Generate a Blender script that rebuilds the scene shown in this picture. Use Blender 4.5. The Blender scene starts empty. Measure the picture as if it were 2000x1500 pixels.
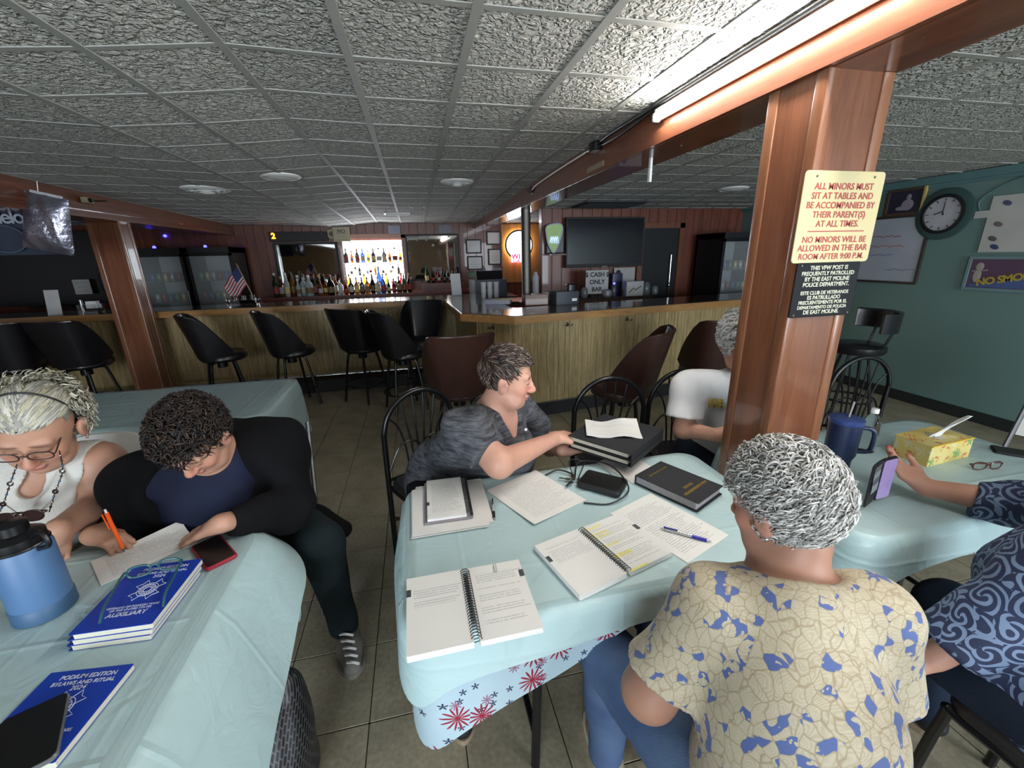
import bpy, math, random
import numpy as np
from mathutils import Matrix, Vector
random.seed(7); rng = np.random.default_rng(7)
SC = bpy.context.scene
COL = SC.collection
PI = math.pi
sin, cos, rad = math.sin, math.cos, math.radians

# ------------------------------------------------------------------ camera, world, exposure
cam_d = bpy.data.cameras.new('camera'); cam = bpy.data.objects.new('camera', cam_d); COL.objects.link(cam)
cam_d.sensor_width = 36.0; cam_d.lens = 817.8 / 2000 * 36; cam_d.clip_start = 0.02; cam_d.clip_end = 60
_rt = Vector((0.97494906, -0.22137408, -0.02162961)); _dn = Vector((-0.08545102, -0.28299367, -0.95530765)); _fw = Vector((0.20535931, 0.93322457, -0.29482106))
cam.matrix_world = Matrix(((_rt.x, -_dn.x, -_fw.x, 0), (_rt.y, -_dn.y, -_fw.y, 0), (_rt.z, -_dn.z, -_fw.z, 1.6), (0, 0, 0, 1)))
SC.camera = cam
world = bpy.data.worlds.new('world'); SC.world = world; world.use_nodes = True
world.node_tree.nodes['Background'].inputs[0].default_value = (0.80, 0.90, 1.0, 1)
world.node_tree.nodes['Background'].inputs[1].default_value = 0.1
def fill_light(name, x0, x1, z0, z1, y, power):
    """added cool fill light in an invented opening of the wall behind the camera"""
    d = bpy.data.lights.new(name, 'AREA'); d.shape = 'RECTANGLE'; d.size = x1 - x0; d.size_y = z1 - z0; d.energy = power; d.color = (.80, .90, 1.)
    o = bpy.data.objects.new(name, d); COL.objects.link(o); o.location = ((x0 + x1) / 2, y, (z0 + z1) / 2); o.rotation_euler = (PI / 2, 0, 0); return o
fill_light('fill_front_offscreen', -2.9, -.45, .45, 2.12, -3.53, 150.)  # both fill lights are added, no window is known on this side
fill_light('fill_corner_offscreen', 2.25, 4.9, .45, 2.12, -3.53, 160.)
SC.view_settings.view_transform = 'Standard'; SC.view_settings.look = 'None'
SC.view_settings.exposure = 0.65; SC.view_settings.gamma = 1.0; SC.view_settings.use_curve_mapping = False

# ------------------------------------------------------------------ materials
MATS = {}
def srgb(h):
    if isinstance(h, str):
        h = h.lstrip('#'); h = [int(h[i:i + 2], 16) / 255 for i in (0, 2, 4)]
    return tuple((c / 12.92 if c <= .04045 else ((c + .055) / 1.055) ** 2.4) for c in h) + (1,)
class NT:
    def __init__(s, name):
        s.m = bpy.data.materials.new(name); s.m.use_nodes = True; s.t = s.m.node_tree
        s.b = s.t.nodes['Principled BSDF']; s.tc = None
    def n(s, kind, **kw):
        nd = s.t.nodes.new('ShaderNode' + kind)
        for k, v in kw.items():
            if k.startswith('_'): setattr(nd, k[1:], v)
        for k, v in kw.items():
            if not k.startswith('_'):
                i = nd.inputs[int(k[1:])] if k[0] == 'i' and k[1:].isdigit() else nd.inputs[k.replace('__', ' ')]
                s.put(i, v)
        return nd
    def put(s, sock, v):
        if isinstance(v, bpy.types.NodeSocket): s.t.links.new(v, sock)
        elif hasattr(v, 'outputs'): s.t.links.new(v.outputs[0], sock)
        else: sock.default_value = v
    def obj(s):
        if s.tc is None: s.tc = s.n('TexCoord')
        return s.tc.outputs['Object']
    def math(s, op, a, b=0.0, c=0.0, clamp=False):
        nd = s.n('Math', _operation=op, _use_clamp=clamp, i0=a, i1=b)
        if op in ('MULTIPLY_ADD', 'SMOOTH_MIN', 'COMPARE'): s.put(nd.inputs[2], c)
        return nd.outputs[0]
    def vmath(s, op, a, b=(0, 0, 0)):
        nd = s.n('VectorMath', _operation=op); s.put(nd.inputs[0], a)
        if op == 'SCALE': s.put(nd.inputs['Scale'], b)
        elif op not in ('LENGTH', 'FLOOR', 'FRACTION'): s.put(nd.inputs[1], b)
        return nd.outputs['Value'] if op in ('LENGTH', 'DOT_PRODUCT') else nd.outputs[0]
    def xyz(s, v): nd = s.n('SeparateXYZ', i0=v); return nd.outputs
    def comb(s, x=0., y=0., z=0.): return s.n('CombineXYZ', i0=x, i1=y, i2=z).outputs[0]
    def mapped(s, scale=(1, 1, 1), loc=(0, 0, 0), rot=(0, 0, 0), v=None):
        return s.n('Mapping', i0=v or s.obj(), Location=loc, Rotation=rot, Scale=scale).outputs[0]
    def ramp(s, fac, stops, interp='LINEAR'):
        nd = s.n('ValToRGB', i0=fac); cr = nd.color_ramp; cr.interpolation = interp
        while len(cr.elements) < len(stops): cr.elements.new(.5)
        for e, (p, c) in zip(cr.elements, stops): e.position = p; e.color = srgb(c) if isinstance(c, str) else tuple(c)
        return nd.outputs[0]
    def mix(s, fac, a, b):
        nd = s.n('Mix', _data_type='RGBA'); s.put(nd.inputs[0], fac)
        s.put(nd.inputs[6], srgb(a) if isinstance(a, str) else a); s.put(nd.inputs[7], srgb(b) if isinstance(b, str) else b)
        return nd.outputs[2]
    def noise(s, scale, detail=3., v=None, rough=.5, dist=0.): return s.n('TexNoise', Vector=v or s.obj(), Scale=scale, Detail=detail, Roughness=rough, Distortion=dist).outputs[0]
    def bump(s, h, strength=.5, dist=.01):
        nd = s.n('Bump', Strength=strength, Distance=dist, Height=h); s.t.links.new(nd.outputs[0], s.b.inputs['Normal'])
    def base(s, c): s.put(s.b.inputs['Base Color'], srgb(c) if isinstance(c, str) else c)
    def set(s, **k):
        names = dict(rough='Roughness', metal='Metallic', trans='Transmission Weight', ior='IOR', spec='Specular IOR Level', alpha='Alpha', coat='Coat Weight', sheen='Sheen Weight', sss='Subsurface Weight')
        for a, v in k.items(): s.put(s.b.inputs[names[a]], v)
    def emit(s, c, st): s.put(s.b.inputs['Emission Color'], srgb(c) if isinstance(c, str) else c); s.put(s.b.inputs['Emission Strength'], st)
    def rnd(s): return s.n('ObjectInfo').outputs['Random']
def mat(name, color, rough=.5, metal=0., var=.12, vscale=6., bump=0., bscale=60., spec=.5, coat=0., emit=None, **k):
    """plain procedural surface: base colour broken up by noise, fine relief"""
    if name in MATS: return MATS[name]
    t = NT(name)
    c = srgb(color) if isinstance(color, str) else tuple(color)
    if var:
        d = tuple(x * (1 - var) for x in c[:3]) + (1,); l = tuple(min(1, x * (1 + var)) for x in c[:3]) + (1,)
        t.base(t.mix(t.noise(vscale, 4.), d, l))
    else: t.base(c)
    t.set(rough=rough, metal=metal, spec=spec, coat=coat, **k)
    if bump: t.bump(t.noise(bscale, 3.), bump, .004)
    if emit: t.emit(color if emit[0] is None else emit[0], emit[1])
    MATS[name] = t.m
    return t.m
def wood(name, c1, c2, axis=2, rough=.35, grain=1., knots=False, coat=.3, dark='#2a0f06', per_object=True):
    if name in MATS: return MATS[name]
    t = NT(name); v = t.obj()
    if per_object: v = t.vmath('ADD', v, t.comb(t.math('MULTIPLY', t.rnd(), 7.3), t.math('MULTIPLY', t.rnd(), 3.1), t.math('MULTIPLY', t.rnd(), 5.7)))
    sc = [9. * grain] * 3; sc[axis] = .7 * grain
    m = t.mapped(tuple(sc), v=v)
    f1 = t.noise(1.6, 4., m, .6, 1.2); f2 = t.noise(14., 3., m, .5)
    f = t.math('ADD', t.math('MULTIPLY', f1, .75), t.math('MULTIPLY', f2, .3))
    col = t.ramp(f, [(.3, c1), (.7, c2)])
    if knots:
        s3 = [3.2] * 3; s3[axis] = 1.5
        vo = t.n('TexVoronoi', Vector=t.mapped(tuple(s3), v=v), Scale=1.).outputs['Distance']
        col = t.mix(t.ramp(vo, [(.03, (1, 1, 1, 1)), (.1, (0, 0, 0, 1))]), col, dark)
    t.base(col); t.set(rough=rough, coat=coat); t.bump(f2, .12, .002)
    MATS[name] = t.m
    return t.m

# ------------------------------------------------------------------ mesh building
def rotm(rx=0, ry=0, rz=0): return np.array((Matrix.Rotation(rz, 3, 'Z') @ Matrix.Rotation(ry, 3, 'Y') @ Matrix.Rotation(rx, 3, 'X')))
def unit(v): v = np.asarray(v, float); return v / (np.linalg.norm(v) + 1e-12)
def frame_for(d):
    d = unit(d); a = np.array([0, 0, 1.]) if abs(d[2]) < .9 else np.array([1., 0, 0])
    u = unit(np.cross(a, d)); return u, np.cross(d, u), d
def spline(pts, n=8, closed=False):
    p = [np.asarray(q, float) for q in pts]; out = []
    m = len(p); rngi = range(m if closed else m - 1)
    for i in rngi:
        p1, p2 = p[i], p[(i + 1) % m]
        p0 = p[(i - 1) % m] if closed or i > 0 else 2 * p1 - p2
        p3 = p[(i + 2) % m] if closed or i + 2 < m else 2 * p2 - p1
        for k in range(n):
            t = k / n
            out.append(.5 * (2 * p1 + (p2 - p0) * t + (2 * p0 - 5 * p1 + 4 * p2 - p3) * t * t + (3 * p1 - p0 - 3 * p2 + p3) * t ** 3))
    if not closed: out.append(p[-1])
    return np.array(out)
class MB:
    def __init__(s): s.v = []; s.f = []; s.mi = []; s.nv = 0; s.cur = 0
    def add(s, v, f):
        v = np.asarray(v, float).reshape(-1, 3); s.v.append(v)
        for q in f: s.f.append(tuple(int(i) + s.nv for i in q)); s.mi.append(s.cur)
        s.nv += len(v); return s
    def m(s, i): s.cur = i; return s
    def box(s, c, size, rot=None):
        h = np.asarray(size, float) / 2
        v = np.array([[x, y, z] for x in (-1, 1) for y in (-1, 1) for z in (-1, 1)]) * h
        if rot is not None: v = v @ (rot if isinstance(rot, np.ndarray) else rotm(*rot)).T
        return s.add(v + np.asarray(c, float), [(0, 1, 3, 2), (4, 6, 7, 5), (0, 4, 5, 1), (2, 3, 7, 6), (0, 2, 6, 4), (1, 5, 7, 3)])
    def bx(s, x0, x1, y0, y1, z0, z1): return s.box(((x0 + x1) / 2, (y0 + y1) / 2, (z0 + z1) / 2), (abs(x1 - x0), abs(y1 - y0), abs(z1 - z0)))
    def rbox(s, c, size, r, rot=None, n=3, axis=2):
        """box with rounded vertical edges and a slight bevel top and bottom"""
        ax = [0, 1, 2]; ax.remove(axis); w, d = size[ax[0]] / 2, size[ax[1]] / 2; h = size[axis] / 2; b = min(r * .4, h * .6)
        def loop(off):
            pts = []
            for k, (sx, sy) in enumerate(((1, 1), (-1, 1), (-1, -1), (1, -1))):
                for j in range(n + 1):
                    a = k * PI / 2 + j / n * PI / 2
                    pts.append((sx * (w - r) + (r - off) * cos(a), sy * (d - r) + (r - off) * sin(a)))
            return pts
        L = []
        for z, off in ((-h, b), (-h + b, 0), (h - b, 0), (h, b)):
            for (x, y) in loop(off):
                q = [0, 0, 0]; q[ax[0]] = x; q[ax[1]] = y; q[axis] = z; L.append(q)
        k = 4 * (n + 1); F = []
        for i in range(3):
            for j in range(k): F.append((i * k + j, i * k + (j + 1) % k, (i + 1) * k + (j + 1) % k, (i + 1) * k + j))
        F.append(tuple(range(k - 1, -1, -1))); F.append(tuple(range(3 * k, 4 * k)))
        v = np.array(L)
        if rot is not None: v = v @ (rot if isinstance(rot, np.ndarray) else rotm(*rot)).T
        return s.add(v + np.asarray(c, float), F)
    def tube(s, pts, r, n=8, cap=True, closed=False, flat=1.0):
        p = np.asarray(pts, float); m = len(p)
        rr = np.full(m, r) if np.isscalar(r) else np.asarray(r, float)
        tg = np.gradient(p, axis=0) if not closed else np.roll(p, -1, 0) - np.roll(p, 1, 0)
        u, w, d = frame_for(tg[0]); V = []
        for i in range(m):
            d = unit(tg[i]); u = unit(u - d * np.dot(u, d)); w = np.cross(d, u)
            a = np.arange(n) * 2 * PI / n
            V.append(p[i] + rr[i] * (np.outer(np.cos(a), u) + flat * np.outer(np.sin(a), w)))
        F = []
        for i in range(m if closed else m - 1):
            i2 = (i + 1) % m
            for j in range(n): F.append((i * n + j, i * n + (j + 1) % n, i2 * n + (j + 1) % n, i2 * n + j))
        if cap and not closed: F.append(tuple(range(n - 1, -1, -1))); F.append(tuple(range((m - 1) * n, m * n)))
        return s.add(np.concatenate(V), F)
    def cyl(s, p0, p1, r0, r1=None, n=16): return s.tube([p0, p1], [r0, r0 if r1 is None else r1], n)
    def lathe(s, prof, c=(0, 0, 0), n=24, axis=None, cap=True):
        k = len(prof); a = np.arange(n) * 2 * PI / n; V = []
        for r, z in prof: V.append(np.stack([r * np.cos(a), r * np.sin(a), np.full(n, z)], 1))
        v = np.concatenate(V)
        if axis is not None:
            u, w, d = frame_for(axis); v = v[:, :1] * u + v[:, 1:2] * w + v[:, 2:] * d
        F = []
        for i in range(k - 1):
            for j in range(n): F.append((i * n + j, i * n + (j + 1) % n, (i + 1) * n + (j + 1) % n, (i + 1) * n + j))
        if cap: F.append(tuple(range(n - 1, -1, -1))); F.append(tuple(range((k - 1) * n, k * n)))
        return s.add(v + np.asarray(c, float), F)
    def ell(s, c, rad, rot=None, n=16, m=10):
        V = []; F = []
        for i in range(m + 1):
            t = PI * i / m
            for j in range(n): V.append((sin(t) * cos(2 * PI * j / n), sin(t) * sin(2 * PI * j / n), cos(t)))
        for i in range(m):
            for j in range(n): F.append((i * n + j, (i + 1) * n + j, (i + 1) * n + (j + 1) % n, i * n + (j + 1) % n))
        v = np.array(V) * np.asarray(rad, float)
        if rot is not None: v = v @ (rot if isinstance(rot, np.ndarray) else rotm(*rot)).T
        return s.add(v + np.asarray(c, float), F)
    def prism(s, poly, z0, z1, fr=None):
        k = len(poly); v = np.array([(x, y, z0) for x, y in poly] + [(x, y, z1) for x, y in poly], float)
        ar = sum(poly[i][0] * poly[(i + 1) % k][1] - poly[(i + 1) % k][0] * poly[i][1] for i in range(k))
        F = [tuple(range(k - 1, -1, -1)), tuple(range(k, 2 * k))] + [(i, (i + 1) % k, k + (i + 1) % k, k + i) for i in range(k)]
        if ar < 0: F = [tuple(reversed(f)) for f in F]
        if fr is not None:
            o, X, Y, Z = [np.asarray(q, float) for q in fr]; v = o + v[:, :1] * X + v[:, 1:2] * Y + v[:, 2:] * Z
        return s.add(v, F)
    def grid(s, P, wrap_u=False, wrap_v=False):
        """P: (a,b,3) array of points"""
        a, b = P.shape[:2]; F = []
        for i in range(a if wrap_u else a - 1):
            for j in range(b if wrap_v else b - 1):
                i2, j2 = (i + 1) % a, (j + 1) % b; F.append((i * b + j, i2 * b + j, i2 * b + j2, i * b + j2))
        return s.add(P.reshape(-1, 3), F)
    def mesh(s, name, mats, smooth=False, sharp=None):
        me = bpy.data.meshes.new(name); v = np.concatenate(s.v) if s.v else np.zeros((0, 3))
        me.from_pydata(v.tolist(), [], s.f); me.update()
        mats = mats if isinstance(mats, (list, tuple)) else [mats]
        for q in mats: me.materials.append(q)
        if len(mats) > 1: me.polygons.foreach_set('material_index', s.mi)
        if smooth:
            me.polygons.foreach_set('use_smooth', [True] * len(me.polygons))
            if sharp: me.set_sharp_from_angle(angle=rad(sharp))
        return me
    def build(s, name, mats, parent=None, smooth=False, sharp=40, world=False):
        return link(name, s.mesh(name, mats, smooth, sharp), parent, world)
MW = {}
def link(name, me, parent=None, world=False, loc=None, rz=None):
    o = bpy.data.objects.new(name, me); COL.objects.link(o)
    if parent is not None:
        o.parent = parent
        if world: o.matrix_parent_inverse = MW.get(parent.name, Matrix()).inverted()
    if loc is not None: o.location = loc
    if rz is not None: o.rotation_euler = (0, 0, rz)
    return o
def tag(o, label=None, cat=None, group=None, kind=None):
    if label: o['label'] = label
    if cat: o['category'] = cat
    if group: o['group'] = group
    if kind: o['kind'] = kind
    return o
def thing(name, label, cat, loc=(0, 0, 0), rz=0., group=None, rot=None):
    o = bpy.data.objects.new(name, None); COL.objects.link(o); o.empty_display_size = .1
    o.location = loc; o.rotation_euler = rot if rot is not None else (0, 0, rz)
    e = rot if rot is not None else (0, 0, rz)
    MW[o.name] = Matrix.Translation(loc) @ Matrix.Rotation(e[2], 4, 'Z') @ Matrix.Rotation(e[1], 4, 'Y') @ Matrix.Rotation(e[0], 4, 'X')
    return tag(o, label, cat, group)
def struct(name, mb, m, parent=None, smooth=False):
    o = mb.build(name, m, parent, smooth)
    if parent is None: o['kind'] = 'structure'
    return o
def dup(root, loc, rz=0., label=None, group=None, parent=None, rot=None):
    r = root.copy(); COL.objects.link(r); r.location = loc; r.rotation_euler = rot if rot is not None else (0, 0, rz)
    if label: r['label'] = label
    if group: r['group'] = group
    for ch in list(root.children):
        c = ch.copy(); COL.objects.link(c); c.parent = r
        for g in list(ch.children):
            d = g.copy(); COL.objects.link(d); d.parent = c
    return r
FONT_CACHE = {}
def text_mesh(txt, size, m, depth=.0006, align='CENTER', bold=0., shear=0., name='lettering', spacing=1.0):
    cu = bpy.data.curves.new('txt', 'FONT'); cu.body = txt; cu.size = size; cu.align_x = align; cu.align_y = 'CENTER'
    cu.extrude = depth; cu.offset = bold; cu.shear = shear; cu.resolution_u = 3; cu.space_character = spacing
    o = bpy.data.objects.new('txt', cu); COL.objects.link(o)
    dg = bpy.context.evaluated_depsgraph_get(); me = bpy.data.meshes.new_from_object(o.evaluated_get(dg))
    bpy.data.objects.remove(o); bpy.data.curves.remove(cu); me.name = name
    me.materials.clear(); me.materials.append(m)
    return me
def lettering(parent, txt, size, m, o, X, Y, name='lettering', **k):
    """flat letters lying in the plane spanned by X (reading direction) and Y (up), centred at o, in the parent's frame"""
    me = text_mesh(txt, size, m, name=name, **k)
    X = Vector(X).normalized(); Y = Vector(Y); Y = (Y - X * Y.dot(X)).normalized(); Z = X.cross(Y)
    ob = link(name, me, parent)
    ob.matrix_local = Matrix(((X.x, Y.x, Z.x, o[0]), (X.y, Y.y, Z.y, o[1]), (X.z, Y.z, Z.z, o[2]), (0, 0, 0, 1)))
    return ob
# ------------------------------------------------------------------ shared materials
M_wood_beam = wood('varnished_pine_beam', '#5f3320', '#834f36', axis=1, rough=.3, knots=True, coat=.5)
M_wood_post = wood('varnished_pine_post', '#5e3522', '#84533a', axis=2, rough=.28, knots=True, coat=.5)
M_wood_trim = wood('varnished_pine_trim', '#643a26', '#8e5f42', axis=2, rough=.3)
M_panel = wood('dark_wall_panelling', '#4a2416', '#74402a', axis=2, rough=.4)
M_oak = wood('oak_veneer_panelling', '#7a643a', '#c0aa7c', axis=2, rough=.42, grain=2.2, coat=.1)
M_lip = wood('oak_counter_edge', '#8c6236', '#b68a54', axis=0, rough=.3, coat=.4)
M_ctop = mat('dark_laminate_counter', '#3f3934', rough=.16, var=.35, vscale=14., coat=.4)
M_black = mat('black_painted_metal', '#0d0d0f', rough=.32, var=.2)
M_blackm = mat('matte_black', '#111214', rough=.6, var=.2)
M_steel = mat('brushed_steel', '#6d6a64', rough=.5, metal=1., var=.15)
M_chrome = mat('chrome', '#d8d8d8', rough=.12, metal=1., var=.05)
M_white = mat('white_paint', '#e6e6e2', rough=.5, var=.04)
M_paperw = mat('plain_white_paper', '#dcdad6', rough=.75, var=.03)

# ------------------------------------------------------------------ floor
t = NT('vinyl_floor_tile'); v = t.vmath('ADD', t.obj(), t.comb(t.math('MULTIPLY', t.rnd(), 9.), t.math('MULTIPLY', t.rnd(), 4.), 0.))
f = t.math('ADD', t.math('MULTIPLY', t.noise(5., 5., v), .6), t.math('MULTIPLY', t.noise(60., 2., v), .4))
t.base(t.ramp(f, [(.35, '#877f6b'), (.62, '#aba189')])); t.set(rough=.36); t.bump(t.noise(25., 2., v), .06, .003); M_floor = t.m
M_grout = mat('floor_joint', '#3a352b', rough=.8)
FT = .33
struct('floor', MB().bx(-6.5, 5.6, -3.5, 8.6, -.1, -.003), M_floor)
floor = bpy.data.objects['floor']
link('floor_joint_bed', MB().bx(-1.45 - FT / 2, -1.45 + FT * 13.5, .68 - FT / 2, .68 + FT * 12.5, -.004, -.0018).mesh('floor_joint_bed', M_grout), floor)
me = MB().rbox((0, 0, -.001), (FT - .004, FT - .004, .004), .003, n=1).mesh('floor_tile', M_floor)
for i in range(14):
    for j in range(13):
        link('floor_tile', me, floor, loc=(-1.45 + FT * i, .68 + FT * j, 0))
M_stain = mat('dried_spill_stain', '#4b2f1a', rough=.5)
tag(MB().ell((-.255, 2.42, .0015), (.035, .028, .0012), n=11, m=4).build('floor_stain', M_stain, smooth=True), 'small brown dried spill on the floor behind the arch-back chair', 'stain')

# ------------------------------------------------------------------ ceiling (sagging tiles on a tee grid)
TS = .378; X0, Y0 = -.152, 1.73
_px = np.array([-6.6, -3.2, -2.0, -1.286, -.908, -.53, -.152, .226, 5.6]); _pz = np.array([2.235, 2.235, 2.215, 2.185, 2.212, 2.248, 2.238, 2.235, 2.235])
def zc(x, y): return float(np.interp(x, _px, _pz)) - .02 * max(0., y - 4.0)
t = NT('ceiling_tile_plaster'); v = t.vmath('ADD', t.obj(), t.comb(t.math('MULTIPLY', t.rnd(), 11.), t.math('MULTIPLY', t.rnd(), 5.), 0.))
n1 = t.noise(40., 2., v, .55, .8)
t.base(t.mix(t.noise(3., 3., v), '#c6c6bf', '#d8d7d0')); t.set(rough=.9, spec=.2)
t.bump(t.ramp(n1, [(.38, (0, 0, 0, 1)), (.66, (1, 1, 1, 1))]), 1., .03); M_tile = t.m
M_tee = mat('ceiling_tee_paint', '#9fa09b', rough=.6, var=.06)
ceil_o = struct('ceiling', MB().bx(-6.5, 5.6, -3.5, 8.2, 2.30, 2.36), M_tile)
tile_me = MB().rbox((0, 0, .012), (TS - .022, TS - .022, .016), .006, n=1).mesh('ceiling_tile', M_tile)
far_tiles = MB(); ntile = 0
spots = []
for i in range(-17, 15):
    for j in range(-6, 17):
        xa, ya = X0 + TS * i, Y0 + TS * j; x, y = xa + TS / 2, ya + TS / 2
        if y > 8.0 or x > 5.0: continue
        near = (-3.2 < x < 1.2 and .55 < y) or (1.2 < x < 4.9 and .9 < y < 6.0 and x < 3.0 * y)
        spots.append((not near, (x * x + y * y) if near else 99, x, y, xa, ya))
spots.sort()
for far, _, x, y, xa, ya in spots:
    za, zb = zc(xa, y), zc(xa + TS, y); ang = -math.atan2(zb - za, TS); sy = -.02 if y > 4 else 0
    if not far and ntile < 298:
        ntile += 1; o = link('ceiling_tile', tile_me, ceil_o, loc=(x, y, (za + zb) / 2)); o.rotation_euler = (sy, ang, 0)
    else: far_tiles.box((x, y, (za + zb) / 2 + .014), (TS - .022, TS - .022, .012), (sy, ang, 0))
o = far_tiles.build('ceiling_tile_field', M_tile, ceil_o); o['kind'] = 'stuff'
for i in range(-17, 15):
    x = X0 + TS * i
    if x > 5: continue
    P = [(x, y, zc(x, y) + .0005) for y in (-3.4, 4.0, 8.0)]
    mb = MB()
    for a, b in zip(P, P[1:]):
        mb.add([(x - .014, a[1], a[2]), (x + .014, a[1], a[2]), (x + .014, b[1], b[2]), (x - .014, b[1], b[2]),
                (x - .014, a[1], a[2] + .02), (x + .014, a[1], a[2] + .02), (x + .014, b[1], b[2] + .02), (x - .014, b[1], b[2] + .02)],
               [(0, 3, 2, 1), (4, 5, 6, 7), (0, 1, 5, 4), (1, 2, 6, 5), (2, 3, 7, 6), (3, 0, 4, 7)])
    mb.build('ceiling_tee', M_tee, ceil_o)
for j in range(-6, 17):
    y = Y0 + TS * j; mb = MB(); xs = [-6.4] + list(_px[1:-1]) + [5.0]
    for a, b in zip(xs, xs[1:]):
        za, zb = zc(a, y) + .0015, zc(b, y) + .0015
        mb.add([(a, y - .012, za), (b, y - .012, zb), (b, y + .012, zb), (a, y + .012, za), (a, y - .012, za + .02), (b, y - .012, zb + .02), (b, y + .012, zb + .02), (a, y + .012, za + .02)],
               [(0, 3, 2, 1), (4, 5, 6, 7), (0, 1, 5, 4), (1, 2, 6, 5), (2, 3, 7, 6), (3, 0, 4, 7)])
    mb.build('ceiling_cross_tee', M_tee, ceil_o)

# ------------------------------------------------------------------ walls
def plank_wall(name, x0, x1, y, z0, z1, w, m, facing=-1):
    o = struct(name, MB().bx(x0, x1, y, y + .12, z0, z1), M_panel)
    pm = MB().rbox((0, 0, 0), (w - .008, .014, z1 - z0), .004, n=1).mesh('plank', m)
    k = int((x1 - x0) / w)
    for i in range(k): link('plank', pm, o, loc=(x0 + w * (i + .5), y - .004, (z0 + z1) / 2))
    return o
plank_wall('wall_back', -6.4, 2.45, 8.0, 0, 2.17, .145, M_panel)
plank_wall('wall_back_bar', 1.80, 5.4, 6.02, 0, 2.21, .15, wood('red_wall_panelling', '#54281c', '#7c4634', axis=2, rough=.4))
struct('wall_side', MB().bx(2.36, 2.45, 6.1, 8.0, 0, 2.2), M_panel)
t = NT('green_wall_paint'); n0 = t.noise(1.3, 4.); n1 = t.noise(40., 3.)
t.base(t.mix(n0, '#5f7a76', '#6b8782')); t.set(rough=.5); t.bump(n1, .12, .003); M_green = t.m
struct('wall_right', MB().bx(5.05, 5.2, -3.5, 6.1, 0, 2.3), M_green)
struct('baseboard_right', MB().bx(5.02, 5.06, -3.5, 6.0, 0, .1), mat('dark_baseboard', '#1d2422', rough=.5))
struct('trim_1', MB().bx(5.0, 5.06, -3.5, 6.0, 2.17, 2.235).bx(5.03, 5.06, -3.5, 6.0, 2.14, 2.17), mat('green_cornice', '#56797a', rough=.5))
wf = struct('wall_front', MB().bx(-6.5, 5.2, -3.6, -3.48, 0, .45).bx(-6.5, 5.2, -3.6, -3.48, 2.12, 2.3), wood('front_wall_panelling', '#6a5440', '#8c7458', axis=2))
for x, x_ in ((-6.5, -2.9), (-.45, 2.25), (4.9, 5.2)): MB().bx(x, x_, -3.6, -3.48, .45, 2.12).build('pier', MATS['front_wall_panelling'], wf)  # gaps between the piers are made up for the added fill lights
struct('wall_left', MB().bx(-6.5, -6.38, -3.5, 8.1, 0, 2.3), M_panel)

# ------------------------------------------------------------------ ceiling beams and their posts
b = MB().bx(1.145, 1.355, -3.4, 7.98, 2.10, 2.30)
beam = struct('trim_2', b, M_wood_beam)
MB().bx(1.125, 1.147, -3.4, 7.98, 2.066, 2.125).build('edge_board', M_wood_beam, beam)
MB().bx(1.353, 1.375, -3.4, 7.98, 2.066, 2.125).build('edge_board', M_wood_beam, beam)
MB().bx(1.147, 1.353, -3.4, 7.98, 2.064, 2.101).build('soffit_board', M_wood_beam, beam)
MB().bx(1.139, 1.146, -3.4, 7.98, 2.125, 2.133).build('shadow_bead', M_wood_beam, beam)
lb = struct('trim_3', MB().bx(-3.10, -2.80, -3.4, 7.98, 2.03, 2.30), M_wood_beam)
MB().bx(-3.12, -2.78, -3.4, 7.98, 2.0, 2.035).build('soffit_board', M_wood_beam, lb)
MB().bx(-2.802, -2.77, -3.4, 7.98, 2.06, 2.085).build('edge_board', M_wood_beam, lb)
def post(name, x0, x1, y0, y1, z1, w, near):
    p = struct(name, MB().bx(x0 + .006, x1 - .006, y0 + .006, y1 - .006, 0, z1), M_wood_post)
    for xa, xb in ((x0, x0 + w), (x1 - w, x1)):
        for ya, yb in ((y0, y0 + w), (y1 - w, y1)):
            MB().rbox(((xa + xb) / 2, (ya + yb) / 2, z1 / 2), (w, w, z1), .008, n=2).build('corner_board', M_wood_trim, p, smooth=True)
    return p
post('trim_4', 1.135, 1.365, 1.10, 1.31, 2.066, .042, True)
post('trim_5', -3.14, -2.86, 5.26, 5.47, 2.0, .05, False)

# ------------------------------------------------------------------ light fixtures on the beams
M_tubeglow = mat('fluorescent_tube', '#ffffff', emit=('#fbf8f4', 80.), var=0)
M_tubeoff = mat('fluorescent_far_tube', '#ffffff', emit=('#eef0ff', 22.), var=0)
def fluo(label, x, y0, y1, z, m, side=1, name='fluorescent_light'):
    t_ = thing(name, label, 'light', (x, y0, z))
    L = y1 - y0
    MB().rbox((side * .022, L / 2, .016), (.022, L + .06, .052), .006, axis=1).build('housing', M_white, t_, smooth=True)
    MB().cyl((0, .012, 0), (0, L - .012, 0), .013, n=14).build('tube', m, t_, smooth=True)
    for y in (0, L): MB().rbox((.006 * side, y, 0), (.036, .016, .036), .008, axis=1).build('lamp_holder', M_white, t_, smooth=True)
    return t_
fluo('lit fluorescent tube fixed along the pine beam beside the signed post', 1.098, .70, 1.92, 2.165, M_tubeglow)
fluo('lit fluorescent tube further along the pine beam past the signed post', 1.098, -.75, .47, 2.165, M_tubeglow, name='fluorescent_light_offscreen')
fluo('lit fluorescent tube on the green-wall side of the pine beam', 1.405, -.75, .47, 2.165, M_tubeglow, side=-1, name='ceiling_light_offscreen')
fluo('far fluorescent tube behind the beam near the glowing round sign', 1.43, 6.4, 7.6, 2.13, M_tubeoff, side=-1)
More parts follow.
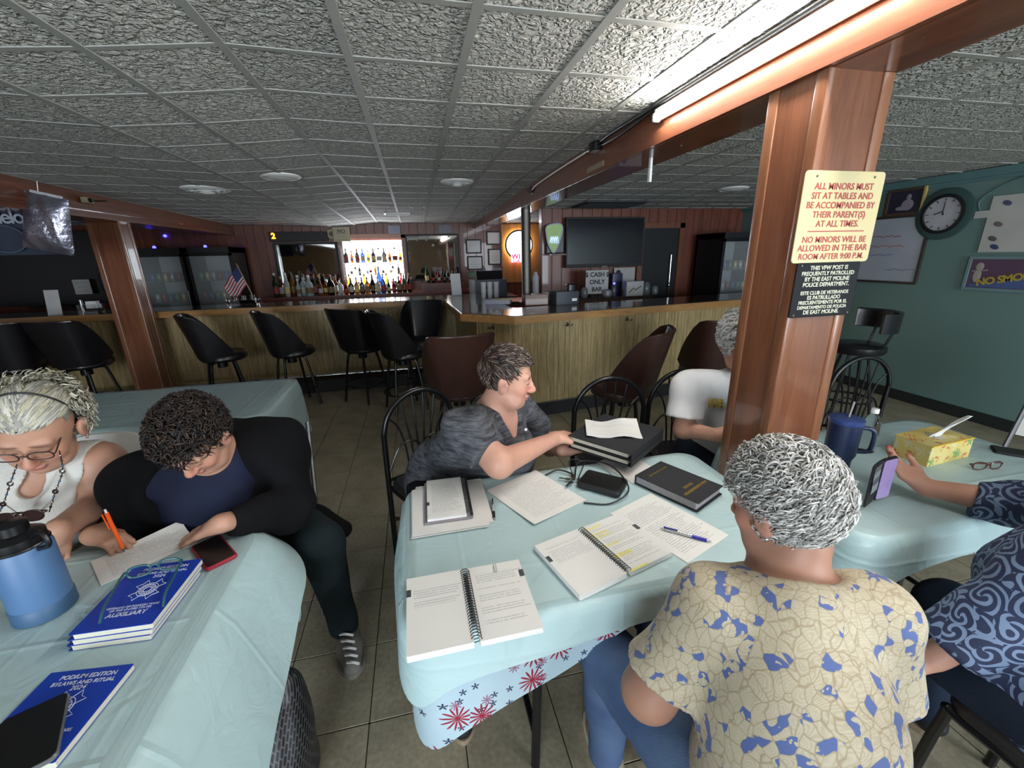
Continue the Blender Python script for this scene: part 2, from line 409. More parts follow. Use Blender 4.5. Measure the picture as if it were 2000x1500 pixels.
# black conduit and cable stapled along the top of the beam
c = thing('electrical_conduit', 'black cable and conduit running along the top of the beam', 'cable', (1.12, 1.0, 2.2))
MB().tube([(1.115, .4, 2.222), (1.115, 2.4, 2.222), (1.12, 2.62, 2.212), (1.125, 2.75, 2.205)], .009).build('conduit', M_black, c, True, world=True)
MB().tube(spline([(1.118, 1.98, 2.21), (1.12, 2.35, 2.19), (1.122, 2.62, 2.2), (1.125, 2.8, 2.212)]), .006).build('cable', M_black, c, True, world=True)
MB().rbox((1.118, 2.62, 2.205), (.05, .09, .05), .008).build('junction_box', M_black, c, True, world=True)
MB().tube(spline([(1.13, 2.75, 2.212), (1.132, 3.4, 2.206), (1.132, 3.95, 2.19), (1.13, 4.1, 2.165)]), .006).build('white_cable', M_white, c, True, world=True)
MB().rbox((1.128, 4.12, 2.17), (.03, .08, .05), .006).build('clamp', M_black, c, True, world=True)
# white clip hanging from the beam edge
c = thing('hanging_clip', 'white plastic clip hanging from the edge of the beam', 'clip', (1.25, 2.2, 2.064))
MB().rbox((0, 0, -.022), (.012, .02, .05), .003, axis=0).build('strap', M_white, c, True)
MB().rbox((.004, .008, -.078), (.014, .022, .07), .004, axis=0).build('clip_body', M_white, c, True)
tag(MB().rbox((1.121, 2.62, 2.095), (.006, .24, .03), .002, axis=0).build('tape_strip', mat('yellowed_tape', '#8a7a60', rough=.5)), 'yellowed strip of tape stuck on the beam edge board', 'tape')

# ------------------------------------------------------------------ ceiling vents
def diffuser(x, y, r, label, group, dark=True):
    d = thing('ceiling_diffuser', label, 'vent', (x, y, zc(x, y) + .008), 0, group)
    MB().lathe([(r, 0), (r, -.008), (r * .86, -.02), (r * .80, -.02), (r * .80, -.006)], n=36, cap=False).build('outer_ring', M_white, d, True)
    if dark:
        MB().lathe([(r * .82, -.004), (.01, -.004)], n=30, cap=False).build('throat_shade_disc', M_blackm, d)  # flat black disc, the shade inside the duct put in as colour
        for k, q in enumerate((.62, .42, .22)):
            MB().lathe([(r * q, -.008 - .006 * k), (r * (q + .09), -.016 - .008 * k), (r * (q + .08), -.02 - .008 * k), (r * (q - .02), -.012 - .006 * k)], n=30, cap=False).build('cone_ring', M_white, d, True)
        MB().rbox((0, 0, -.014), (r * 1.6, .012, .01), .003).build('crossbar', M_white, d)
    else: MB().lathe([(r * .84, -.012), (r * .5, -.026), (.005, -.03)], n=30, cap=False).build('cover_plate', M_white, d, True)
    return d
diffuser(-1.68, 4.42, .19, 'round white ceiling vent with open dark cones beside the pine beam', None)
diffuser(-.94, 3.84, .15, 'round white ceiling cover plate over the far draped table', None, False)
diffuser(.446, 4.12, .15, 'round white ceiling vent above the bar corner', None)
diffuser(3.44, 4.3, .16, 'round pale ceiling cover beyond the signed post', None, False)
d = thing('ceiling_register', 'small rectangular white louvred vent in the ceiling before the back bar', 'vent', (-.16, 6.5, zc(-.16, 6.5) - .004))
MB().rbox((0, 0, 0), (.36, .2, .016), .006).build('frame', M_white, d)
for k in range(4): MB().box((0, -.06 + .04 * k, -.012), (.3, .02, .006), (rad(25), 0, 0)).build('louver', M_white, d)
d = thing('return_air_grille', 'large dark return-air grille in the ceiling above the television', 'vent', (2.55, 5.5, 2.195))
MB().bx(-.42, .42, -.3, .3, 0, .02).build('frame', mat('dark_grille', '#26282c', rough=.6), d)
for k in range(9): MB().box((0, -.26 + .065 * k, -.006), (.78, .03, .008), (rad(30), 0, 0)).build('louver', mat('dark_grille', '#26282c'), d)

# ------------------------------------------------------------------ the bar counter
BAR = [(-6.3, 5.55), (.36, 5.62), (.415, 4.08), (.855, 3.71), (3.55, 4.09), (4.9, 4.28)]
def offset_path(pts, d):
    out = []
    for i, p in enumerate(pts):
        p = np.array(p); n = []
        if i > 0: e = unit(p - np.array(pts[i - 1])); n.append(np.array([-e[1], e[0]]))
        if i < len(pts) - 1: e = unit(np.array(pts[i + 1]) - p); n.append(np.array([-e[1], e[0]]))
        if len(n) == 1: q = p + n[0] * d
        else: b = unit(n[0] + n[1]); q = p + b * d / max(.3, b @ n[0])
        out.append((float(q[0]), float(q[1])))
    return out
bar = thing('bar_counter', 'long angled bar counter with oak panelled front and dark laminate top', 'bar counter', (.4, 5.0, 0))
inner = offset_path(BAR, .56)
for k in range(len(BAR) - 1):
    poly = [BAR[k], BAR[k + 1], inner[k + 1], inner[k]]
    MB().prism(poly, 1.035, 1.07).build('counter_top', M_ctop, bar, world=True)
lip_o, lip_i = offset_path(BAR, -.018), offset_path(BAR, .012)
for k in range(len(BAR) - 1):
    MB().prism([lip_o[k], lip_o[k + 1], lip_i[k + 1], lip_i[k]], .995, 1.066).build('edge_lip', M_lip, bar, world=True)
pan, pan2 = offset_path(BAR, .15), offset_path(BAR, .19)
for k in range(len(BAR) - 1):
    MB().prism([pan[k], pan[k + 1], pan2[k + 1], pan2[k]], 0, 1.035).build('front_panel', M_oak, bar, world=True)
    a, b_ = np.array(pan[k]), np.array(pan[k + 1]); L = np.linalg.norm(b_ - a); e = (b_ - a) / L; ang = math.atan2(e[1], e[0])
    s = 0.; ws = (.052, .098, .075); q = 0
    pms = [MB().rbox((0, 0, 0), (w - .006, .012, .86), .003, n=1).mesh('plank', M_oak) for w in ws]
    while s < L - .03:
        kk = (q * 7 + q // 3) % 3; w = ws[kk]; q += 1
        p = a + e * (s + w / 2); s += w
        o = link('plank', pms[kk], bar, True); o.matrix_parent_inverse = MW[bar.name].inverted(); o.location = (p[0], p[1], .565); o.rotation_euler = (0, 0, ang)
    kb = offset_path(BAR, .125)
    MB().prism([kb[k], kb[k + 1], pan[k + 1], pan[k]], 0, .135).build('kick_board', M_blackm, bar, world=True)
    MB().prism([offset_path(BAR, .136)[k], offset_path(BAR, .136)[k + 1], pan[k + 1], pan[k]], .135, .147).build('metal_strip', M_steel, bar, world=True)
fr = offset_path(BAR, -.12)
MB().tube([(fr[0][0], fr[0][1], .20), (fr[1][0] - .1, fr[1][1], .20)], .022, 10).build('foot_rail', M_chrome, bar, True, world=True)
MB().bx(-6.3, .2, 5.42, 5.72, 0, .15).build('foot_plinth', M_blackm, bar, world=True)
for x in (-5.5, -4.2, -2.9, -1.6, -.3): MB().tube([(x, 5.43, .2), (x, 5.6, .14)], .012, 8).build('rail_bracket', M_chrome, bar, True, world=True)
# coat hooks and vent on the bar front
def hook(k, s):
    a, b_ = np.array(pan[k]), np.array(pan[k + 1]); e = unit(b_ - a); n = np.array([e[1], -e[0]]); p = a + e * s + n * .008
    mb = MB()
    for d in (-.03, .03):
        q = p + e * d
        mb.tube(spline([(p[0], p[1], .93), (p[0] + n[0] * .02, p[1] + n[1] * .02, .925), (q[0] + n[0] * .035, q[1] + n[1] * .035, .915), (q[0] + n[0] * .045, q[1] + n[1] * .045, .935)], 4), .005, 6)
    mb.ell((p[0], p[1], .93), (.014, .014, .018), n=10, m=6).build('coat_hook', M_steel, bar, True, world=True)
hook(3, .55); hook(3, 1.25); hook(2, .2); hook(0, 4.4); hook(0, 2.6)
v_ = MB(); a, b_ = np.array(pan[3]), np.array(pan[4]); e = unit(b_ - a); ang = math.atan2(e[1], e[0]); p = a + e * 1.28
v_.box((p[0], p[1] - .008, .29), (.16, .012, .13), (0, 0, ang)).build('wall_register', mat('beige_register', '#8b7c5c', rough=.5), bar, world=True)
for k in range(5): MB().box((p[0], p[1] - .016, .245 + .022 * k), (.12, .006, .008), (0, 0, ang)).build('register_louver', MATS['beige_register'], bar, world=True)
tag(thing('steel_pole', 'round steel pole standing on the bar under the beam', 'pole', (1.24, 4.75, 1.07)))
sp = bpy.data.objects['steel_pole']
MB().cyl((0, 0, .0), (0, 0, 1.0), .052, n=24).build('pipe', M_steel, sp, True)
MB().lathe([(.09, 0), (.09, .012), (.056, .02)], n=24).build('base_flange', M_steel, sp, True)
tag(MB().rbox((1.275, 4.52, 1.125), (.26, .16, .115), .006).build('wooden_box', wood('box_wood', '#4a2412', '#6e3a1e', axis=0)), 'small brown wooden box at the foot of the steel pole', 'box')
# ------------------------------------------------------------------ bar stools
def leather(name, c):
    if name in MATS: return MATS[name]
    t = NT(name); n1 = t.noise(9., 4.); t.base(t.mix(n1, c[0], c[1])); t.set(rough=.34, coat=.15); t.bump(t.noise(160., 2.), .15, .002); MATS[name] = t.m; return t.m
L_black = leather('black_vinyl', ('#111013', '#1d1b1f')); L_brown = leather('dark_brown_vinyl', ('#2a1813', '#40261f'))
def bucket_shell(sign=1):
    th = np.radians(np.linspace(-112, 112, 25)); rows = 9; P = []
    for i in range(rows):
        u = i / (rows - 1); row = []
        for a in th:
            k = min(1., max(0., (rad(118) - abs(a)) / rad(66))); k = k * k * (3 - 2 * k) * .35 + k * .65; top = .06 + .40 * k
            z = -.02 + u * top; r = .2 + .03 * u * (.3 + k) - .03 * (1 - u); sq = max(abs(sin(a)), abs(cos(a))) ** -.45
            x, y = r * 1.04 * sq * sin(a), -r * sq * cos(a) * (1 + .2 * u * k)
            row.append((x, y, z))
        P.append(row)
    return np.array(P)
def make_stool(name, m, label):
    s = thing(name, label, 'bar stool')
    P = bucket_shell(); Q = P.copy(); n = np.stack([P[..., 0], P[..., 1], np.zeros_like(P[..., 0])], -1)
    n /= np.linalg.norm(n, axis=-1, keepdims=True); Q = P + n * .032
    full = np.concatenate([P, Q[::-1]], 0)
    full[:, :, 2] += .64
    mb = MB().grid(full, wrap_u=True)
    a, b = full.shape[:2]
    mb.f.append(tuple(i * b for i in range(a))); mb.mi.append(0); mb.f.append(tuple(i * b + b - 1 for i in range(a - 1, -1, -1))); mb.mi.append(0)
    mb.build('bucket_back', m, s, True, 60)
    MB().lathe([(.05, .575), (.2, .58), (.225, .605), (.225, .635), (.2, .665), (.1, .675), (.01, .675)], c=(0, .03, 0), n=28).build('seat', m, s, True)
    rim = np.concatenate([(P[-1] + Q[-1]) / 2 + np.array([0, 0, .642])])
    MB().tube(rim, .009, 6).build('piping', m, s, True)
    MB().cyl((0, 0, .5), (0, 0, .585), .05, n=16).build('swivel', M_black, s, True)
    for k in range(4):
        a = PI / 4 + k * PI / 2
        MB().tube(spline([(.03 * cos(a), .03 * sin(a), .57), (.12 * cos(a), .12 * sin(a), .565), (.165 * cos(a), .165 * sin(a), .5), (.25 * cos(a), .25 * sin(a), .0)], 5), .014, 8).build('leg', M_black, s, True)
    th = np.linspace(0, 2 * PI, 29)[:-1]
    MB().tube(np.stack([.222 * np.cos(th), .222 * np.sin(th), np.full(28, .21)], 1), .01, 6, closed=True).build('foot_ring', M_black, s, True)
    return s
st_b = make_stool('bar_stool', L_black, 'black vinyl bar stool below the silver foil balloon, beyond the pine post')
st_b.location = (-4.0, 5.12, 0); st_b.rotation_euler = (0, 0, rad(12))
for x, y, rz, lb in [(-3.42, 5.10, -8, 'black vinyl bar stool standing half behind the pine post with its seat facing the bar'),
                     (-2.12, 5.02, -62, 'black vinyl bucket bar stool turned sideways, first one past the pine post'),
                     (-1.42, 5.02, -58, 'black vinyl bucket bar stool turned sideways below the little flag'),
                     (-.66, 5.0, -38, 'black vinyl bar stool with a shiny padded back below the bottle row'),
                     (-.2, 4.52, -70, 'black vinyl bar stool seen edge-on, back to back with another in the bar corner'),
                     (.02, 5.12, 160, 'black vinyl bar stool in the inside corner of the bar')]:
    dup(st_b, (x, y, 0), rad(rz), lb)
st_r = make_stool('bar_stool', L_brown, 'brown vinyl bar stool with its back turned, at the chamfered bar corner')
st_r.location = (.26, 3.08, 0); st_r.rotation_euler = (0, 0, rad(6))
dup(st_r, (1.46, 2.72, 0), rad(48), 'brown vinyl bar stool swivelled half round behind the arch-back chair holding no one')
dup(st_r, (2.38, 3.0, 0), rad(-5), 'brown vinyl bar stool behind the white-haired person in the pale T-shirt')
# low-backed round stool by the green wall
s = thing('round_bar_stool', 'black round-seated bar stool with a low curved back beside the green wall', 'bar stool', (3.86, 2.95, 0), rad(60))
th = np.radians(np.linspace(-80, 80, 19))
P = np.array([[(r * sin(a), -r * cos(a) , z) for a in th] for r, z in ((.225, .90), (.235, 1.05), (.262, 1.06), (.258, .89))])
mb = MB().grid(P, wrap_u=True); b = P.shape[1]; mb.f += [tuple(i * b for i in range(4)), tuple(i * b + b - 1 for i in range(3, -1, -1))]; mb.mi += [0, 0]
mb.build('backrest', L_black, s, True, 50)
MB().lathe([(.05, .69), (.2, .69), (.215, .71), (.215, .75), (.19, .77), (.01, .775)], n=28).build('seat', L_black, s, True)
for a in (-.7, .7): MB().tube([(.2 * sin(a), -.17 * cos(a), .72), (.235 * sin(a), -.235 * cos(a), .92)], .011, 8).build('back_support', M_black, s, True)
for k in range(4):
    a = PI / 4 + k * PI / 2; MB().tube([(.1 * cos(a), .1 * sin(a), .69), (.24 * cos(a), .24 * sin(a), 0)], .014, 8).build('leg', M_black, s, True)
th = np.linspace(0, 2 * PI, 25)[:-1]; MB().tube(np.stack([.19 * np.cos(th), .19 * np.sin(th), np.full(24, .25)], 1), .01, 6, closed=True).build('foot_ring', M_black, s, True)

# ------------------------------------------------------------------ arch-backed metal chairs (front is -y)
def make_arch_chair(label):
    c = thing('arch_back_chair', label, 'chair'); W = .205
    arch = [(-W, .235, 0), (-W, .225, .45), (-W, .215, .70)] + [(-W * cos(a), .21, .72 + .21 * sin(a)) for a in np.linspace(.15, PI - .15, 9)] + [(W, .215, .70), (W, .225, .45), (W, .235, 0)]
    MB().tube(spline(arch, 4), .0145, 10).build('back_arch', M_black, c, True)
    inn = [(-W * .62, .218, .46)] + [(-W * .62 * cos(a), .212, .62 + .15 * sin(a)) for a in np.linspace(.2, PI - .2, 7)] + [(W * .62, .218, .46)]
    for x0, x1, z1 in ((-.15, -.185, .83), (-.09, -.10, .905), (-.03, -.032, .925), (.03, .032, .925), (.09, .10, .905), (.15, .185, .83)):
        MB().tube(spline([(x0 * .5, .222, .47), (x0 * .62, .216, .64), (x0 * .85, .212, .76), (x1, .211, z1)], 5), .0055, 6).build('spindle', M_black, c, True)
    for sx in (-1, 1):
        MB().tube(spline([(sx * W, .22, .5), (sx * .13, .214, .64), (sx * .055, .214, .66), (0, .214, .62)], 5), .0055, 6).build('scroll', M_black, c, True)
        MB().tube(spline([(sx * W, .19, .44), (sx * .2, -.16, .44), (sx * .195, -.2, .40), (sx * .205, -.225, 0)], 5), .0135, 8).build('front_leg', M_black, c, True)
    MB().tube([(-W, .222, .47), (W, .222, .47)], .009, 8).build('back_rail', M_black, c, True)
    MB().rbox((0, -.005, .465), (.42, .42, .05), .06, n=5).build('seat', L_black, c, True)
    return c
ac = make_arch_chair('black arch-back metal chair of the person in the grey T-shirt')
ac.location = (.06, 1.97, 0); ac.rotation_euler = (0, 0, rad(28))
dup(ac, (1.0, 1.86, 0), rad(-6), 'empty black arch-back metal chair behind the black binders')
dup(ac, (1.47, 1.88, 0), rad(-10), 'black arch-back metal chair of the white-haired person behind the post')
dup(ac, (2.72, 1.82, 0), rad(-8), 'empty black arch-back metal chair beyond the tumbler and water bottle')
dup(ac, (.66, .37, 0), rad(190), 'black metal chair under the person in the flowered blouse')
dup(ac, (1.47, .34, 0), rad(182), 'black metal chair under the person in the scroll-print blouse')
# ------------------------------------------------------------------ white folding chairs
M_plastic = mat('white_moulded_plastic', '#d9d8d2', rough=.42, var=.04)
M_greym = mat('grey_tube_metal', '#6d7073', rough=.4, metal=.8)
def make_fold_chair(label):
    c = thing('folding_chair', label, 'chair'); P = []
    for i, z in enumerate(np.linspace(0, 1, 9)):
        row = []
        for u in np.linspace(-1, 1, 13):
            w = .215 * (1 - .10 * z ** 2); hh = .56 + .28 * z + (-.05 * abs(u) ** 4 if z > .9 else 0) - .02 * abs(u) ** 3 * z
            row.append((w * u, .17 + .07 * z + .035 * (1 - u * u) * .6, hh))
        P.append(row)
    P = np.array(P); Q = P + np.array([0, .018, 0]); G = np.concatenate([P, Q[::-1]], 0)
    mb = MB().grid(G, wrap_u=True); b = G.shape[1]; a = G.shape[0]; mb.f += [tuple(i * b for i in range(a)), tuple(i * b + b - 1 for i in range(a - 1, -1, -1))]; mb.mi += [0, 0]
    mb.build('backrest', M_plastic, c, True, 50)
    MB().rbox((0, -.02, .45), (.40, .40, .025), .06, n=4).build('seat', M_plastic, c, True)
    for sx in (-.225, .225):
        MB().tube([(sx, .25, .80), (sx, .10, .42), (sx, -.22, 0)], .011, 8).build('front_leg', M_greym, c, True)
        MB().tube([(sx * .93, -.15, .43), (sx * .93, .26, 0)], .011, 8).build('rear_leg', M_greym, c, True)
    return c
fc = make_fold_chair('white folding chair under the person in the black hooded jacket')
fc.location = (-.80, 1.92, 0); fc.rotation_euler = (0, 0, rad(6))
dup(fc, (-1.48, 1.93, 0), rad(2), 'white folding chair under the person in the white sleeveless blouse')
dup(fc, (3.13, 1.27, 0), rad(-80), 'white folding chair at the end of the table with the tissue box')

# ------------------------------------------------------------------ tables and their cloths
t = NT('aqua_plastic_cover'); u = t.n('UVMap').outputs[0]
n1 = t.noise(2.2, 4., u); cr = t.n('TexWave', _wave_type='BANDS', Vector=u, Scale=1.1, Distortion=2.2, Detail=2.).outputs['Fac']
xy = t.xyz(u); fold = t.math('ABSOLUTE', t.math('SUBTRACT', t.math('FRACT', t.math('MULTIPLY', xy[0], 3.1)), .5)); fold2 = t.math('ABSOLUTE', t.math('SUBTRACT', t.math('FRACT', t.math('MULTIPLY', xy[1], 3.1)), .5))
fr_ = t.math('ADD', t.ramp(fold, [(.0, (1, 1, 1, 1)), (.035, (0, 0, 0, 1))]), t.ramp(fold2, [(.0, (1, 1, 1, 1)), (.035, (0, 0, 0, 1))]))
t.base(t.mix(n1, '#a4bfc1', '#b6cdce')); t.set(rough=.34, spec=.45)
t.bump(t.math('ADD', t.math('ADD', t.math('MULTIPLY', cr, .35), t.math('MULTIPLY', fr_, .3)), t.math('MULTIPLY', t.noise(9., 3., u, .5, 1.5), .9)), .42, .012); M_aqua = t.m
t = NT('firework_print_cloth'); u = t.n('UVMap').outputs[0]
def bursts(scale, off, rmax, spikes, dens):
    p = t.mapped((scale,) * 3, loc=off, v=u)
    vo = t.n('TexVoronoi', Vector=p, Scale=1., Randomness=.7, _voronoi_dimensions='2D')
    d = t.vmath('SUBTRACT', p, vo.outputs['Position']); x = t.xyz(d); r = vo.outputs['Distance']
    ang = t.math('ARCTAN2', x[1], x[0]); sp = t.math('SINE', t.math('MULTIPLY', ang, spikes))
    lim = t.math('MULTIPLY_ADD', sp, rmax * .42, rmax * .58); hit = t.math('LESS_THAN', r, lim)
    keep = t.math('GREATER_THAN', t.xyz(vo.outputs['Color'])[0], dens)
    return t.math('MULTIPLY', hit, keep)
red = bursts(9., (0, 0, 0), .36, 13., .3); pink = bursts(13., (3.3, 1.7, 0), .22, 9., .55); navy = bursts(24., (7, 2, 0), .26, 5., .45)
c0 = t.mix(t.noise(3., 2., u), '#9fb6c2', '#b5cbd4'); c0 = t.mix(navy, c0, '#232b4a'); c0 = t.mix(pink, c0, '#8a5a72'); c0 = t.mix(red, c0, '#8e1f36')
t.base(c0); t.set(rough=.45); t.bump(t.noise(7., 2., u), .25, .01); M_fire = t.m
def cloth(name, label, m, x0, x1, y0, y1, z, drop, r=.07, amp=.03, waves=9., seed=0, group=None, flare=.03, trim=None, lifts=()):
    """draped sheet: flat rounded top and a rippling skirt; drop = (near, right, far, left) hem lengths, corners hang lower"""
    rs = np.random.default_rng(seed); w, d = x1 - x0, y1 - y0; cx, cy = (x0 + x1) / 2, (y0 + y1) / 2
    pts, nrm, side = [], [], []
    cor = [((x1 - r, y0 + r), -PI / 2), ((x1 - r, y1 - r), 0), ((x0 + r, y1 - r), PI / 2), ((x0 + r, y0 + r), PI)]
    st = [((x0 + r, y0), (x1 - r, y0)), ((x1, y0 + r), (x1, y1 - r)), ((x1 - r, y1), (x0 + r, y1)), ((x0, y1 - r), (x0, y0 + r))]
    nn = [(0, -1), (1, 0), (0, 1), (-1, 0)]
    for k in (3, 0, 1, 2):
        (a, b) = st[k]; L = math.hypot(b[0] - a[0], b[1] - a[1]); n = max(6, int(L / .022))
        for i in range(n):
            q = i / n; pts.append((a[0] + (b[0] - a[0]) * q, a[1] + (b[1] - a[1]) * q)); nrm.append(nn[k])
            e = min(q, 1 - q) * L; side.append(drop[k] + .07 * math.exp(-e / .10) * (drop[k] > .05))
        (c, a0) = cor[k]
        for i in range(10):
            q = i / 10; a_ = a0 + q * PI / 2; pts.append((c[0] + r * cos(a_), c[1] + r * sin(a_))); nrm.append((cos(a_), sin(a_)))
            side.append((1 - q) * drop[k] + q * drop[(k + 1) % 4] + .07 + .05 * sin(PI * q))
    pts, nrm, side = np.array(pts), np.array(nrm), np.array(side); n = len(pts)
    for lx, ly, lr, lf in lifts: side = side * (1 - lf * np.exp(-(np.hypot(pts[:, 0] - lx, pts[:, 1] - ly) / lr) ** 2))
    if trim: side = side * (1 - trim * np.exp(-(np.hypot(pts[:, 0] - x1, pts[:, 1] - y1) / .2) ** 2))
    seg = np.linalg.norm(np.roll(pts, -1, 0) - pts, axis=1); s = np.concatenate([[0], np.cumsum(seg)[:-1]])
    tot = seg.sum(); ph = rs.uniform(0, 6.28, 4)
    kk = [round(waves * tot / 2 / PI * f) for f in (.55, 1., 1.7, 2.6)]
    wv = sum(a * np.sin(k * 2 * PI * s / tot + p) for a, k, p in zip((.5, .45, .25, .0), kk, ph))
    hem = side * (1 + .07 * np.sin(kk[0] * 2 * PI * s / tot + 1.3 + seed) + .03 * np.sin(kk[2] * 2 * PI * s / tot))
    V, UV, F = [], [], []
    for f_ in (.0, .5, .8, .95):   # flat top rings
        ring = np.array([cx, cy]) + (pts - np.array([cx, cy])) * max(f_, .001)
        V.append(np.column_stack([ring, np.full(n, z)])); UV.append(ring - np.array([x0, y0]))
    rows = 9
    for i in range(rows + 1):
        q = i / rows; e = .5 - .5 * cos(min(1., q * 6) * PI / 2 * 2 / 2) if q < .16 else 1.
        outv = .004 + .012 * min(1, q * 5) + (amp * wv * q ** .8 + flare * q)
        dz = hem * (q ** 1.15) ; V.append(np.column_stack([pts + nrm * outv[:, None], z - dz - (.004 if i == 1 else 0)]))
        UV.append(np.column_stack([pts + nrm * dz[:, None]]) - np.array([x0, y0]))
    R_ = len(V)
    for i in range(R_ - 1):
        for j in range(n): F.append((i * n + j, i * n + (j + 1) % n, (i + 1) * n + (j + 1) % n, (i + 1) * n + j))
    me = bpy.data.meshes.new(name); v = np.concatenate(V); uv = np.concatenate(UV)
    me.from_pydata(v.tolist(), [], [tuple(reversed(f)) for f in F]); me.update()
    # skirt uv: perimeter by height so that the print is not squeezed
    for i in range(R_ - rows - 1, R_):
        uv[i * n:(i + 1) * n, :] = np.column_stack([s, v[i * n:(i + 1) * n, 2] + 5])
    lay = me.uv_layers.new(name='UVMap'); li = np.zeros(len(me.loops), dtype=np.int32); me.loops.foreach_get('vertex_index', li)
    lay.data.foreach_set('uv', uv[li].ravel()); me.materials.append(m); me.polygons.foreach_set('use_smooth', [True] * len(me.polygons))
    o = link(name, me); tag(o, label, 'tablecloth', group)
    return o
M_ttop = mat('folding_table_top', '#8c7a62', rough=.5)
def table(label, x0, x1, y0, y1):
    cx, cy = (x0 + x1) / 2, (y0 + y1) / 2
    tb = thing('folding_table', label, 'table', (cx, cy, 0)); w, d = x1 - x0, y1 - y0
    MB().rbox((0, 0, .718), (w - .05, d - .05, .03), .06, n=4).build('table_top', M_ttop, tb, True)
    for sx in (-1, 1):
        for sy in (-1, 1): MB().tube([(sx * (w / 2 - .36), sy * (d / 2 - .10), .705), (sx * (w / 2 - .34), sy * (d / 2 - .09), 0)], .015, 8).build('leg', M_black, tb, True)
        MB().tube([(sx * (w / 2 - .345), -(d / 2 - .1), .12), (sx * (w / 2 - .345), d / 2 - .1, .12)], .011, 8).build('leg_brace', M_black, tb, True)
    return tb
TZ = .742
# where the hem rides up over a sitter's knees: (x, y, reach, share)
LIFT = {3: ((.58, .82, .26, .6), (1.12, 1.48, .2, .5)), -3: ((.58, .82, .26, .1),), 11: ((1.30, 1.51, .25, .55), (1.45, .83, .22, .35)), -11: ((1.30, 1.51, .25, .4),)}
for (lab, x0, x1, y0, y1, da, dp, sd) in [
        ('the open spiral books', -.09, 1.12, .82, 1.48, (.10, .10, .08, .10), (.27, .17, .11, .24), 3),
        ('the tissue box and tumbler', 1.30, 2.47, .83, 1.51, (.10, .12, .08, .10), (.17, .2, .11, .17), 11),
        ('the blue bound manuals', -2.42, -.585, .52, 1.355, (.2, .33, .08, .2), (.2, .26, .11, .2), 5),
        ('nobody, behind the seated people', -2.85, -.93, 2.55, 3.33, (.04, .33, .2, .2), (.26, .30, .2, .2), 8)]:
    table('folding table under the draped cloths holding ' + lab, x0, x1, y0, y1)
    cloth('printed_tablecloth', 'firework-print cloth hanging below the cover on the table holding ' + lab, M_fire, x0 + .01, x1 - .01, y0 + .01, y1 - .01, TZ - .004, dp, amp=.022, waves=8., seed=sd, flare=.075 if sd == 5 else .008, lifts=LIFT.get(sd, ()))
    cloth('plastic_table_cover', 'light aqua plastic cover with fold creases on the table holding ' + lab, M_aqua, x0 - .006, x1 + .006, y0 - .006, y1 + .006, TZ, da, amp=.016, waves=6., seed=sd, flare=.115 if sd == 5 else .02, trim=.5 if sd == 5 else None, lifts=LIFT.get(-sd, ()))
# ------------------------------------------------------------------ figure toolkit: smooth-blended solids meshed as one skin
_R = np.array([[_rt.x, _dn.x, _fw.x], [_rt.y, _dn.y, _fw.y], [_rt.z, _dn.z, _fw.z]])
def at(u, v, y=None, z=None, x=None):
    """point of the room at a known depth y, height z or side x along the sight line of a photo pixel"""
    r = _R @ np.array([(u - 1000) / 817.8, (v - 750) / 817.8, 1.])
    k = y / r[1] if y is not None else (z - 1.6) / r[2] if z is not None else x / r[0]
    return r * k + np.array([0, 0, 1.6])
class Cone:
    def __init__(s, a, b, r1, r2, k=.02, clip=(), col=None, sub=False): s.a, s.b, s.r1, s.r2, s.k, s.clip, s.col, s.sub = np.asarray(a, float), np.asarray(b, float), r1, r2, k, clip, col, sub
    def bb(s): r = max(s.r1, s.r2); return np.minimum(s.a, s.b) - r, np.maximum(s.a, s.b) + r
    def d(s, p):
        ab = s.b - s.a; L2 = ab @ ab + 1e-12; t = np.clip(((p - s.a) @ ab) / L2, 0, 1)
        q = p - s.a - t[..., None] * ab
        return np.sqrt((q * q).sum(-1)) - (s.r1 + (s.r2 - s.r1) * t)
    def grow(s, g, **kw): c = Cone(s.a, s.b, s.r1 + g, s.r2 + g, s.k, s.clip, s.col, s.sub); [setattr(c, a, b) for a, b in kw.items()]; return c
class Ell:
    def __init__(s, c, r, R=None, k=.02, clip=(), col=None, sub=False): s.c, s.r, s.R, s.k, s.clip, s.col, s.sub = np.asarray(c, float), np.asarray(r, float), np.eye(3) if R is None else R, k, clip, col, sub
    def bb(s): m = np.abs(s.R) @ s.r; return s.c - m, s.c + m
    def d(s, p):
        q = (p - s.c) @ s.R; k0 = np.sqrt(((q / s.r) ** 2).sum(-1)); k1 = np.sqrt(((q / s.r ** 2) ** 2).sum(-1)) + 1e-9
        return k0 * (k0 - 1) / k1
    def grow(s, g, **kw): c = Ell(s.c, s.r + g, s.R, s.k, s.clip, s.col, s.sub); [setattr(c, a, b) for a, b in kw.items()]; return c
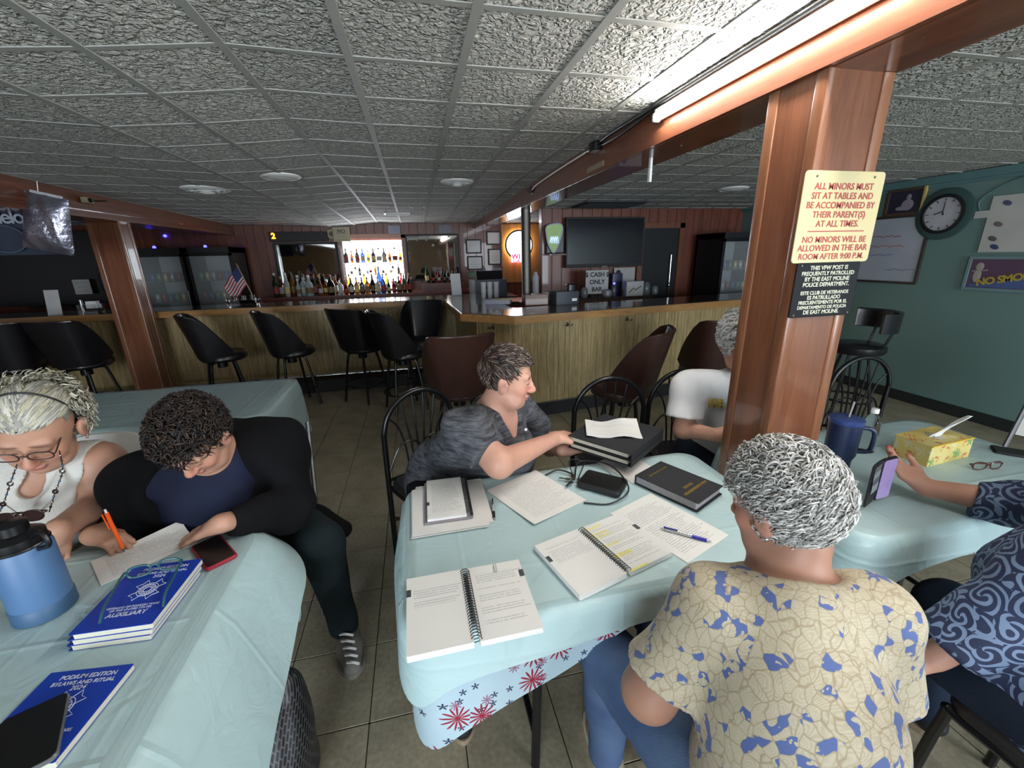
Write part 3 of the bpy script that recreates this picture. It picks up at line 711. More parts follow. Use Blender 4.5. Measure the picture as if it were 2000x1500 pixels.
def field(prims, h, fold=0., fdir=(0, 0, 1), ffreq=26., cuts=(), seed=0):
    lo = np.min([p.bb()[0] for p in prims if not p.sub], 0) - 4 * h; hi = np.max([p.bb()[1] for p in prims if not p.sub], 0) + 4 * h
    n = np.ceil((hi - lo) / h).astype(int) + 1
    D = np.full(n, .2, np.float32); ax = [lo[i] + h * np.arange(n[i]) for i in range(3)]
    for p in prims:
        b0, b1 = p.bb(); pad = p.k + 3 * h
        i0 = np.clip(np.floor((b0 - pad - lo) / h).astype(int), 0, n - 1); i1 = np.clip(np.ceil((b1 + pad - lo) / h).astype(int) + 1, 1, n)
        if np.any(i1 <= i0): continue
        G = np.stack(np.meshgrid(*[ax[i][i0[i]:i1[i]] for i in range(3)], indexing='ij'), -1)
        d = p.d(G)
        for (q, nn) in p.clip: d = np.maximum(d, (G - np.asarray(q)) @ unit(nn))
        sl = tuple(slice(i0[i], i1[i]) for i in range(3)); a = D[sl]; k = max(p.k, 1e-4)
        if p.sub:
            d = -d; hh = np.clip(.5 - .5 * (d - a) / k, 0, 1); D[sl] = d * (1 - hh) + a * hh + k * hh * (1 - hh)
        else:
            hh = np.clip(.5 + .5 * (d - a) / k, 0, 1); D[sl] = d * (1 - hh) + a * hh - k * hh * (1 - hh)
    if fold or cuts:
        G = np.stack(np.meshgrid(*ax, indexing='ij'), -1)
        if fold:
            f = np.asarray(fdir, float); rs = np.random.default_rng(seed); w = 0
            for i in range(4):
                dv = unit(f + rs.normal(0, .55, 3)); o = unit(rs.normal(0, 1, 3)); fr = ffreq * (.7 + .35 * i)
                w = w + np.sin(fr * (G @ dv) + 1.6 * np.sin(9 * (G @ o) + i) + rs.uniform(0, 6)) / (1 + .5 * i)
            D = D + fold * w.astype(np.float32) * .5
        for (q, nn) in cuts: D = np.maximum(D, (G - np.asarray(q)) @ unit(nn))
    return D.astype(np.float32), lo
def surface(D, lo, h):
    S = D < 0; nx, ny, nz = D.shape
    c = np.zeros((nx - 1, ny - 1, nz - 1), np.int8)
    for i in (0, 1):
        for j in (0, 1):
            for k in (0, 1): c += S[i:nx - 1 + i, j:ny - 1 + j, k:nz - 1 + k]
    act = np.argwhere((c > 0) & (c < 8)); idx = np.full(c.shape, -1, np.int32); idx[tuple(act.T)] = np.arange(len(act))
    acc = np.zeros((len(act), 3)); cnt = np.zeros(len(act))
    cor = [(i, j, k) for i in (0, 1) for j in (0, 1) for k in (0, 1)]
    val = {q: D[act[:, 0] + q[0], act[:, 1] + q[1], act[:, 2] + q[2]] for q in cor}
    for q in cor:
        for a in range(3):
            if q[a] == 0:
                q2 = tuple(1 if i == a else q[i] for i in range(3)); v0, v1 = val[q], val[q2]; m = (v0 < 0) != (v1 < 0)
                t = np.where(m, v0 / np.where(m, v0 - v1, 1), 0); p = np.tile(np.array(q, float), (len(act), 1)); p[:, a] += t
                acc[m] += p[m]; cnt[m] += 1
    V = (act + acc / cnt[:, None]) * h + lo; F = []
    for a in range(3):
        b, c_ = (a + 1) % 3, (a + 2) % 3
        s0 = [slice(1, -1)] * 3; s0[a] = slice(0, -1); s1 = list(s0); s1[a] = slice(1, None)
        A, B = S[tuple(s0)], S[tuple(s1)]
        for inside in (True, False):
            e = np.argwhere((A != B) & (A == inside))
            if not len(e): continue
            off = np.array([1, 1, 1]); off[a] = 0; e = e + off
            def cell(db, dc):
                q = e.copy(); q[:, b] -= db; q[:, c_] -= dc; return idx[tuple(q.T)]
            quad = np.stack([cell(1, 1), cell(0, 1), cell(0, 0), cell(1, 0)], 1)
            F.append(quad if inside else quad[:, ::-1])
    return V, np.concatenate(F)
def relax(V, F, it=2, lam=.5):
    for _ in range(it):
        s = np.zeros_like(V); n = np.zeros(len(V))
        for i in range(4):
            for j in ((i + 1) % 4, (i - 1) % 4): np.add.at(s, F[:, i], V[F[:, j]]); np.add.at(n, F[:, i], 1)
        V = V * (1 - lam) + lam * s / np.maximum(n, 1)[:, None]
    return V
def solid(name, prims, h, m, parent, paint=(), base=(1, 1, 1), it=1, **kw):
    D, lo = field(prims, h, **kw); V, F = surface(D, lo, h); V = relax(V, F, it, .45)
    return skin_mesh(name, V, F, m, parent, paint, base)
def skin_mesh(name, V, F, m, parent, paint=(), base=(1, 1, 1)):
    me = bpy.data.meshes.new(name); me.vertices.add(len(V)); me.vertices.foreach_set('co', V.ravel())
    me.loops.add(F.size); me.loops.foreach_set('vertex_index', F.ravel().astype(np.int32))
    me.polygons.add(len(F)); me.polygons.foreach_set('loop_start', np.arange(0, F.size, F.shape[1], dtype=np.int32))
    me.polygons.foreach_set('use_smooth', np.ones(len(F), bool)); me.update(calc_edges=True); me.validate()
    C = np.tile(np.array(list(base) + [1.]), (len(V), 1))
    for (p, col, soft) in paint:
        w = np.clip(1 - (p.d(V) + soft * .5) / soft, 0, 1)[:, None]; C[:, :3] = C[:, :3] * (1 - w) + np.array(col) * w
    at_ = me.color_attributes.new('Col', 'FLOAT_COLOR', 'POINT'); at_.data.foreach_set('color', C.ravel())
    me.materials.append(m); return link(name, me, parent, True)
def skin_mat():
    t = NT('skin'); a = t.n('Attribute', _attribute_name='Col').outputs['Color']
    n1 = t.noise(35., 4.); n2 = t.noise(7., 3.)
    t.base(t.mix(t.math('MULTIPLY', n2, .2), t.mix(t.math('MULTIPLY', n1, .22), a, '#945c4a'), '#b98a78'))
    t.set(rough=.48, spec=.35, sss=.06); t.b.inputs['Subsurface Radius'].default_value = (.01, .004, .002); t.bump(t.noise(220., 2.), .12, .001); return t.m
def hair_mat(name, rough=.45):
    t = NT(name); t.base(t.n('Attribute', _attribute_name='Col').outputs['Color']); t.set(rough=rough, spec=.4); return t.m
M_skin = skin_mat(); M_hair = hair_mat('hair_strands')
def lin(h): return srgb(h)[:3]
def head_prims(c, Rm, wide=1., jowl=0., s=1.):
    """Rm columns: right, forward (face), up"""
    def W(x, y, z): return c + s * (Rm @ np.array([x, y, z]))
    def E(x, y, z, rx, ry, rz, k=.015, **kw): return Ell(W(x, y, z), np.array([rx, ry, rz]) * s, Rm, k, **kw)
    P = [E(0, -.014, .034, .074 * wide, .094, .086), E(0, .02, -.022, .063 * wide, .066, .082, .03), E(0, .034, -.07, .05 * wide, .046, .036, .03), E(0, .066, -.092, .02, .017, .016, .02)]
    for q in (-1, 1):
        P += [E(q * .037 * wide, .056, -.03, .026, .026, .026, .02), E(q * .03, .074, .024, .026, .014, .012, .014), E(q * .084 * wide, -.008, -.014, .011, .021, .034, .004), E(q * .091 * wide, -.018, .002, .007, .012, .022, .003), E(q * .097 * wide, .0, -.012, .008, .010, .018, .003, sub=True)]
        if jowl: P += [E(q * .042 * wide, .036, -.078, .024, .03, .024, .025)]
    if jowl: P += [E(0, .03, -.105, .045, .04, .022 * jowl, .03)]
    P += [Cone(W(0, .084, .012), W(0, .106, -.028), .008 * s, .012 * s, .012), E(0, .105, -.032, .014, .013, .012, .008), E(-.012, .096, -.036, .009, .01, .008, .006), E(.012, .096, -.036, .009, .01, .008, .006)]
    for q in (-1, 1):
        P += [E(q * .031, .098, .006, .019, .014, .011, .012, sub=True), E(q * .031, .075, .005, .0165, .0145, .0135, .005), Cone(W(q * .018, .093, -.042), W(q * .032, .082, -.066), .0025 * s, .002 * s, .006, sub=True)]
    P += [E(0, .088, -.058, .023, .011, .0065, .004), E(0, .086, -.069, .02, .0105, .0075, .004), Cone(W(-.02, .0975, -.063), W(.02, .0975, -.063), .002 * s, .002 * s, .002, sub=True)]
    paint = [(E(0, .086, -.064, .024, .016, .012), lin('#a8605a'), .006), (E(0, .1, -.032, .018, .018, .016), lin('#c07a66'), .02)]
    for q in (-1, 1):
        paint += [(E(q * .042, .06, -.03, .022, .03, .02), lin('#c4806c'), .03), (E(q * .094, -.008, -.014, .01, .018, .03), lin('#b08070'), .012), (E(q * .031, .088, .002, .017, .016, .0036), lin('#2a1712'), .004), (E(q * .033, .086, .027, .022, .016, .0045), lin('#5a4034'), .006)]
    return P, paint, W
def hand_prims(wr, fwd, palm, side, curl=(.5, .5, .5, .5), thumb=.5, L=.18, spread=.06, k=.004):
    """wr wrist, fwd towards the fingers, palm normal (out of the palm), side = thumb side"""
    f, n = unit(fwd), unit(palm); n = unit(n - f * (n @ f)); s_ = np.cross(n, f); s_ = s_ if s_ @ np.asarray(side) > 0 else -s_
    q = L / .18; P = []; tips = []
    kn = wr + f * .088 * q
    P.append(Cone(wr - f * .01, wr + f * .03 * q, .024 * q, .026 * q, .02))
    for i, o in enumerate((.029, .010, -.010, -.028)):
        b = kn + s_ * o * q - f * .006 * abs(i - 1) * q
        P.append(Cone(wr + s_ * o * .55 * q + f * .015 * q, b, .0145 * q, .0115 * q, .014))
        d = unit(f + s_ * (o / .029) * spread); a = 0.; p = b; ln = np.array((.042, .026, .021)) * (.92, 1.05, .98, .78)[i] * q
        for j in range(3):
            a += curl[i] * (.8, 1.0, .7)[j]; dv = d * cos(a) + n * sin(a); p2 = p + dv * ln[j]; r = np.array((.0098, .0088, .0078, .0066)) * q * (1, 1, 1, .88)[i]
            P.append(Cone(p, p2, r[j], r[j + 1], k)); p = p2
        tips.append((p, dv, n))
    b = wr + s_ * .024 * q + f * .022 * q; m_ = wr + s_ * (.047) * q + f * .052 * q + n * .012 * q
    t1 = m_ + unit(f + s_ * (.5 - thumb) + n * thumb * .9) * .034 * q; t2 = t1 + unit(f * .9 - s_ * thumb * .5 + n * thumb * .9) * .026 * q
    P += [Cone(b, m_, .018 * q, .0135 * q, .014), Cone(m_, t1, .0115 * q, .0102 * q, k), Cone(t1, t2, .0102 * q, .0078 * q, k)]; tips.append((t2, unit(t2 - t1), n))
    return P, tips
def locks(name, parent, roots, dirs, length, radius, cols, n=9, sides=4, curl=0., freq=3., gravity=0., seed=0, taper=.5, cap=None, jitter=.15, lift=.0, follow=None):
    """hair as tapering tubes; follow=(centre, Rm, radii) keeps the lock hugging the skull"""
    rs = np.random.default_rng(seed); V = []; F = []; C = []; nv = 0
    for r0, d0 in zip(roots, dirs):
        L = length * rs.uniform(.7, 1.25); d = unit(d0 + rs.normal(0, jitter, 3)); u, w, _ = frame_for(d); ph = rs.uniform(0, 6.28); fr = freq * rs.uniform(.8, 1.3); cr = curl * rs.uniform(.6, 1.3)
        p = np.array(r0, float); pts = []; dd = d.copy()
        for i in range(n):
            t = i / (n - 1); e = min(1., t * 3)
            pts.append(p + cr * e * (cos(ph + fr * 6.28 * t) * u + sin(ph + fr * 6.28 * t) * w))
            p = p + dd * L / (n - 1); dd = unit(dd + np.array([0, 0, -gravity / n]))
            if follow is not None:
                c, Rm, rr = follow; q = (p - c) @ Rm; k0 = np.sqrt(((q / rr) ** 2).sum())
                tgt = 1. + lift * t
                p = c + Rm @ (q / k0 * (k0 * .35 + .65 * tgt) if k0 > 0 else q)
        rad_ = radius * rs.uniform(.75, 1.3) * np.interp(np.linspace(0, 1, n), [0, .25, .7, 1], [.8, 1, .85, 1 - taper])
        mb = MB().tube(pts, rad_, sides, cap=True); vv = mb.v[0]
        col = np.array(cols[rs.integers(len(cols))]) * rs.uniform(.85, 1.15)
        V.append(vv); C.append(np.tile(col, (len(vv), 1))); F += [tuple(i + nv for i in f) for f in mb.f]; nv += len(vv)
    if cap is not None:
        cv, cf, cc = cap; V.append(cv); C.append(np.tile(np.array(cc), (len(cv), 1))); F += [tuple(int(i) + nv for i in f) for f in cf]
    v = np.concatenate(V); c = np.column_stack([np.concatenate(C), np.ones(len(v))])
    me = bpy.data.meshes.new(name); me.from_pydata(v.tolist(), [], F); me.update(); me.polygons.foreach_set('use_smooth', [True] * len(me.polygons))
    a_ = me.color_attributes.new('Col', 'FLOAT_COLOR', 'POINT'); a_.data.foreach_set('color', c.ravel()); me.materials.append(M_hair)
    return link(name, me, parent, True)
def scalp(c, Rm, s, ok, n, seed, rr=(.079, .099, .092), off=(0, -.014, .034)):
    """points spread over the hair-bearing part of the skull; ok(x,y,z) in unit-sphere head axes (right, face, up)"""
    rs = np.random.default_rng(seed); out = []; nn = []
    while len(out) < n:
        q = unit(rs.normal(0, 1, 3))
        if ok(*q): out.append(c + s * (Rm @ (np.array(off) + q * np.array(rr)))); nn.append(Rm @ unit(q / np.array(rr)))
    return np.array(out), np.array(nn)
def cap_mesh(c, Rm, s, ok, rr, off=(0, -.014, .034), nu=40, nv=24):
    V = []; I = {}; F = []
    for i in range(nv + 1):
        for j in range(nu):
            t = PI * i / nv; a = 2 * PI * j / nu; q = (sin(t) * cos(a), sin(t) * sin(a), cos(t)); V.append(c + s * (Rm @ (np.array(off) + np.array(q) * np.array(rr)))); I[(i, j)] = ok(*q)
    for i in range(nv):
        for j in range(nu):
            j2 = (j + 1) % nu
            if I[(i, j)] and I[(i + 1, j)] and I[(i, j2)] and I[(i + 1, j2)]: F.append((i * nu + j, (i + 1) * nu + j, (i + 1) * nu + j2, i * nu + j2))
    return np.array(V), F
def face_frame(fwd, up=(0, 0, 1), roll=0.):
    f = unit(fwd); r = unit(np.cross(f, np.asarray(up, float))); u = np.cross(r, f)
    if roll: r, u = r * cos(roll) + u * sin(roll), u * cos(roll) - r * sin(roll)
    return np.stack([r, f, u], 1)
def cloth_mat(name, c1, c2, rough=.8, weave=400., streak=None, bump=.25):
    t = NT(name); v = t.obj(); n = t.noise(5., 3., v)
    if streak: n = t.noise(1., 4., t.mapped(streak, v=v), .7, .4)
    t.base(t.ramp(n, [(.35, c1), (.65, c2)])); t.set(rough=rough, spec=.2); t.bump(t.math('ADD', t.noise(weave, 2., v), t.math('MULTIPLY', t.noise(14., 3., v), 1.5)), bump, .004); MATS[name] = t.m; return t.m
def shoe(name, parent, heel, toe, m, msole, w=.045, hgt=.09):
    heel, toe = np.asarray(heel, float), np.asarray(toe, float); f = unit(toe - heel); up = np.array([0, 0, 1.]); mid = heel + (toe - heel) * .55
    o = solid(name, [Cone(heel + up * (hgt * .55), mid + up * .042, w * .85, w * .9, .03), Cone(mid + up * .042, toe - f * .035 + up * .035, w * .92, w * .72, .03), Cone(heel + up * hgt * .6, heel + up * (hgt + .03) + f * .015, w * .8, w * .8, .02)], .008, m, parent,
              cuts=[((0, 0, heel[2] + .018), (0, 0, -1))])
    s_ = np.cross(up, f); pts = [heel + s_ * w * .8, mid + s_ * w * 1.02, toe - f * .04 + s_ * w * .9, toe, toe - f * .04 - s_ * w * .9, mid - s_ * w * 1.02, heel - s_ * w * .8, heel - f * .03]
    q = spline(pts, 4, True); MB().prism([(a[0], a[1]) for a in q], heel[2], heel[2] + .024).build('sole', msole, o)
    return o
# ------------------------------------------------------------------ the people
SKIN1, SKIN2, SKIN3 = lin('#c99a85'), lin('#b58a72'), lin('#9c7561')
M_heather = cloth_mat('heather_grey_jersey', '#2b2c31', '#63656b', streak=(14, 14, 90))
M_blackjk = cloth_mat('black_fleece', '#060608', '#0d0d10', rough=.95, bump=.6)
M_navytee = cloth_mat('navy_jersey', '#121628', '#1a2036')
M_teal = cloth_mat('dark_teal_trousers', '#10191b', '#1b282b')
M_linen = cloth_mat('white_linen', '#b9b6ae', '#cfccc4', rough=.85, weave=250., bump=.4)
M_whitetee = cloth_mat('white_jersey', '#c9cacb', '#dcdcdc')
M_jeans = cloth_mat('blue_jeans', '#3f5070', '#566a86', rough=.85)
M_darkjeans = cloth_mat('dark_blue_jeans', '#111823', '#1b2636', rough=.85)
M_shoegrey = mat('grey_canvas', '#77736a', rough=.85, var=.25, vscale=40.); M_sole = mat('rubber_sole', '#c9c3b2', rough=.7); M_soleb = mat('beige_sole', '#8a7a64', rough=.7)
# flowered blouse: cream leaves with tan outlines on a blue ground
t = NT('flowered_blouse'); v = t.obj(); vv = t.vmath('ADD', v, t.vmath('SCALE', t.n('TexNoise', Vector=v, Scale=14., Detail=2.).outputs['Color'], .045))
vo = t.n('TexVoronoi', Vector=t.mapped((52, 52, 34), v=vv), Scale=1.); ve = t.n('TexVoronoi', _feature='DISTANCE_TO_EDGE', Vector=t.mapped((52, 52, 34), v=vv), Scale=1.).outputs['Distance']
pet = t.n('TexWave', _wave_type='RINGS', Vector=t.vmath('SUBTRACT', t.mapped((52, 52, 34), v=vv), vo.outputs['Position']), Scale=1.9, Distortion=2.).outputs['Fac']
c0 = t.mix(t.noise(70., 3., v), '#aea48c', '#978b72'); c0 = t.mix(t.math('MULTIPLY', pet, .35), c0, '#c2b9a4'); c0 = t.mix(t.ramp(ve, [(.015, (.8, .8, .8, 1)), (.06, (0, 0, 0, 1))]), c0, '#8a7b5e')
blue = t.math('MULTIPLY', t.math('LESS_THAN', t.xyz(vo.outputs['Color'])[0], .19), t.math('GREATER_THAN', t.noise(46., 2., vv), .45))
c0 = t.mix(blue, c0, '#46588a'); t.base(c0); t.set(rough=.7, sheen=.1); t.bump(t.noise(300., 2., v), .15, .002); M_flower = t.m
# scroll print
t = NT('scroll_print_blouse'); v = t.obj(); w3 = t.vmath('ADD', v, t.vmath('SCALE', t.n('TexNoise', Vector=v, Scale=11., Detail=1.).outputs['Color'], .05))
p = t.mapped((17, 17, 17), v=w3); vo = t.n('TexVoronoi', Vector=p, Scale=1.); d = t.vmath('SUBTRACT', p, vo.outputs['Position']); x = t.xyz(d)
sp = t.math('SINE', t.math('ADD', t.math('MULTIPLY', vo.outputs['Distance'], 22.), t.math('MULTIPLY', t.math('ARCTAN2', x[1], t.math('ADD', x[2], x[0])), 2.)))
k_ = t.ramp(t.math('ADD', sp, t.math('MULTIPLY', t.noise(45., 2., v), .9)), [(.62, (0, 0, 0, 1)), (.8, (1, 1, 1, 1))])
t.base(t.mix(k_, t.mix(t.noise(8., 2., v), '#161f38', '#202e50'), '#6c7f9c')); t.set(rough=.75); t.bump(t.noise(300., 2., v), .15, .002); M_scroll = t.m
def person(label, base): return thing('person', label, 'person', tuple(base))
def limb(a, b, c, r, k=.025): return [Cone(a, b, r[0], r[1], k), Cone(b, c, r[1], r[2], k)]
def on(z): return [((0, 0, z), (0, 0, -1))]          # flattened where the body rests on a seat
def torso(pel, chest, sl, sr, neck, hd, rp=.16, rc=.155, rs=.07, rn=.056, seat=.485):
    return [Cone(pel, chest, rp, rc, .05, on(seat)), Cone(sl, sr, rs, rs, .05), Cone(chest, (sl + sr) / 2, rc * .95, rs * 1.35, .06), Cone(neck, hd, rn * 1.1, rn, .03)]
def side_of(a, b): return unit(np.asarray(b) - np.asarray(a))

# --- A: person in the grey heather T-shirt reaching over the table
PA = person('person with short brown hair in a grey heather T-shirt reaching for papers', (.1, 1.95, 0))
hc = at(992, 737, y=1.60); RA = face_frame((.93, -.30, -.20), roll=-.03)
hp, pa, W = head_prims(hc, RA, 1.04, .8, 1.02)
sr, sl = at(912, 842, y=1.50), at(1010, 800, y=1.86); neck = at(956, 806, y=1.66); chest = at(935, 880, y=1.74); pel = np.array([.05, 1.86, .56])
er, wr = at(975, 905, y=1.36), at(1085, 856, y=1.60); el, wl = at(1075, 872, y=1.86), at(1100, 880, y=1.66)
arm_r = limb(sr, er, wr, (.068, .052, .029)); arm_l = limb(sl, el, wl, (.066, .046, .028))
hr, tips = hand_prims(wr, at(1150, 836, y=1.70) - wr, (.1, .1, -1), (.2, -.9, .2), (.42, .5, .55, .6), .45, .175)
hl, _ = hand_prims(wl, at(1200, 866, y=1.72) - wl, (0, 0, 1), (0, -1, 0), (.1, .1, .1, .1), .2, .17)
tor = torso(pel, chest, sl, sr, neck, W(0, -.02, -.07), .175, .17, .072, .058) + [Ell(at(985, 885, y=1.66), (.13, .15, .1), None, .06)]
solid('body', hp + tor + arm_r + arm_l + hr + hl, .0045, M_skin, PA, pa, SKIN1)
cut_r = (sr + (er - sr) * .70, er - sr); cut_l = (sl + (el - sl) * .6, el - sl)
gar = [p.grow(.014) for p in tor[:3]] + [tor[4].grow(.016), Cone(sr, er, .088, .082, .04, clip=[cut_r]), Cone(sl, el, .084, .078, .04, clip=[cut_l]), Ell(W(.0, .05, -.165), (.052, .1, .085), RA, .012, sub=True), Ell(neck + np.array([0.01, -.01, .05]), (.072, .072, .06), None, .01, sub=True)]
solid('t_shirt', gar, .0065, M_heather, PA, fold=.011, fdir=(.6, 0, .8), ffreq=34.)
kr, kl = np.array([.06, 1.44, .51]), np.array([.42, 1.50, .51]); ar, al = np.array([.03, 1.24, .10]), np.array([.44, 1.42, .09])
solid('trousers', [Cone(pel + (.0, 0, -.03), pel + (.0, -.05, -.02), .185, .175, .04, on(.485)), Cone(pel + (-.02, 0, -.01), kr, .095, .075, .03, on(.485)), Cone(kr, ar, .072, .05, .03), Cone(pel + (.1, 0, -.01), kl, .095, .075, .03, on(.485)), Cone(kl, al, .072, .05, .03)], .011, M_blackjk, PA, fold=.006)
shoe('shoe', PA, (.03, 1.28, 0), (.03, 1.02, 0), M_blackm, M_soleb); shoe('shoe', PA, (.44, 1.46, 0), (.46, 1.22, 0), M_blackm, M_soleb)
rr = (.083, .104, .096)
okA = lambda x, y, z: z > .40 if y > .45 else z > .0 if y > -.04 else z > -.92
cv, cf = cap_mesh(hc, RA, 1.02, okA, rr)
r0, n0 = scalp(hc, RA, 1.02, okA, 1300, 3, rr)
q0 = (r0 - hc) @ RA; fl = np.array([RA @ unit(np.array([.15 * np.sign(q[0]), .95 if q[1] > -.06 or q[2] > .05 else -.4, .25 if q[2] > .07 else -.75])) for q in q0])
locks('hair', PA, r0, fl + n0 * .25, .042, .0032, [lin('#2e2420'), lin('#3e302a'), lin('#56453a'), lin('#221b19'), lin('#75655a')], n=6, seed=5, cap=(cv, cf, lin('#33261f')), taper=.8, follow=(hc + 1.02 * (RA @ np.array([0, -.014, .034])), RA, np.array(rr) * 1.02), lift=.10, jitter=.25)
s_ = MB().ell(at(1027, 839, y=1.50), (.006, .004, .006), n=8, m=6)
s_.build('chest_badge', mat('small_white_badge', '#e8e8ee', rough=.3), PA, True, world=True)

# --- B: person in the black hooded jacket, bent over and writing
PB = person('dark-haired person in a black hooded jacket writing with an orange pen', (-.75, 1.85, 0))
hc = at(380, 858, y=1.44); RB = face_frame((-.16, -.66, -.74), roll=.10)
hp, pa, W = head_prims(hc, RB, 1.04, .6, 1.0)
sr, sl = at(285, 935, y=1.50), at(545, 880, y=1.66); neck = at(425, 885, y=1.58); chest = at(425, 950, y=1.62); pel = np.array([-.80, 1.85, .54])
er, wr = np.array([-1.03, 1.57, .72]), at(195, 1075, z=.80); el, wl = at(575, 985, y=1.50), at(440, 1030, z=.785)
wr = at(182, 1046, z=.79); wl = at(432, 1022, y=1.30); wl[2] = max(wl[2], .785)
hr, tipb = hand_prims(wr, at(258, 1062, z=.772) - wr, (.35, -.15, -.9), (.3, .85, .3), (.62, .72, .8, .85), .55, .16)
hl, _ = hand_prims(wl, at(360, 1052, z=.76) - wl, (0, .1, -1), (.0, 1, 0), (.06, .06, .08, .1), .15, .172, .12)
tor = torso(pel, chest, sl, sr, neck, W(0, -.03, -.06), .165, .165, .075, .058, seat=.46)
solid('body', hp + tor + limb(sr, er, wr, (.06, .048, .028)) + limb(sl, el, wl, (.06, .048, .028)) + hr + hl, .0048, M_skin, PB, pa, SKIN2)
solid('t_shirt', [tor[0].grow(.012), tor[1].grow(.008), tor[2].grow(.014), Ell(chest + (.0, -.08, .0), (.15, .1, .13), None, .05), Ell(neck + (-.01, -.03, .045), (.075, .085, .06), None, .012, sub=True)], .009, M_navytee, PB, fold=.005)
gar = [Cone(sr, er, .088, .074, .04), Cone(er, wr - unit(wr - er) * .05, .074, .046, .03, clip=[(wr - unit(wr - er) * .045, wr - er)]), Cone(sl, el, .092, .078, .04), Cone(el, wl - unit(wl - el) * .03, .078, .048, .03, clip=[(wl - unit(wl - el) * .02, wl - el)])]
front = at(425, 960, y=1.47)
gar += [Cone(sl, sr, .1, .1, .05), Cone(pel + (0, .01, 0), chest + (0, .05, .02), .185, .185, .05, on(.46)), Cone(chest + (.0, .05, .02), (sl + sr) / 2 + (0, .04, 0), .18, .11, .05), Cone(chest + (.14, -.02, -.05), pel + (.15, -.12, .03), .11, .12, .05, on(.46)), Cone(pel + (.12, -.08, .03), at(672, 1030, y=1.62), .11, .04, .05), Cone(chest + (-.13, -.02, -.06), pel + (-.12, -.12, .02), .1, .11, .05, on(.46)),
        Ell(neck + (.09, .08, .0), (.18, .085, .085), None, .04), Cone(neck + (-.06, .03, -.02), neck + (.14, .02, -.02), .07, .085, .04), Ell(chest + (-.01, -.22, .02), (.095, .16, .2), None, .03, sub=True), Ell(hc + (-.01, -.04, .0), (.105, .11, .11), None, .02, sub=True)]
solid('hooded_jacket', gar, .0085, M_blackjk, PB, fold=.02, fdir=(.5, .2, .8), ffreq=28.)
k1 = at(625, 1060, y=1.52); a1 = at(672, 1225, y=1.55); k2 = np.array([-.90, 1.47, .51]); a2 = np.array([-.91, 1.52, .1])
solid('trousers', [Cone(pel + (0, 0, -.02), pel + (0, -.06, -.02), .17, .165, .04, on(.46)), Cone(pel + (.1, -.02, -.0), k1, .1, .085, .03, on(.46)), Cone(k1, a1, .082, .056, .03, clip=[(a1, a1 - k1)]), Cone(pel + (-.1, -.02, -.0), k2, .095, .08, .03, on(.46)), Cone(k2, a2, .08, .055, .03)], .01, M_teal, PB, fold=.007)
s1 = shoe('shoe', PB, (-.43, 1.62, 0), (-.37, 1.36, 0), M_shoegrey, M_shoegrey, .05, .1); shoe('shoe', PB, (-.9, 1.56, 0), (-.9, 1.32, 0), M_shoegrey, M_shoegrey)
for i in range(5): MB().tube(spline([(-.43 + .01 * i, 1.49 - .028 * i, .105 - .008 * i), (-.405 + .01 * i, 1.475 - .028 * i, .118 - .008 * i), (-.375 + .008 * i, 1.475 - .028 * i, .104 - .008 * i)], 4), .005, 5).build('shoelace', M_white, s1)
rr = (.087, .108, .102)
okB = lambda x, y, z: (z > .35 if y > .5 else z > -.62) and not (y > .3 and z < .3) and not (abs(x) > .8 and z < .0 and -.2 < y)
cv, cf = cap_mesh(hc, RB, 1.0, okB, rr)
r0, n0 = scalp(hc, RB, 1.0, okB, 1500, 9, rr)
fl = np.array([unit(n * .5 + np.random.default_rng(i).normal(0, .6, 3)) for i, n in enumerate(n0)])
locks('hair', PB, r0, fl, .06, .0029, [lin('#1c1412'), lin('#2a1d18'), lin('#38281f'), lin('#120d0c')], n=7, curl=.008, freq=.9, seed=6, cap=(cv, cf, lin('#1a1210')), taper=.8, follow=(hc + RB @ np.array([0, -.014, .034]), RB, np.array(rr) * 1.04), lift=.22)

# --- C: person with grey hair, glasses and a white sleeveless blouse
PC = person('grey-haired person in glasses and a white sleeveless blouse looking down', (-1.35, 1.85, 0))
hc = at(72, 838, y=1.46); RC = face_frame((.16, -.80, -.50), (0, .1, 1), roll=.14)
hp, pa, W = head_prims(hc, RC, 1.08, 1., 1.05); headC, WC = hc, W
sr, sl = np.array([-1.51, 1.53, .94]), at(196, 905, y=1.60); neck = at(100, 900, y=1.58); chest = at(82, 985, y=1.60); pel = np.array([-1.47, 1.82, .55])
er, wr = np.array([-1.56, 1.46, .80]), np.array([-1.36, 1.29, .80]); el, wl = at(196, 985, y=1.55), at(112, 1036, y=1.33)
hl, _ = hand_prims(wl, at(105, 1092, z=.755) - wl, (-.1, -.2, -1), (-1, 0, 0), (.16, .2, .2, .25), .2, .178, .05)
hr, _ = hand_prims(wr, np.array([-1.22, 1.24, .765]) - wr, (0, 0, -1), (0, 1, 0), (.3, .3, .35, .4), .3, .17)
tor = torso(pel, chest, sl, sr, neck, W(0, -.03, -.07), .175, .17, .07, .06, seat=.46)
solid('body', hp + tor + limb(sr, er, wr, (.066, .05, .03)) + limb(sl, el, wl, (.07, .056, .031)) + hl + hr, .0048, M_skin, PC, pa, SKIN2)
gar = [p.grow(.014) for p in tor[:3]] + [Ell(chest + (-.09, -.1, -.02), (.1, .1, .1), None, .05), Ell(chest + (.09, -.1, -.02), (.1, .1, .1), None, .05),
       Cone(sl + (.03, .0, -.01), el, .085, .066, .015, sub=True), Cone(sr + (-.03, 0, -.01), er, .085, .066, .015, sub=True), Cone(neck + (0, -.0, .03), neck + (0.0, -.10, -.05), .076, .03, .012, sub=True)]
solid('blouse', gar, .0075, M_linen, PC, fold=.007, fdir=(.8, 0, .5), ffreq=22.)
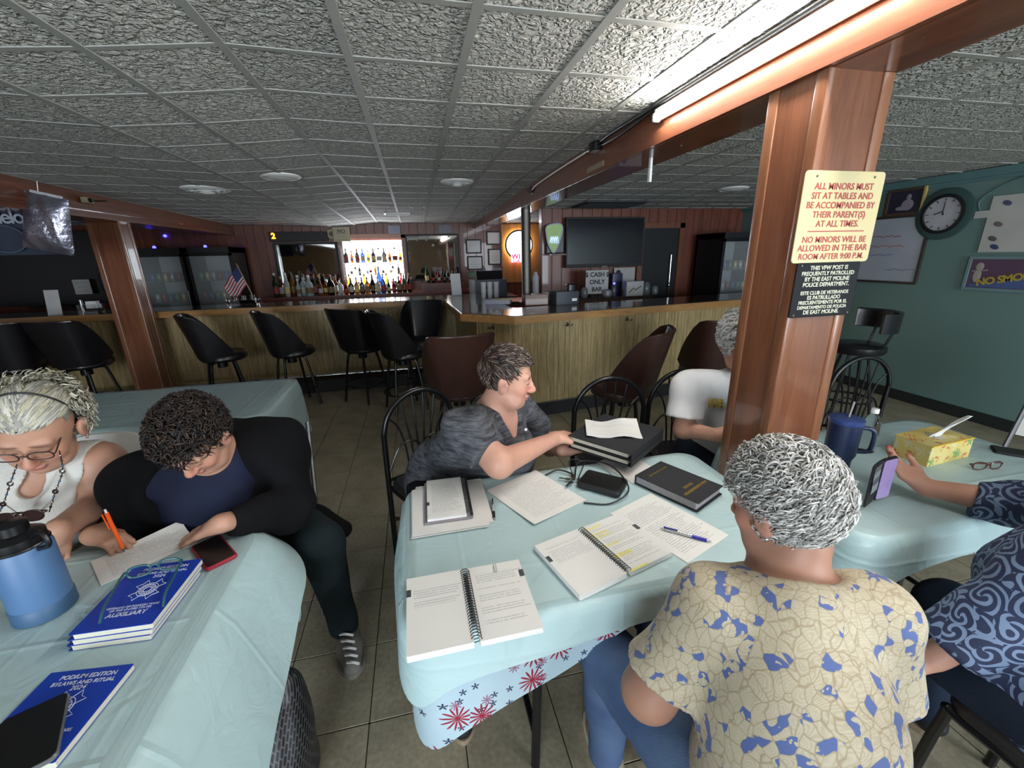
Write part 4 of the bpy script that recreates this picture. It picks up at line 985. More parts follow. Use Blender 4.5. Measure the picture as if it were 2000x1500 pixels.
for sx, q in ((-1, (-.045, .095)), (1, (.05, .10))):
    a = W(0, .0, -.12) ; p0 = neck + np.array([sx * .075, -.03, .035]); p1 = neck + np.array([sx * .07, -.135, -.045]); p2 = neck + np.array([sx * .012, -.155, -.10])
    MB().add([p0, p1 + np.array([sx * .022, -.015, -.015]), p1, p2, p2 + np.array([sx * .012, -.012, -.02])], [(0, 1, 2), (2, 1, 4, 3)]).build('collar', M_linen, PC, world=True)
solid('trousers', [Cone(pel + (0, 0, -.02), pel + (0, -.08, -.02), .175, .165, .04, on(.46))] + [Cone(pel + (q * .1, -.02, -.01), (pel[0] + q * .12, 1.45, .5), .095, .078, .03, on(.46)) for q in (-1, 1)] + [Cone((pel[0] + q * .12, 1.45, .5), (pel[0] + q * .12, 1.5, .1), .076, .05, .03) for q in (-1, 1)], .013, M_teal, PC)
for q in (-1, 1): shoe('shoe', PC, (pel[0] + q * .12, 1.54, 0), (pel[0] + q * .12, 1.3, 0), M_blackm, M_soleb)
rr = (.082, .103, .097)
okC = lambda x, y, z: z > .42 if y > .4 else z > (-.05 if y > .1 else -.7) and not (abs(x) > .82 and z < .1 and -.3 < y)
cv, cf = cap_mesh(hc, RC, 1.05, okC, rr); G = [lin('#a9a69c'), lin('#8f8c82'), lin('#c4c0b4'), lin('#b3ab90')]
topC = lambda x, y, z: okC(x, y, z) and z > .35 and y > -.35
r0, n0 = scalp(hc, RC, 1.05, topC, 700, 12, rr)
fol = (hc + 1.05 * (RC @ np.array([0, -.014, .034])), RC, np.array(rr) * 1.06)
locks('hair', PC, r0, np.array([RC @ np.array([.35 * np.sign((p - hc) @ RC[:, 0]), -.9, .1]) for p in r0]), .085, .0027, G, n=7, seed=13, cap=(cv, cf, lin('#86837a')), taper=.5, follow=fol, lift=.02, jitter=.08)
bkC = lambda x, y, z: y < .0 and -.75 < z < .5 and (abs(x) > .5 or y < -.6)
r0, n0 = scalp(hc, RC, 1.05, bkC, 900, 14, (.086, .106, .1))
locks('curls', PC, r0, n0 + np.array([0, 0, -.25]), .042, .0024, [lin('#b0aa94'), lin('#9a9686'), lin('#c9c4b0'), lin('#7e7a6e')], n=10, sides=3, curl=.009, freq=1.7, seed=15, taper=.4)

th = np.linspace(-.15, PI + .15, 26); MB().tube(np.array([WC(.086 * cos(a), -.02 + .01 * sin(a), .034 + .108 * sin(a)) for a in th]), .0028, 6).build('headband', M_blackm, PC, True, world=True)
# --- D: white-haired person partly behind the post
PD = person('white-haired person in a pale T-shirt half hidden by the wooden post', (1.55, 1.78, 0))
hc = at(1452, 668, y=1.58); RD = face_frame((-.15, -.93, -.32), roll=0)
hp, pa, W = head_prims(hc, RD, 1.02, .6, 1.0)
sr, sl = at(1348, 758, y=1.62), at(1545, 760, y=1.62); neck = at(1452, 738, y=1.66); chest = at(1440, 815, y=1.68); pel = np.array([1.47, 1.79, .56])
er, wr = at(1335, 838, y=1.58), at(1402, 850, y=1.42); el, wl = np.array([1.80, 1.62, .81]), np.array([1.42, 1.45, .82])
hr, _ = hand_prims(wr, at(1450, 846, y=1.38) - wr, (0, .4, -.8), (0, .3, 1), (.4, .5, .5, .6), .4, .165); hl, _ = hand_prims(wl, at(1430, 850, y=1.37) - wl, (0, .4, -.8), (0, .3, 1), (.4, .5, .5, .6), .4, .165)
tor = torso(pel, chest, sl, sr, neck, W(0, -.02, -.07), .155, .145, .066, .055)
solid('body', hp + tor + limb(sr, er, wr, (.055, .042, .027)) + limb(sl, el, wl, (.055, .042, .027)) + hr + hl, .005, M_skin, PD, pa, SKIN1)
gar = [p.grow(.016) for p in tor[:3]] + [Ell(chest + (-.02, -.05, .0), (.15, .1, .1), None, .05), Cone(sr, er, .08, .086, .04, clip=[(sr + (er - sr) * .72, er - sr)]), Cone(sl, el, .08, .086, .04, clip=[(sl + (el - sl) * .72, el - sl)]), Ell(neck + (0, -.01, .05), (.07, .075, .06), None, .01, sub=True)]
solid('t_shirt', gar, .0075, M_whitetee, PD, fold=.008, fdir=(.7, 0, .6), ffreq=22.)
solid('jeans', [Cone(pel + (0, 0, -.0), pel + (0, -.06, -.0), .165, .155, .04, on(.485)), Cone(pel + (-.1, -.02, .01), (1.235, 1.46, .545), .1, .076, .03, on(.485)), Cone((1.235, 1.46, .545), (1.235, 1.54, .08), .074, .05, .03), Cone(pel + (.07, -.02, 0), (1.48, 1.46, .52), .095, .074, .03, on(.485)), Cone((1.48, 1.46, .52), (1.48, 1.54, .08), .074, .05, .03)], .01, M_darkjeans, PD, fold=.006)
for q in (1.235, 1.48): shoe('shoe', PD, (q, 1.575, 0), (q, 1.335, 0), M_blackm, M_soleb)
lx = at(1396, 787, y=1.52); lettering(PD, 'HA', .056, mat('gold_print', '#8d7c2e', rough=.6), tuple(Vector(lx) - PD.location + Vector((0, -.012, 0))), (1, .02, -.12), (.05, .12, 1), name='shirt_print', bold=.0015, depth=.007)
rr = (.086, .106, .1); okD = lambda x, y, z: (z > .3 if y > .5 else z > -.75) and not (y > .35 and z < .3 and abs(x) < .8)
cv, cf = cap_mesh(hc, RD, 1.0, okD, rr); r0, n0 = scalp(hc, RD, 1.0, okD, 900, 22, rr)
locks('hair', PD, r0, n0 * .5 + np.array([0, 0, -.6]), .075, .0042, [lin('#d2d2d0'), lin('#bdbdbc'), lin('#e4e3df'), lin('#a8a8a8')], n=9, curl=.012, freq=1.0, seed=23, cap=(cv, cf, lin('#b8b8b6')), taper=.6, follow=(hc + RD @ np.array([0, -.014, .034]), RD, np.array(rr) * 1.05), lift=.16)

# --- E: person with curly grey hair in the flowered blouse, back to us
PE = person('person with curly grey hair in a cream and blue flowered blouse seen from behind', (.66, .40, 0))
hc = np.array([.695, .61, 1.098]); RE = face_frame((-.30, .90, -.30), roll=-.05)
hp, pa, W = head_prims(hc, RE, 1.0, .7, .94); headE, WE = hc, W
neck = hc + np.array([-.005, -.05, -.125]); sl, sr = np.array([.535, .572, .905]), np.array([.795, .478, .93])
chest = np.array([.645, .485, .78]); pel = np.array([.63, .40, .54])
el, wl = np.array([.425, .60, .68]), np.array([.50, .705, .645]); er, wr = np.array([.86, .475, .70]), np.array([.80, .66, .645])
hl, _ = hand_prims(wl, (.85, .15, -.03), (0, 0, -1), (0, 1, 0), (.3, .3, .4, .4), .3, .17); hr, _ = hand_prims(wr, (-.6, .35, -.05), (0, 0, -1), (0, 1, 0), (.3, .3, .4, .4), .3, .17)
tor = torso(pel, chest, sl, sr, neck, W(0, -.03, -.07), .155, .142, .062, .054)
solid('body', hp + tor + limb(sl, el, wl, (.056, .055, .03)) + limb(sr, er, wr, (.056, .05, .03)) + hl + hr, .005, M_skin, PE, pa, SKIN3)
gar = [tor[0].grow(.028), Cone(sl, sr, .074, .074, .05), tor[2].grow(.016), Cone(sl, el, .078, .088, .03, clip=[(sl + (el - sl) * .80, el - sl)]), Cone(sr, er, .078, .088, .03, clip=[(sr + (er - sr) * .86, er - sr)]), Cone(pel, pel + (0, .0, -.10), .19, .195, .05, on(.485)), Ell(neck + (0, .02, .055), (.098, .098, .075), None, .01, sub=True)]
solid('blouse', gar, .0065, M_flower, PE, fold=.014, fdir=(.85, .2, .35), ffreq=17.)
k1, a1 = np.array([.45, .83, .50]), np.array([.46, .84, .1]); k2, a2 = np.array([.64, .85, .51]), np.array([.64, .84, .1])
solid('jeans', [Cone(pel + (0, 0, -.03), pel + (0, .06, -.03), .18, .165, .04, on(.485)), Cone(pel + (-.1, .02, -.01), k1, .10, .078, .03, on(.485)), Cone(k1, a1, .078, .055, .03), Cone(pel + (.1, .02, -.01), k2, .10, .078, .03, on(.485)), Cone(k2, a2, .078, .055, .03)], .01, M_jeans, PE, fold=.007)
shoe('shoe', PE, (.47, .81, 0), (.50, 1.04, 0), M_soleb, M_sole); shoe('shoe', PE, (.64, .81, 0), (.64, 1.05, 0), M_soleb, M_sole)
rr = (.080, .099, .098); okE = lambda x, y, z: (z > .45 if y > .5 else z > -.62 - .36 * (y < .1)) and not (y > .25 and z < .35) and not (abs(x) > .84 and z < .05 and y > -.1)
cv, cf = cap_mesh(hc, RE, .94, okE, rr); r0, n0 = scalp(hc, RE, .94, okE, 2500, 32, rr)
GE = [lin('#b9b8b4'), lin('#a3a29f'), lin('#cfcec9'), lin('#96958f'), lin('#868582'), lin('#c4c1bb')]
locks('hair', PE, r0, n0 * .55 + np.array([0, 0, -.45]), .062, .0022, GE, n=12, sides=3, curl=.0095, freq=1.5, seed=33, cap=(cv, cf, lin('#a09f9c')), taper=.4, follow=(hc + .94 * (RE @ np.array([0, -.014, .034])), RE, np.array(rr) * 1.02), lift=.14, gravity=.8)
MB().ell(W(-.082, -.006, -.05), (.005, .005, .006), n=8, m=6).build('earring', M_chrome, PE, True, world=True)

# --- F: person in the blue scroll-print blouse at the table end
PF = person('person in a navy scroll-print blouse and dark jeans holding up a phone', (1.45, .42, 0))
hc = np.array([1.52, .50, 1.19]); RF = face_frame((.1, .95, -.25)); hp, pa, W = head_prims(hc, RF, 1.03, .6, 1.0)
wr = at(1808, 952, z=.80); er = at(1985, 985, z=.815); hand_t = at(1742, 905, z=.86)
sl = np.array([1.36, .44, .98]); sr = np.array([1.70, .42, .98]); neck = np.array([1.52, .45, 1.05]); chest = np.array([1.50, .44, .80]); pel = np.array([1.46, .37, .55])
el, wl = np.array([1.30, .52, .74]), np.array([1.21, .56, .60])
hr, tipF = hand_prims(wr, hand_t - wr, (-.35, .1, .9), (.2, .9, .5), (.22, .3, .35, .45), .5, .175, .09)
hl, _ = hand_prims(wl, (-.5, .3, -.6), (0, 0, -1), (0, 1, 0), (.4, .4, .4, .4), .3, .165)
paF = pa + [(Ell(p, (.0065, .0065, .0065)), lin('#b01828'), .004) for p, dv, n in tipF]
tor = torso(pel, chest, sl, sr, neck, W(0, -.02, -.07), .18, .175, .07, .058)
solid('body', hp + tor + limb(sr, er, wr, (.06, .046, .029)) + limb(sl, el, wl, (.06, .046, .029)) + hr + hl, .005, M_skin, PF, paF, SKIN1)
gar = [tor[0].grow(.02), tor[1].grow(.016), tor[2].grow(.02), Cone(sr, er, .085, .07, .04), Cone(er, er + (wr - er) * .5, .07, .058, .03, clip=[(er + (wr - er) * .45, wr - er)]), Cone(sl, el, .09, .085, .03), Cone(el, wl, .085, .07, .03, clip=[(el + (wl - el) * .75, wl - el)]), Cone(chest + (0, .04, -.04), pel + (0, .1, .04), .17, .18, .05, on(.485)), Ell(neck + (0, .02, .05), (.09, .09, .07), None, .01, sub=True)]
solid('blouse', gar, .008, M_scroll, PF, fold=.010, fdir=(.6, .3, .6), ffreq=22.)
k1, a1 = np.array([1.33, .735, .50]), np.array([1.31, .68, .12]); k2, a2 = np.array([1.57, .735, .50]), np.array([1.58, .71, .1])
solid('jeans', [Cone(pel + (0, 0, -.02), pel + (0, .06, -.02), .18, .165, .04, on(.485)), Cone(pel + (-.1, .02, -.01), k1, .105, .08, .03, on(.485)), Cone(k1, a1, .08, .055, .03, clip=[(a1, a1 - k1)]), Cone(pel + (.1, .02, -.01), k2, .105, .08, .03, on(.485)), Cone(k2, a2, .08, .055, .03)], .01, M_darkjeans, PF, fold=.006)
solid('foot', [Cone(a1 + (0, 0, -.0), a1 + (.0, -.02, -.07), .034, .03, .02), Cone(a1 + (0, -.03, -.07), a1 + (.04, .12, -.085), .034, .03, .02)], .007, M_skin, PF, (), SKIN1)
shoe('shoe', PF, (1.59, .69, 0), (1.59, .93, 0), M_blackm, M_soleb)
rr = (.084, .105, .098); cv, cf = cap_mesh(hc, RF, 1.0, okE, rr); r0, n0 = scalp(hc, RF, 1.0, okE, 300, 42, rr)
locks('hair', PF, r0, n0 * .5 + np.array([0, 0, -.6]), .08, .006, [lin('#6a5646'), lin('#57473a'), lin('#7d6a58')], n=7, curl=.006, freq=.8, seed=43, cap=(cv, cf, lin('#54453a')), taper=.6, follow=(hc + RF @ np.array([0, -.014, .034]), RF, np.array(rr) * 1.05), lift=.1)
# ------------------------------------------------------------------ things on the tables
def flat_frame(tl, tr, br, bl, z):
    a, b, c, d = [at(*p, z=z) for p in (tl, tr, br, bl)]; cen = (a + b + c + d) / 4
    X = (b - a) + (c - d); Y = (a - d) + (b - c); w = np.linalg.norm(X) / 2; h = np.linalg.norm(Y) / 2
    ax = math.atan2(X[1], X[0]); ay = math.atan2(Y[1], Y[0]) - PI / 2; dlt = (ay - ax + PI) % (2 * PI) - PI
    return tuple(cen), ax + dlt / 2, w, h
def page_mat(name, seed, lines=26., density=.55, base='#d9d9d4', ink='#8d8f94', head=.12, foot=.9, blank_below=None, hl=False):
    t = NT(name); g = t.n('TexCoord').outputs['Generated']; x = t.xyz(g)
    row = t.math('FLOOR', t.math('MULTIPLY', x[1], lines)); fr = t.math('FRACT', t.math('MULTIPLY', x[1], lines))
    wv = t.comb(t.math('MULTIPLY', x[0], 38.), t.math('MULTIPLY', row, 3.7), seed)
    n = t.noise(1., 2., wv, .8); nz = t.noise(1., 0., t.comb(seed, t.math('MULTIPLY', row, .83), 1.5))
    ln = t.math('MULTIPLY', t.math('GREATER_THAN', n, .42), t.math('LESS_THAN', t.math('ABSOLUTE', t.math('SUBTRACT', fr, .5)), .24))
    ends = t.math('LESS_THAN', x[0], t.math('MULTIPLY_ADD', nz, .5, .58)); m = t.math('MULTIPLY', ln, t.math('MULTIPLY', ends, t.math('GREATER_THAN', x[0], .12)))
    m = t.math('MULTIPLY', m, t.math('LESS_THAN', x[1], 1 - head)); m = t.math('MULTIPLY', m, t.math('GREATER_THAN', x[1], 1 - foot))
    m = t.math('MULTIPLY', m, t.math('GREATER_THAN', nz, 1 - density - .12))
    if blank_below: m = t.math('MULTIPLY', m, t.math('GREATER_THAN', x[1], blank_below))
    c = t.mix(t.noise(4., 2.), base, '#e3e2dd')
    if hl: c = t.mix(t.math('MULTIPLY', t.math('GREATER_THAN', nz, .6), t.math('LESS_THAN', x[0], .4)), c, '#e4dc8a')
    t.base(t.mix(t.math('MULTIPLY', m, .42), c, ink)); t.set(rough=.75, spec=.2); return t.m
def sheet_mb(w, h, th=.0012, curl=0., nx=10, ny=10, lift=None):
    xs, ys = np.linspace(-w / 2, w / 2, nx), np.linspace(-h / 2, h / 2, ny); P = np.zeros((nx, ny, 3))
    for i, x in enumerate(xs):
        for j, y in enumerate(ys): P[i, j] = (x, y, (curl * (2 * x / w) ** 2 if curl else 0) + (lift(x / w, y / h) if lift else 0))
    Q = P.copy(); Q[..., 2] += th
    mb = MB(); mb.grid(Q); k = mb.nv; mb.grid(P); n = nx * ny
    mb.f = mb.f[:(nx - 1) * (ny - 1)] + [tuple(reversed(f)) for f in mb.f[(nx - 1) * (ny - 1):]]
    rim = [i * ny for i in range(nx)] + [(nx - 1) * ny + j for j in range(1, ny)] + [i * ny + ny - 1 for i in range(nx - 2, -1, -1)] + [j for j in range(ny - 2, 0, -1)]
    for a, b in zip(rim, rim[1:] + rim[:1]): mb.f.append((a, n + a, n + b, b)); mb.mi.append(0)
    mb.f = mb.f[:]; mb.mi = [0] * len(mb.f); return mb
def sheet(name, label, q, z, m, cat='paper', lift=None, th=.0012, group=None):
    c, rz, w, h = flat_frame(*q, z); o = sheet_mb(w, h, th, lift=lift).build(name, m, smooth=True, sharp=30); o.location = (c[0], c[1], z); o.rotation_euler = (0, 0, rz); return tag(o, label, cat, group)
def coil(parent, y0, y1, x, z, r, n, m, name='spiral_binding', rx=1.0):
    k = n * 10; tt = np.linspace(0, 1, k + 1)
    P = np.stack([x + r * rx * np.cos(2 * PI * n * tt), y0 + (y1 - y0) * tt, z + r * np.sin(2 * PI * n * tt)], 1)
    return MB().tube(P, .0011, 4).build(name, m, parent, True)
TOP = TZ + .001
def open_book(label, q, zt, cover, seed, hl=False, tabs=()):
    c, rz, w, h = flat_frame(*q, zt + .012); b = thing('spiral_notebook', label, 'notebook', (c[0], c[1], zt), rz); pw = w / 2 - .006
    for k, sx in enumerate((-1, 1)):
        th = .013 if sx < 0 else .011
        MB().rbox((sx * (pw / 2 + .007), 0, .002), (pw + .002, h + .003, .003), .004, n=2).build('cover', cover, b)
        MB().rbox((sx * (pw / 2 + .007), 0, .003 + th / 2), (pw, h, th), .002, n=1).build('page_block', M_paperw, b)
        mp = page_mat('printed_page_%d_%d' % (seed, k), seed + 3.1 * k, 30., .5 if k else .45, blank_below=.55 if k == 0 else None, hl=hl and k == 1)
        me = MB().bx(-pw / 2, pw / 2, -h / 2, h / 2, 0, .0008).mesh('page', mp); o = link('page', me, b, loc=(sx * (pw / 2 + .007), 0, .003 + th))
    coil(b, -h / 2 + .006, h / 2 - .006, 0, .0142, .0125, 26, M_blackm)
    for (x, y) in tabs: MB().bx(x * w - .006, x * w + .006, y * h - .012, y * h + .012, .0165, .0175).build('index_tab', mat('dark_tab', '#3c3f40', rough=.5), b)
    return b
o = open_book('open spiral-bound book hanging over the table edge with a paper clip on its page', ((795, 1133), (1017, 1094), (1053, 1222), (795, 1295)), TOP, M_paperw, 3, tabs=((-.485, .27), (.485, .27)))
c_ = at(966, 1109, z=TZ + .018)
pc = thing('paper_clip', 'silver paper clip on the top page of the overhanging spiral book', 'paper clip', tuple(c_), rad(-6))
MB().tube(spline([(-.003, -.012, 0), (-.003, .012, 0), (.003, .014, 0), (.0045, .01, 0), (.0045, -.014, 0), (0, -.018, 0), (-.0015, -.014, 0), (-.0015, .008, 0)], 4), .0006, 5).build('wire', M_chrome, pc, True)
open_book('open spiral-bound book with yellow highlighted lines lying slantwise on the table', ((1043, 1070), (1215, 1000), (1298, 1078), (1143, 1172)), TOP, M_paperw, 8, hl=True, tabs=((-.485, .18), (.485, .12)))
sheet('printed_sheet', 'printed agenda sheet lying under the blue pen', ((1195, 1003), (1270, 963), (1422, 1045), (1342, 1103)), TOP, page_mat('agenda_sheet', 5.5, 34., .62, ink='#8a8c92'))
sheet('printed_sheet', 'loose printed letter lying before the person in the grey T-shirt', ((950, 958), (1050, 917), (1138, 977), (1047, 1030)), TOP, page_mat('letter_sheet', 9.2, 40., .75, ink='#9a9da2'), lift=lambda x, y: .008 * max(0, -x - y) ** 2)
# stack of loose papers with a bound booklet on top
for k, (dx, dy) in enumerate(((0, 0), (5, -3), (-3, 4), (7, -6), (-1, 0))):
    sheet('loose_paper', 'white sheet in the fanned stack beneath the grey spiral booklet', ((808 + dx, 957 + dy), (933 + dx, 941 + dy), (956 + dx, 1022 + dy), (803 + dx, 1052 + dy)), TOP + .0022 * k, M_paperw, group='stacked loose sheets')
c, rz, w, h = flat_frame((832, 945), (912, 934), (922, 1010), (826, 1026), TOP + .015)
bk = thing('spiral_booklet', 'closed spiral booklet on top of the stack of loose white papers', 'booklet', (c[0], c[1], TOP + .0115), rz)
MB().rbox((0, 0, .004), (w, h, .006), .003, n=1).build('back_cover', mat('grey_card', '#7f777c', rough=.6), bk)
MB().rbox((-.006, .002, .011), (w - .03, h - .006, .009), .002, n=1).build('page_block', M_paperw, bk)
me = MB().bx(-w / 2 + .015, w / 2 - .02, -h / 2 + .01, h / 2 - .01, 0, .0008).mesh('page', page_mat('booklet_page', 14.4, 26., .6)); link('page', me, bk, loc=(-.004, .002, .0158))
coil(bk, -h / 2 + .01, h / 2 - .01, w / 2 - .012, .012, .010, 24, M_blackm); MB().bx(-w / 2 + .006, -w / 2 + .018, -.045, -.025, .0165, .0175).build('index_tab', mat('dark_tab', '#3c3f40'), bk)
MB().tube([(w / 2 - .003, -h / 2 + .01, .01), (w / 2 - .003, h / 2 - .005, .01)], .004, 6).build('cover_edge', M_blackm, bk, True)
def pen(name, label, a, b, z, body, grip, tipm, mid=None):
    a, b = at(*a, z=z), at(*b, z=z); p = thing(name, label, 'pen', tuple(a)); d = unit(b - a); L = np.linalg.norm(b - a); q = lambda t: tuple(d * L * t)
    MB().cyl(q(.06), q(.62), .0048, n=12).build('barrel', body, p, True); MB().cyl(q(.62), q(.90), .0056, .0052, n=12).build('grip', grip, p, True)
    MB().cyl(q(.90), q(1.), .0046, .001, n=12).build('tip', tipm, p, True); MB().cyl(q(0.), q(.07), .0026, .003, n=10).build('button', tipm, p, True)
    MB().tube([tuple(np.array(q(.06)) + (0, 0, .007)), tuple(np.array(q(.34)) + (0, 0, .008))], .0018, 6).build('clip', grip, p, True); return p
M_bluepl = mat('blue_plastic', '#2a2f9c', rough=.3, var=.05)
pen('ballpoint_pen', 'blue and silver ballpoint pen lying on the agenda sheet', (1290, 1031), (1391, 1058), TOP + .0075, M_chrome, M_bluepl, M_chrome)
pen('ballpoint_pen', 'black and clear ballpoint pen lying beside the stack of papers', (962, 974), (965, 1018), TOP + .0062, mat('clear_grey_plastic', '#a9adb0', rough=.2), M_blackm, M_chrome)
# black phone pouch, keys and lanyard
c, rz, w, h = flat_frame((1146, 917), (1226, 940), (1209, 970), (1128, 946), TOP + .015)
k_ = thing('phone_pouch', 'black padded phone pouch beside the keys and lanyard', 'pouch', (c[0], c[1], TOP), rz)
MB().rbox((0, 0, .012), (w, h, .024), .014, n=4).build('case', mat('black_nylon', '#101114', rough=.55, var=.2), k_, True); MB().rbox((0, 0, .0245), (w * .9, h * .8, .002), .01, n=3).build('front_panel', M_black, k_, True)
def loopc(pts, z=None): return spline([at(*p[:2], z=TOP + p[2]) for p in pts], 6)
ln = thing('lanyard', 'black lanyard cord looped around the phone pouch and keys', 'lanyard', tuple(at(1120, 930, z=TOP)))
MB().tube(loopc([(1065, 928, .004), (1090, 918, .01), (1118, 926, .012), (1122, 936, .006), (1128, 905, .012), (1150, 900, .02), (1190, 908, .03), (1220, 936, .031), (1226, 962, .018), (1190, 984, .004), (1140, 982, .004)]), .0032, 6).build('cord', M_blackm, ln, True, world=True)
MB().tube(loopc([(1122, 936, .006), (1112, 900, .03), (1140, 902, .012), (1133, 925, .01), (1128, 938, .005)]), .0022, 6).build('cord', M_blackm, ln, True, world=True)
kk = thing('key_ring', 'bunch of keys on a ring beside the phone pouch', 'keys', tuple(at(1122, 942, z=TOP)))
th = np.linspace(0, 2 * PI, 21)[:-1]; MB().tube(np.stack([.013 * np.cos(th), .013 * np.sin(th), .006 + 0 * th], 1), .0014, 6, closed=True).build('ring', M_chrome, kk, True)
for a_, m in ((.3, M_steel), (1.4, mat('brass_key', '#9a8442', rough=.35, metal=1.)), (2.6, M_steel), (3.8, M_blackm)):
    MB().rbox((.026 * cos(a_), .026 * sin(a_), .005 + .002 * a_), (.02, .018, .002), .006, (0, 0, a_)).box((.048 * cos(a_), .048 * sin(a_), .005 + .002 * a_), (.028, .007, .002), (0, 0, a_)).build('key', m, kk)
# black ledger and sheets beneath
c, rz, w, h = flat_frame((1240, 931), (1292, 899), (1410, 952), (1366, 984), TOP + .035)
lg = thing('ledger_book', 'thick black hardback ledger with gold lettering at the table corner', 'book', (c[0], c[1], TOP + .002), rz)
M_cloth = mat('black_book_cloth', '#1b1c20', rough=.7, bump=.3, bscale=400.); M_gold = mat('gold_foil', '#b79a3c', rough=.35, metal=.6)
for z in (.002, .034): MB().rbox((0, 0, z), (w, h, .003), .003, n=1).build('cover_board', M_cloth, lg)
MB().rbox((0, .003, .018), (w - .01, h - .012, .029), .002, n=1).build('page_block', mat('grey_page_edges', '#a7a6ac', rough=.8, var=.25, vscale=90.), lg)
MB().rbox((0, h / 2 - .0015, .018), (w, .003, .035), .001, n=1).build('spine', M_cloth, lg)
_r = np.random.default_rng(4)
def marks(parent, x0, x1, y, z, hgt, m, name='gold_lettering', axis=0):
    mb = MB(); x = x0
    while x < x1:
        q = _r.uniform(.5, 1.) * hgt
        for dx in (0, q * .55): mb.box((x + dx, y, z), (hgt * .2, hgt, .0006))
        mb.box((x + q * .28, y + hgt * _r.uniform(-.4, .4), z), (q * .55, hgt * .2, .0006)); x += hgt * .95
    return mb.build(name, m, parent)
marks(lg, -w * .30, w * .34, h * .34, .0358, .0065, M_gold); marks(lg, -w * .18, w * .10, -h * .17, .0358, .012, M_gold); marks(lg, -w * .40, w * .42, -h * .27, .0358, .012, M_gold)
for k in range(3): sheet('loose_paper', 'sheet jutting out from under the black ledger', ((1165 + 8 * k, 905), (1225 + 8 * k, 880 + 3 * k), (1282, 925), (1242 - 5 * k, 945 - 4 * k)), TOP + .0003 + .0008 * k, M_paperw, group='sheets under the ledger', th=.0006)
# binders held over the table edge, papers on top
hb = thing('ring_binder', 'stack of two black ring binders held by the person in the grey T-shirt', 'binder', (0, 0, 0))
BC = [np.array(q) for q in ((.587, 1.608, .84), (.859, 1.764, .84), (1.026, 1.52, .845), (.771, 1.373, .835))]
bcen = sum(BC) / 4; BX = unit((BC[3] - BC[0]) + (BC[2] - BC[1])); BYv = unit((BC[1] - BC[0]) + (BC[2] - BC[3])); BYv = unit(BYv - BX * (BX @ BYv)); BZ = np.cross(BX, BYv)
bw, bh = np.linalg.norm(BC[3] - BC[0]), np.linalg.norm(BC[1] - BC[0]); hb.location = tuple(bcen); MW[hb.name] = Matrix.Translation(bcen); Rb = np.stack([BX, BYv, BZ], 1)
for k, z in enumerate((0, -.030)):
    MB().box(Rb @ np.array([0, 0, z]), (bw, bh, .003), Rb).box(Rb @ np.array([0, 0, z - .024]), (bw, bh, .003), Rb).build('cover', M_cloth, hb)
    MB().box(Rb @ np.array([-.004, 0, z - .012]), (bw - .03, bh - .016, .018), Rb).build('page_block', mat('cream_page_edges', '#b9b2a0', rough=.8, var=.2, vscale=70.), hb)
    MB().box(Rb @ np.array([bw / 2, 0, z - .012]), (.003, bh, .027), Rb).build('spine', M_cloth, hb)
o = sheet_mb(.235, .17, .004, lift=lambda x, y: .035 * max(0, x + y - .35) ** 1.3 + .006 * sin(9 * x)).build('held_papers', page_mat('held_page', 17.3, 30., .35, ink='#b5b5b8'), smooth=True, sharp=30)
p_ = at(1196, 838, z=.846); o.matrix_world = Matrix([[*Rb[0], p_[0]], [*Rb[1], p_[1]], [*Rb[2], p_[2]], [0, 0, 0, 1]]); o.rotation_euler.rotate_axis('Z', rad(34)); tag(o, 'bundle of white papers on top of the black binders under a hand', 'papers')

# --- table with the tissue box
M_navy = mat('navy_powder_coat', '#1b2745', rough=.4, var=.1)
c = at(1628, 932, z=TZ); tm = thing('insulated_tumbler', 'navy insulated tumbler with handle, lid and straw beside the post', 'tumbler', tuple(c), rad(-25))
MB().lathe([(.037, 0), (.04, .005), (.041, .085), (.051, .11), (.053, .235), (.05, .238)], n=28).build('cup', M_navy, tm, True)
MB().lathe([(.054, .232), (.056, .237), (.056, .248), (.05, .252), (.01, .25)], n=28).build('lid', mat('blue_lid', '#33457c', rough=.3), tm, True)
MB().tube(spline([(.05, 0, .212), (.082, 0, .21), (.1, 0, .192), (.1, 0, .14), (.09, 0, .118), (.05, 0, .115)], 5), .008, 8).build('handle', M_navy, tm, True)
MB().cyl((.01, .01, .245), (.018, .012, .31), .0035, n=8).build('straw', mat('grey_straw', '#8b8684', rough=.35), tm, True)
t = NT('clear_water_plastic'); t.base((.93, .96, .97, 1)); t.set(rough=.06, trans=1., ior=1.18); t.bump(t.noise(40., 2.), .1, .002); M_clear = t.m
c = at(1690, 880, z=TZ); wb = thing('water_bottle', 'clear plastic water bottle with a white cap behind the phone', 'bottle', tuple(c))
MB().lathe([(.028, 0), (.031, .006), (.031, .06), (.029, .07), (.031, .08), (.031, .13), (.028, .15), (.014, .172), (.0125, .182)], n=24).build('body', M_clear, wb, True)
MB().lathe([(.0145, .178), (.0145, .196), (.013, .198)], n=20).build('cap', M_white, wb, True)
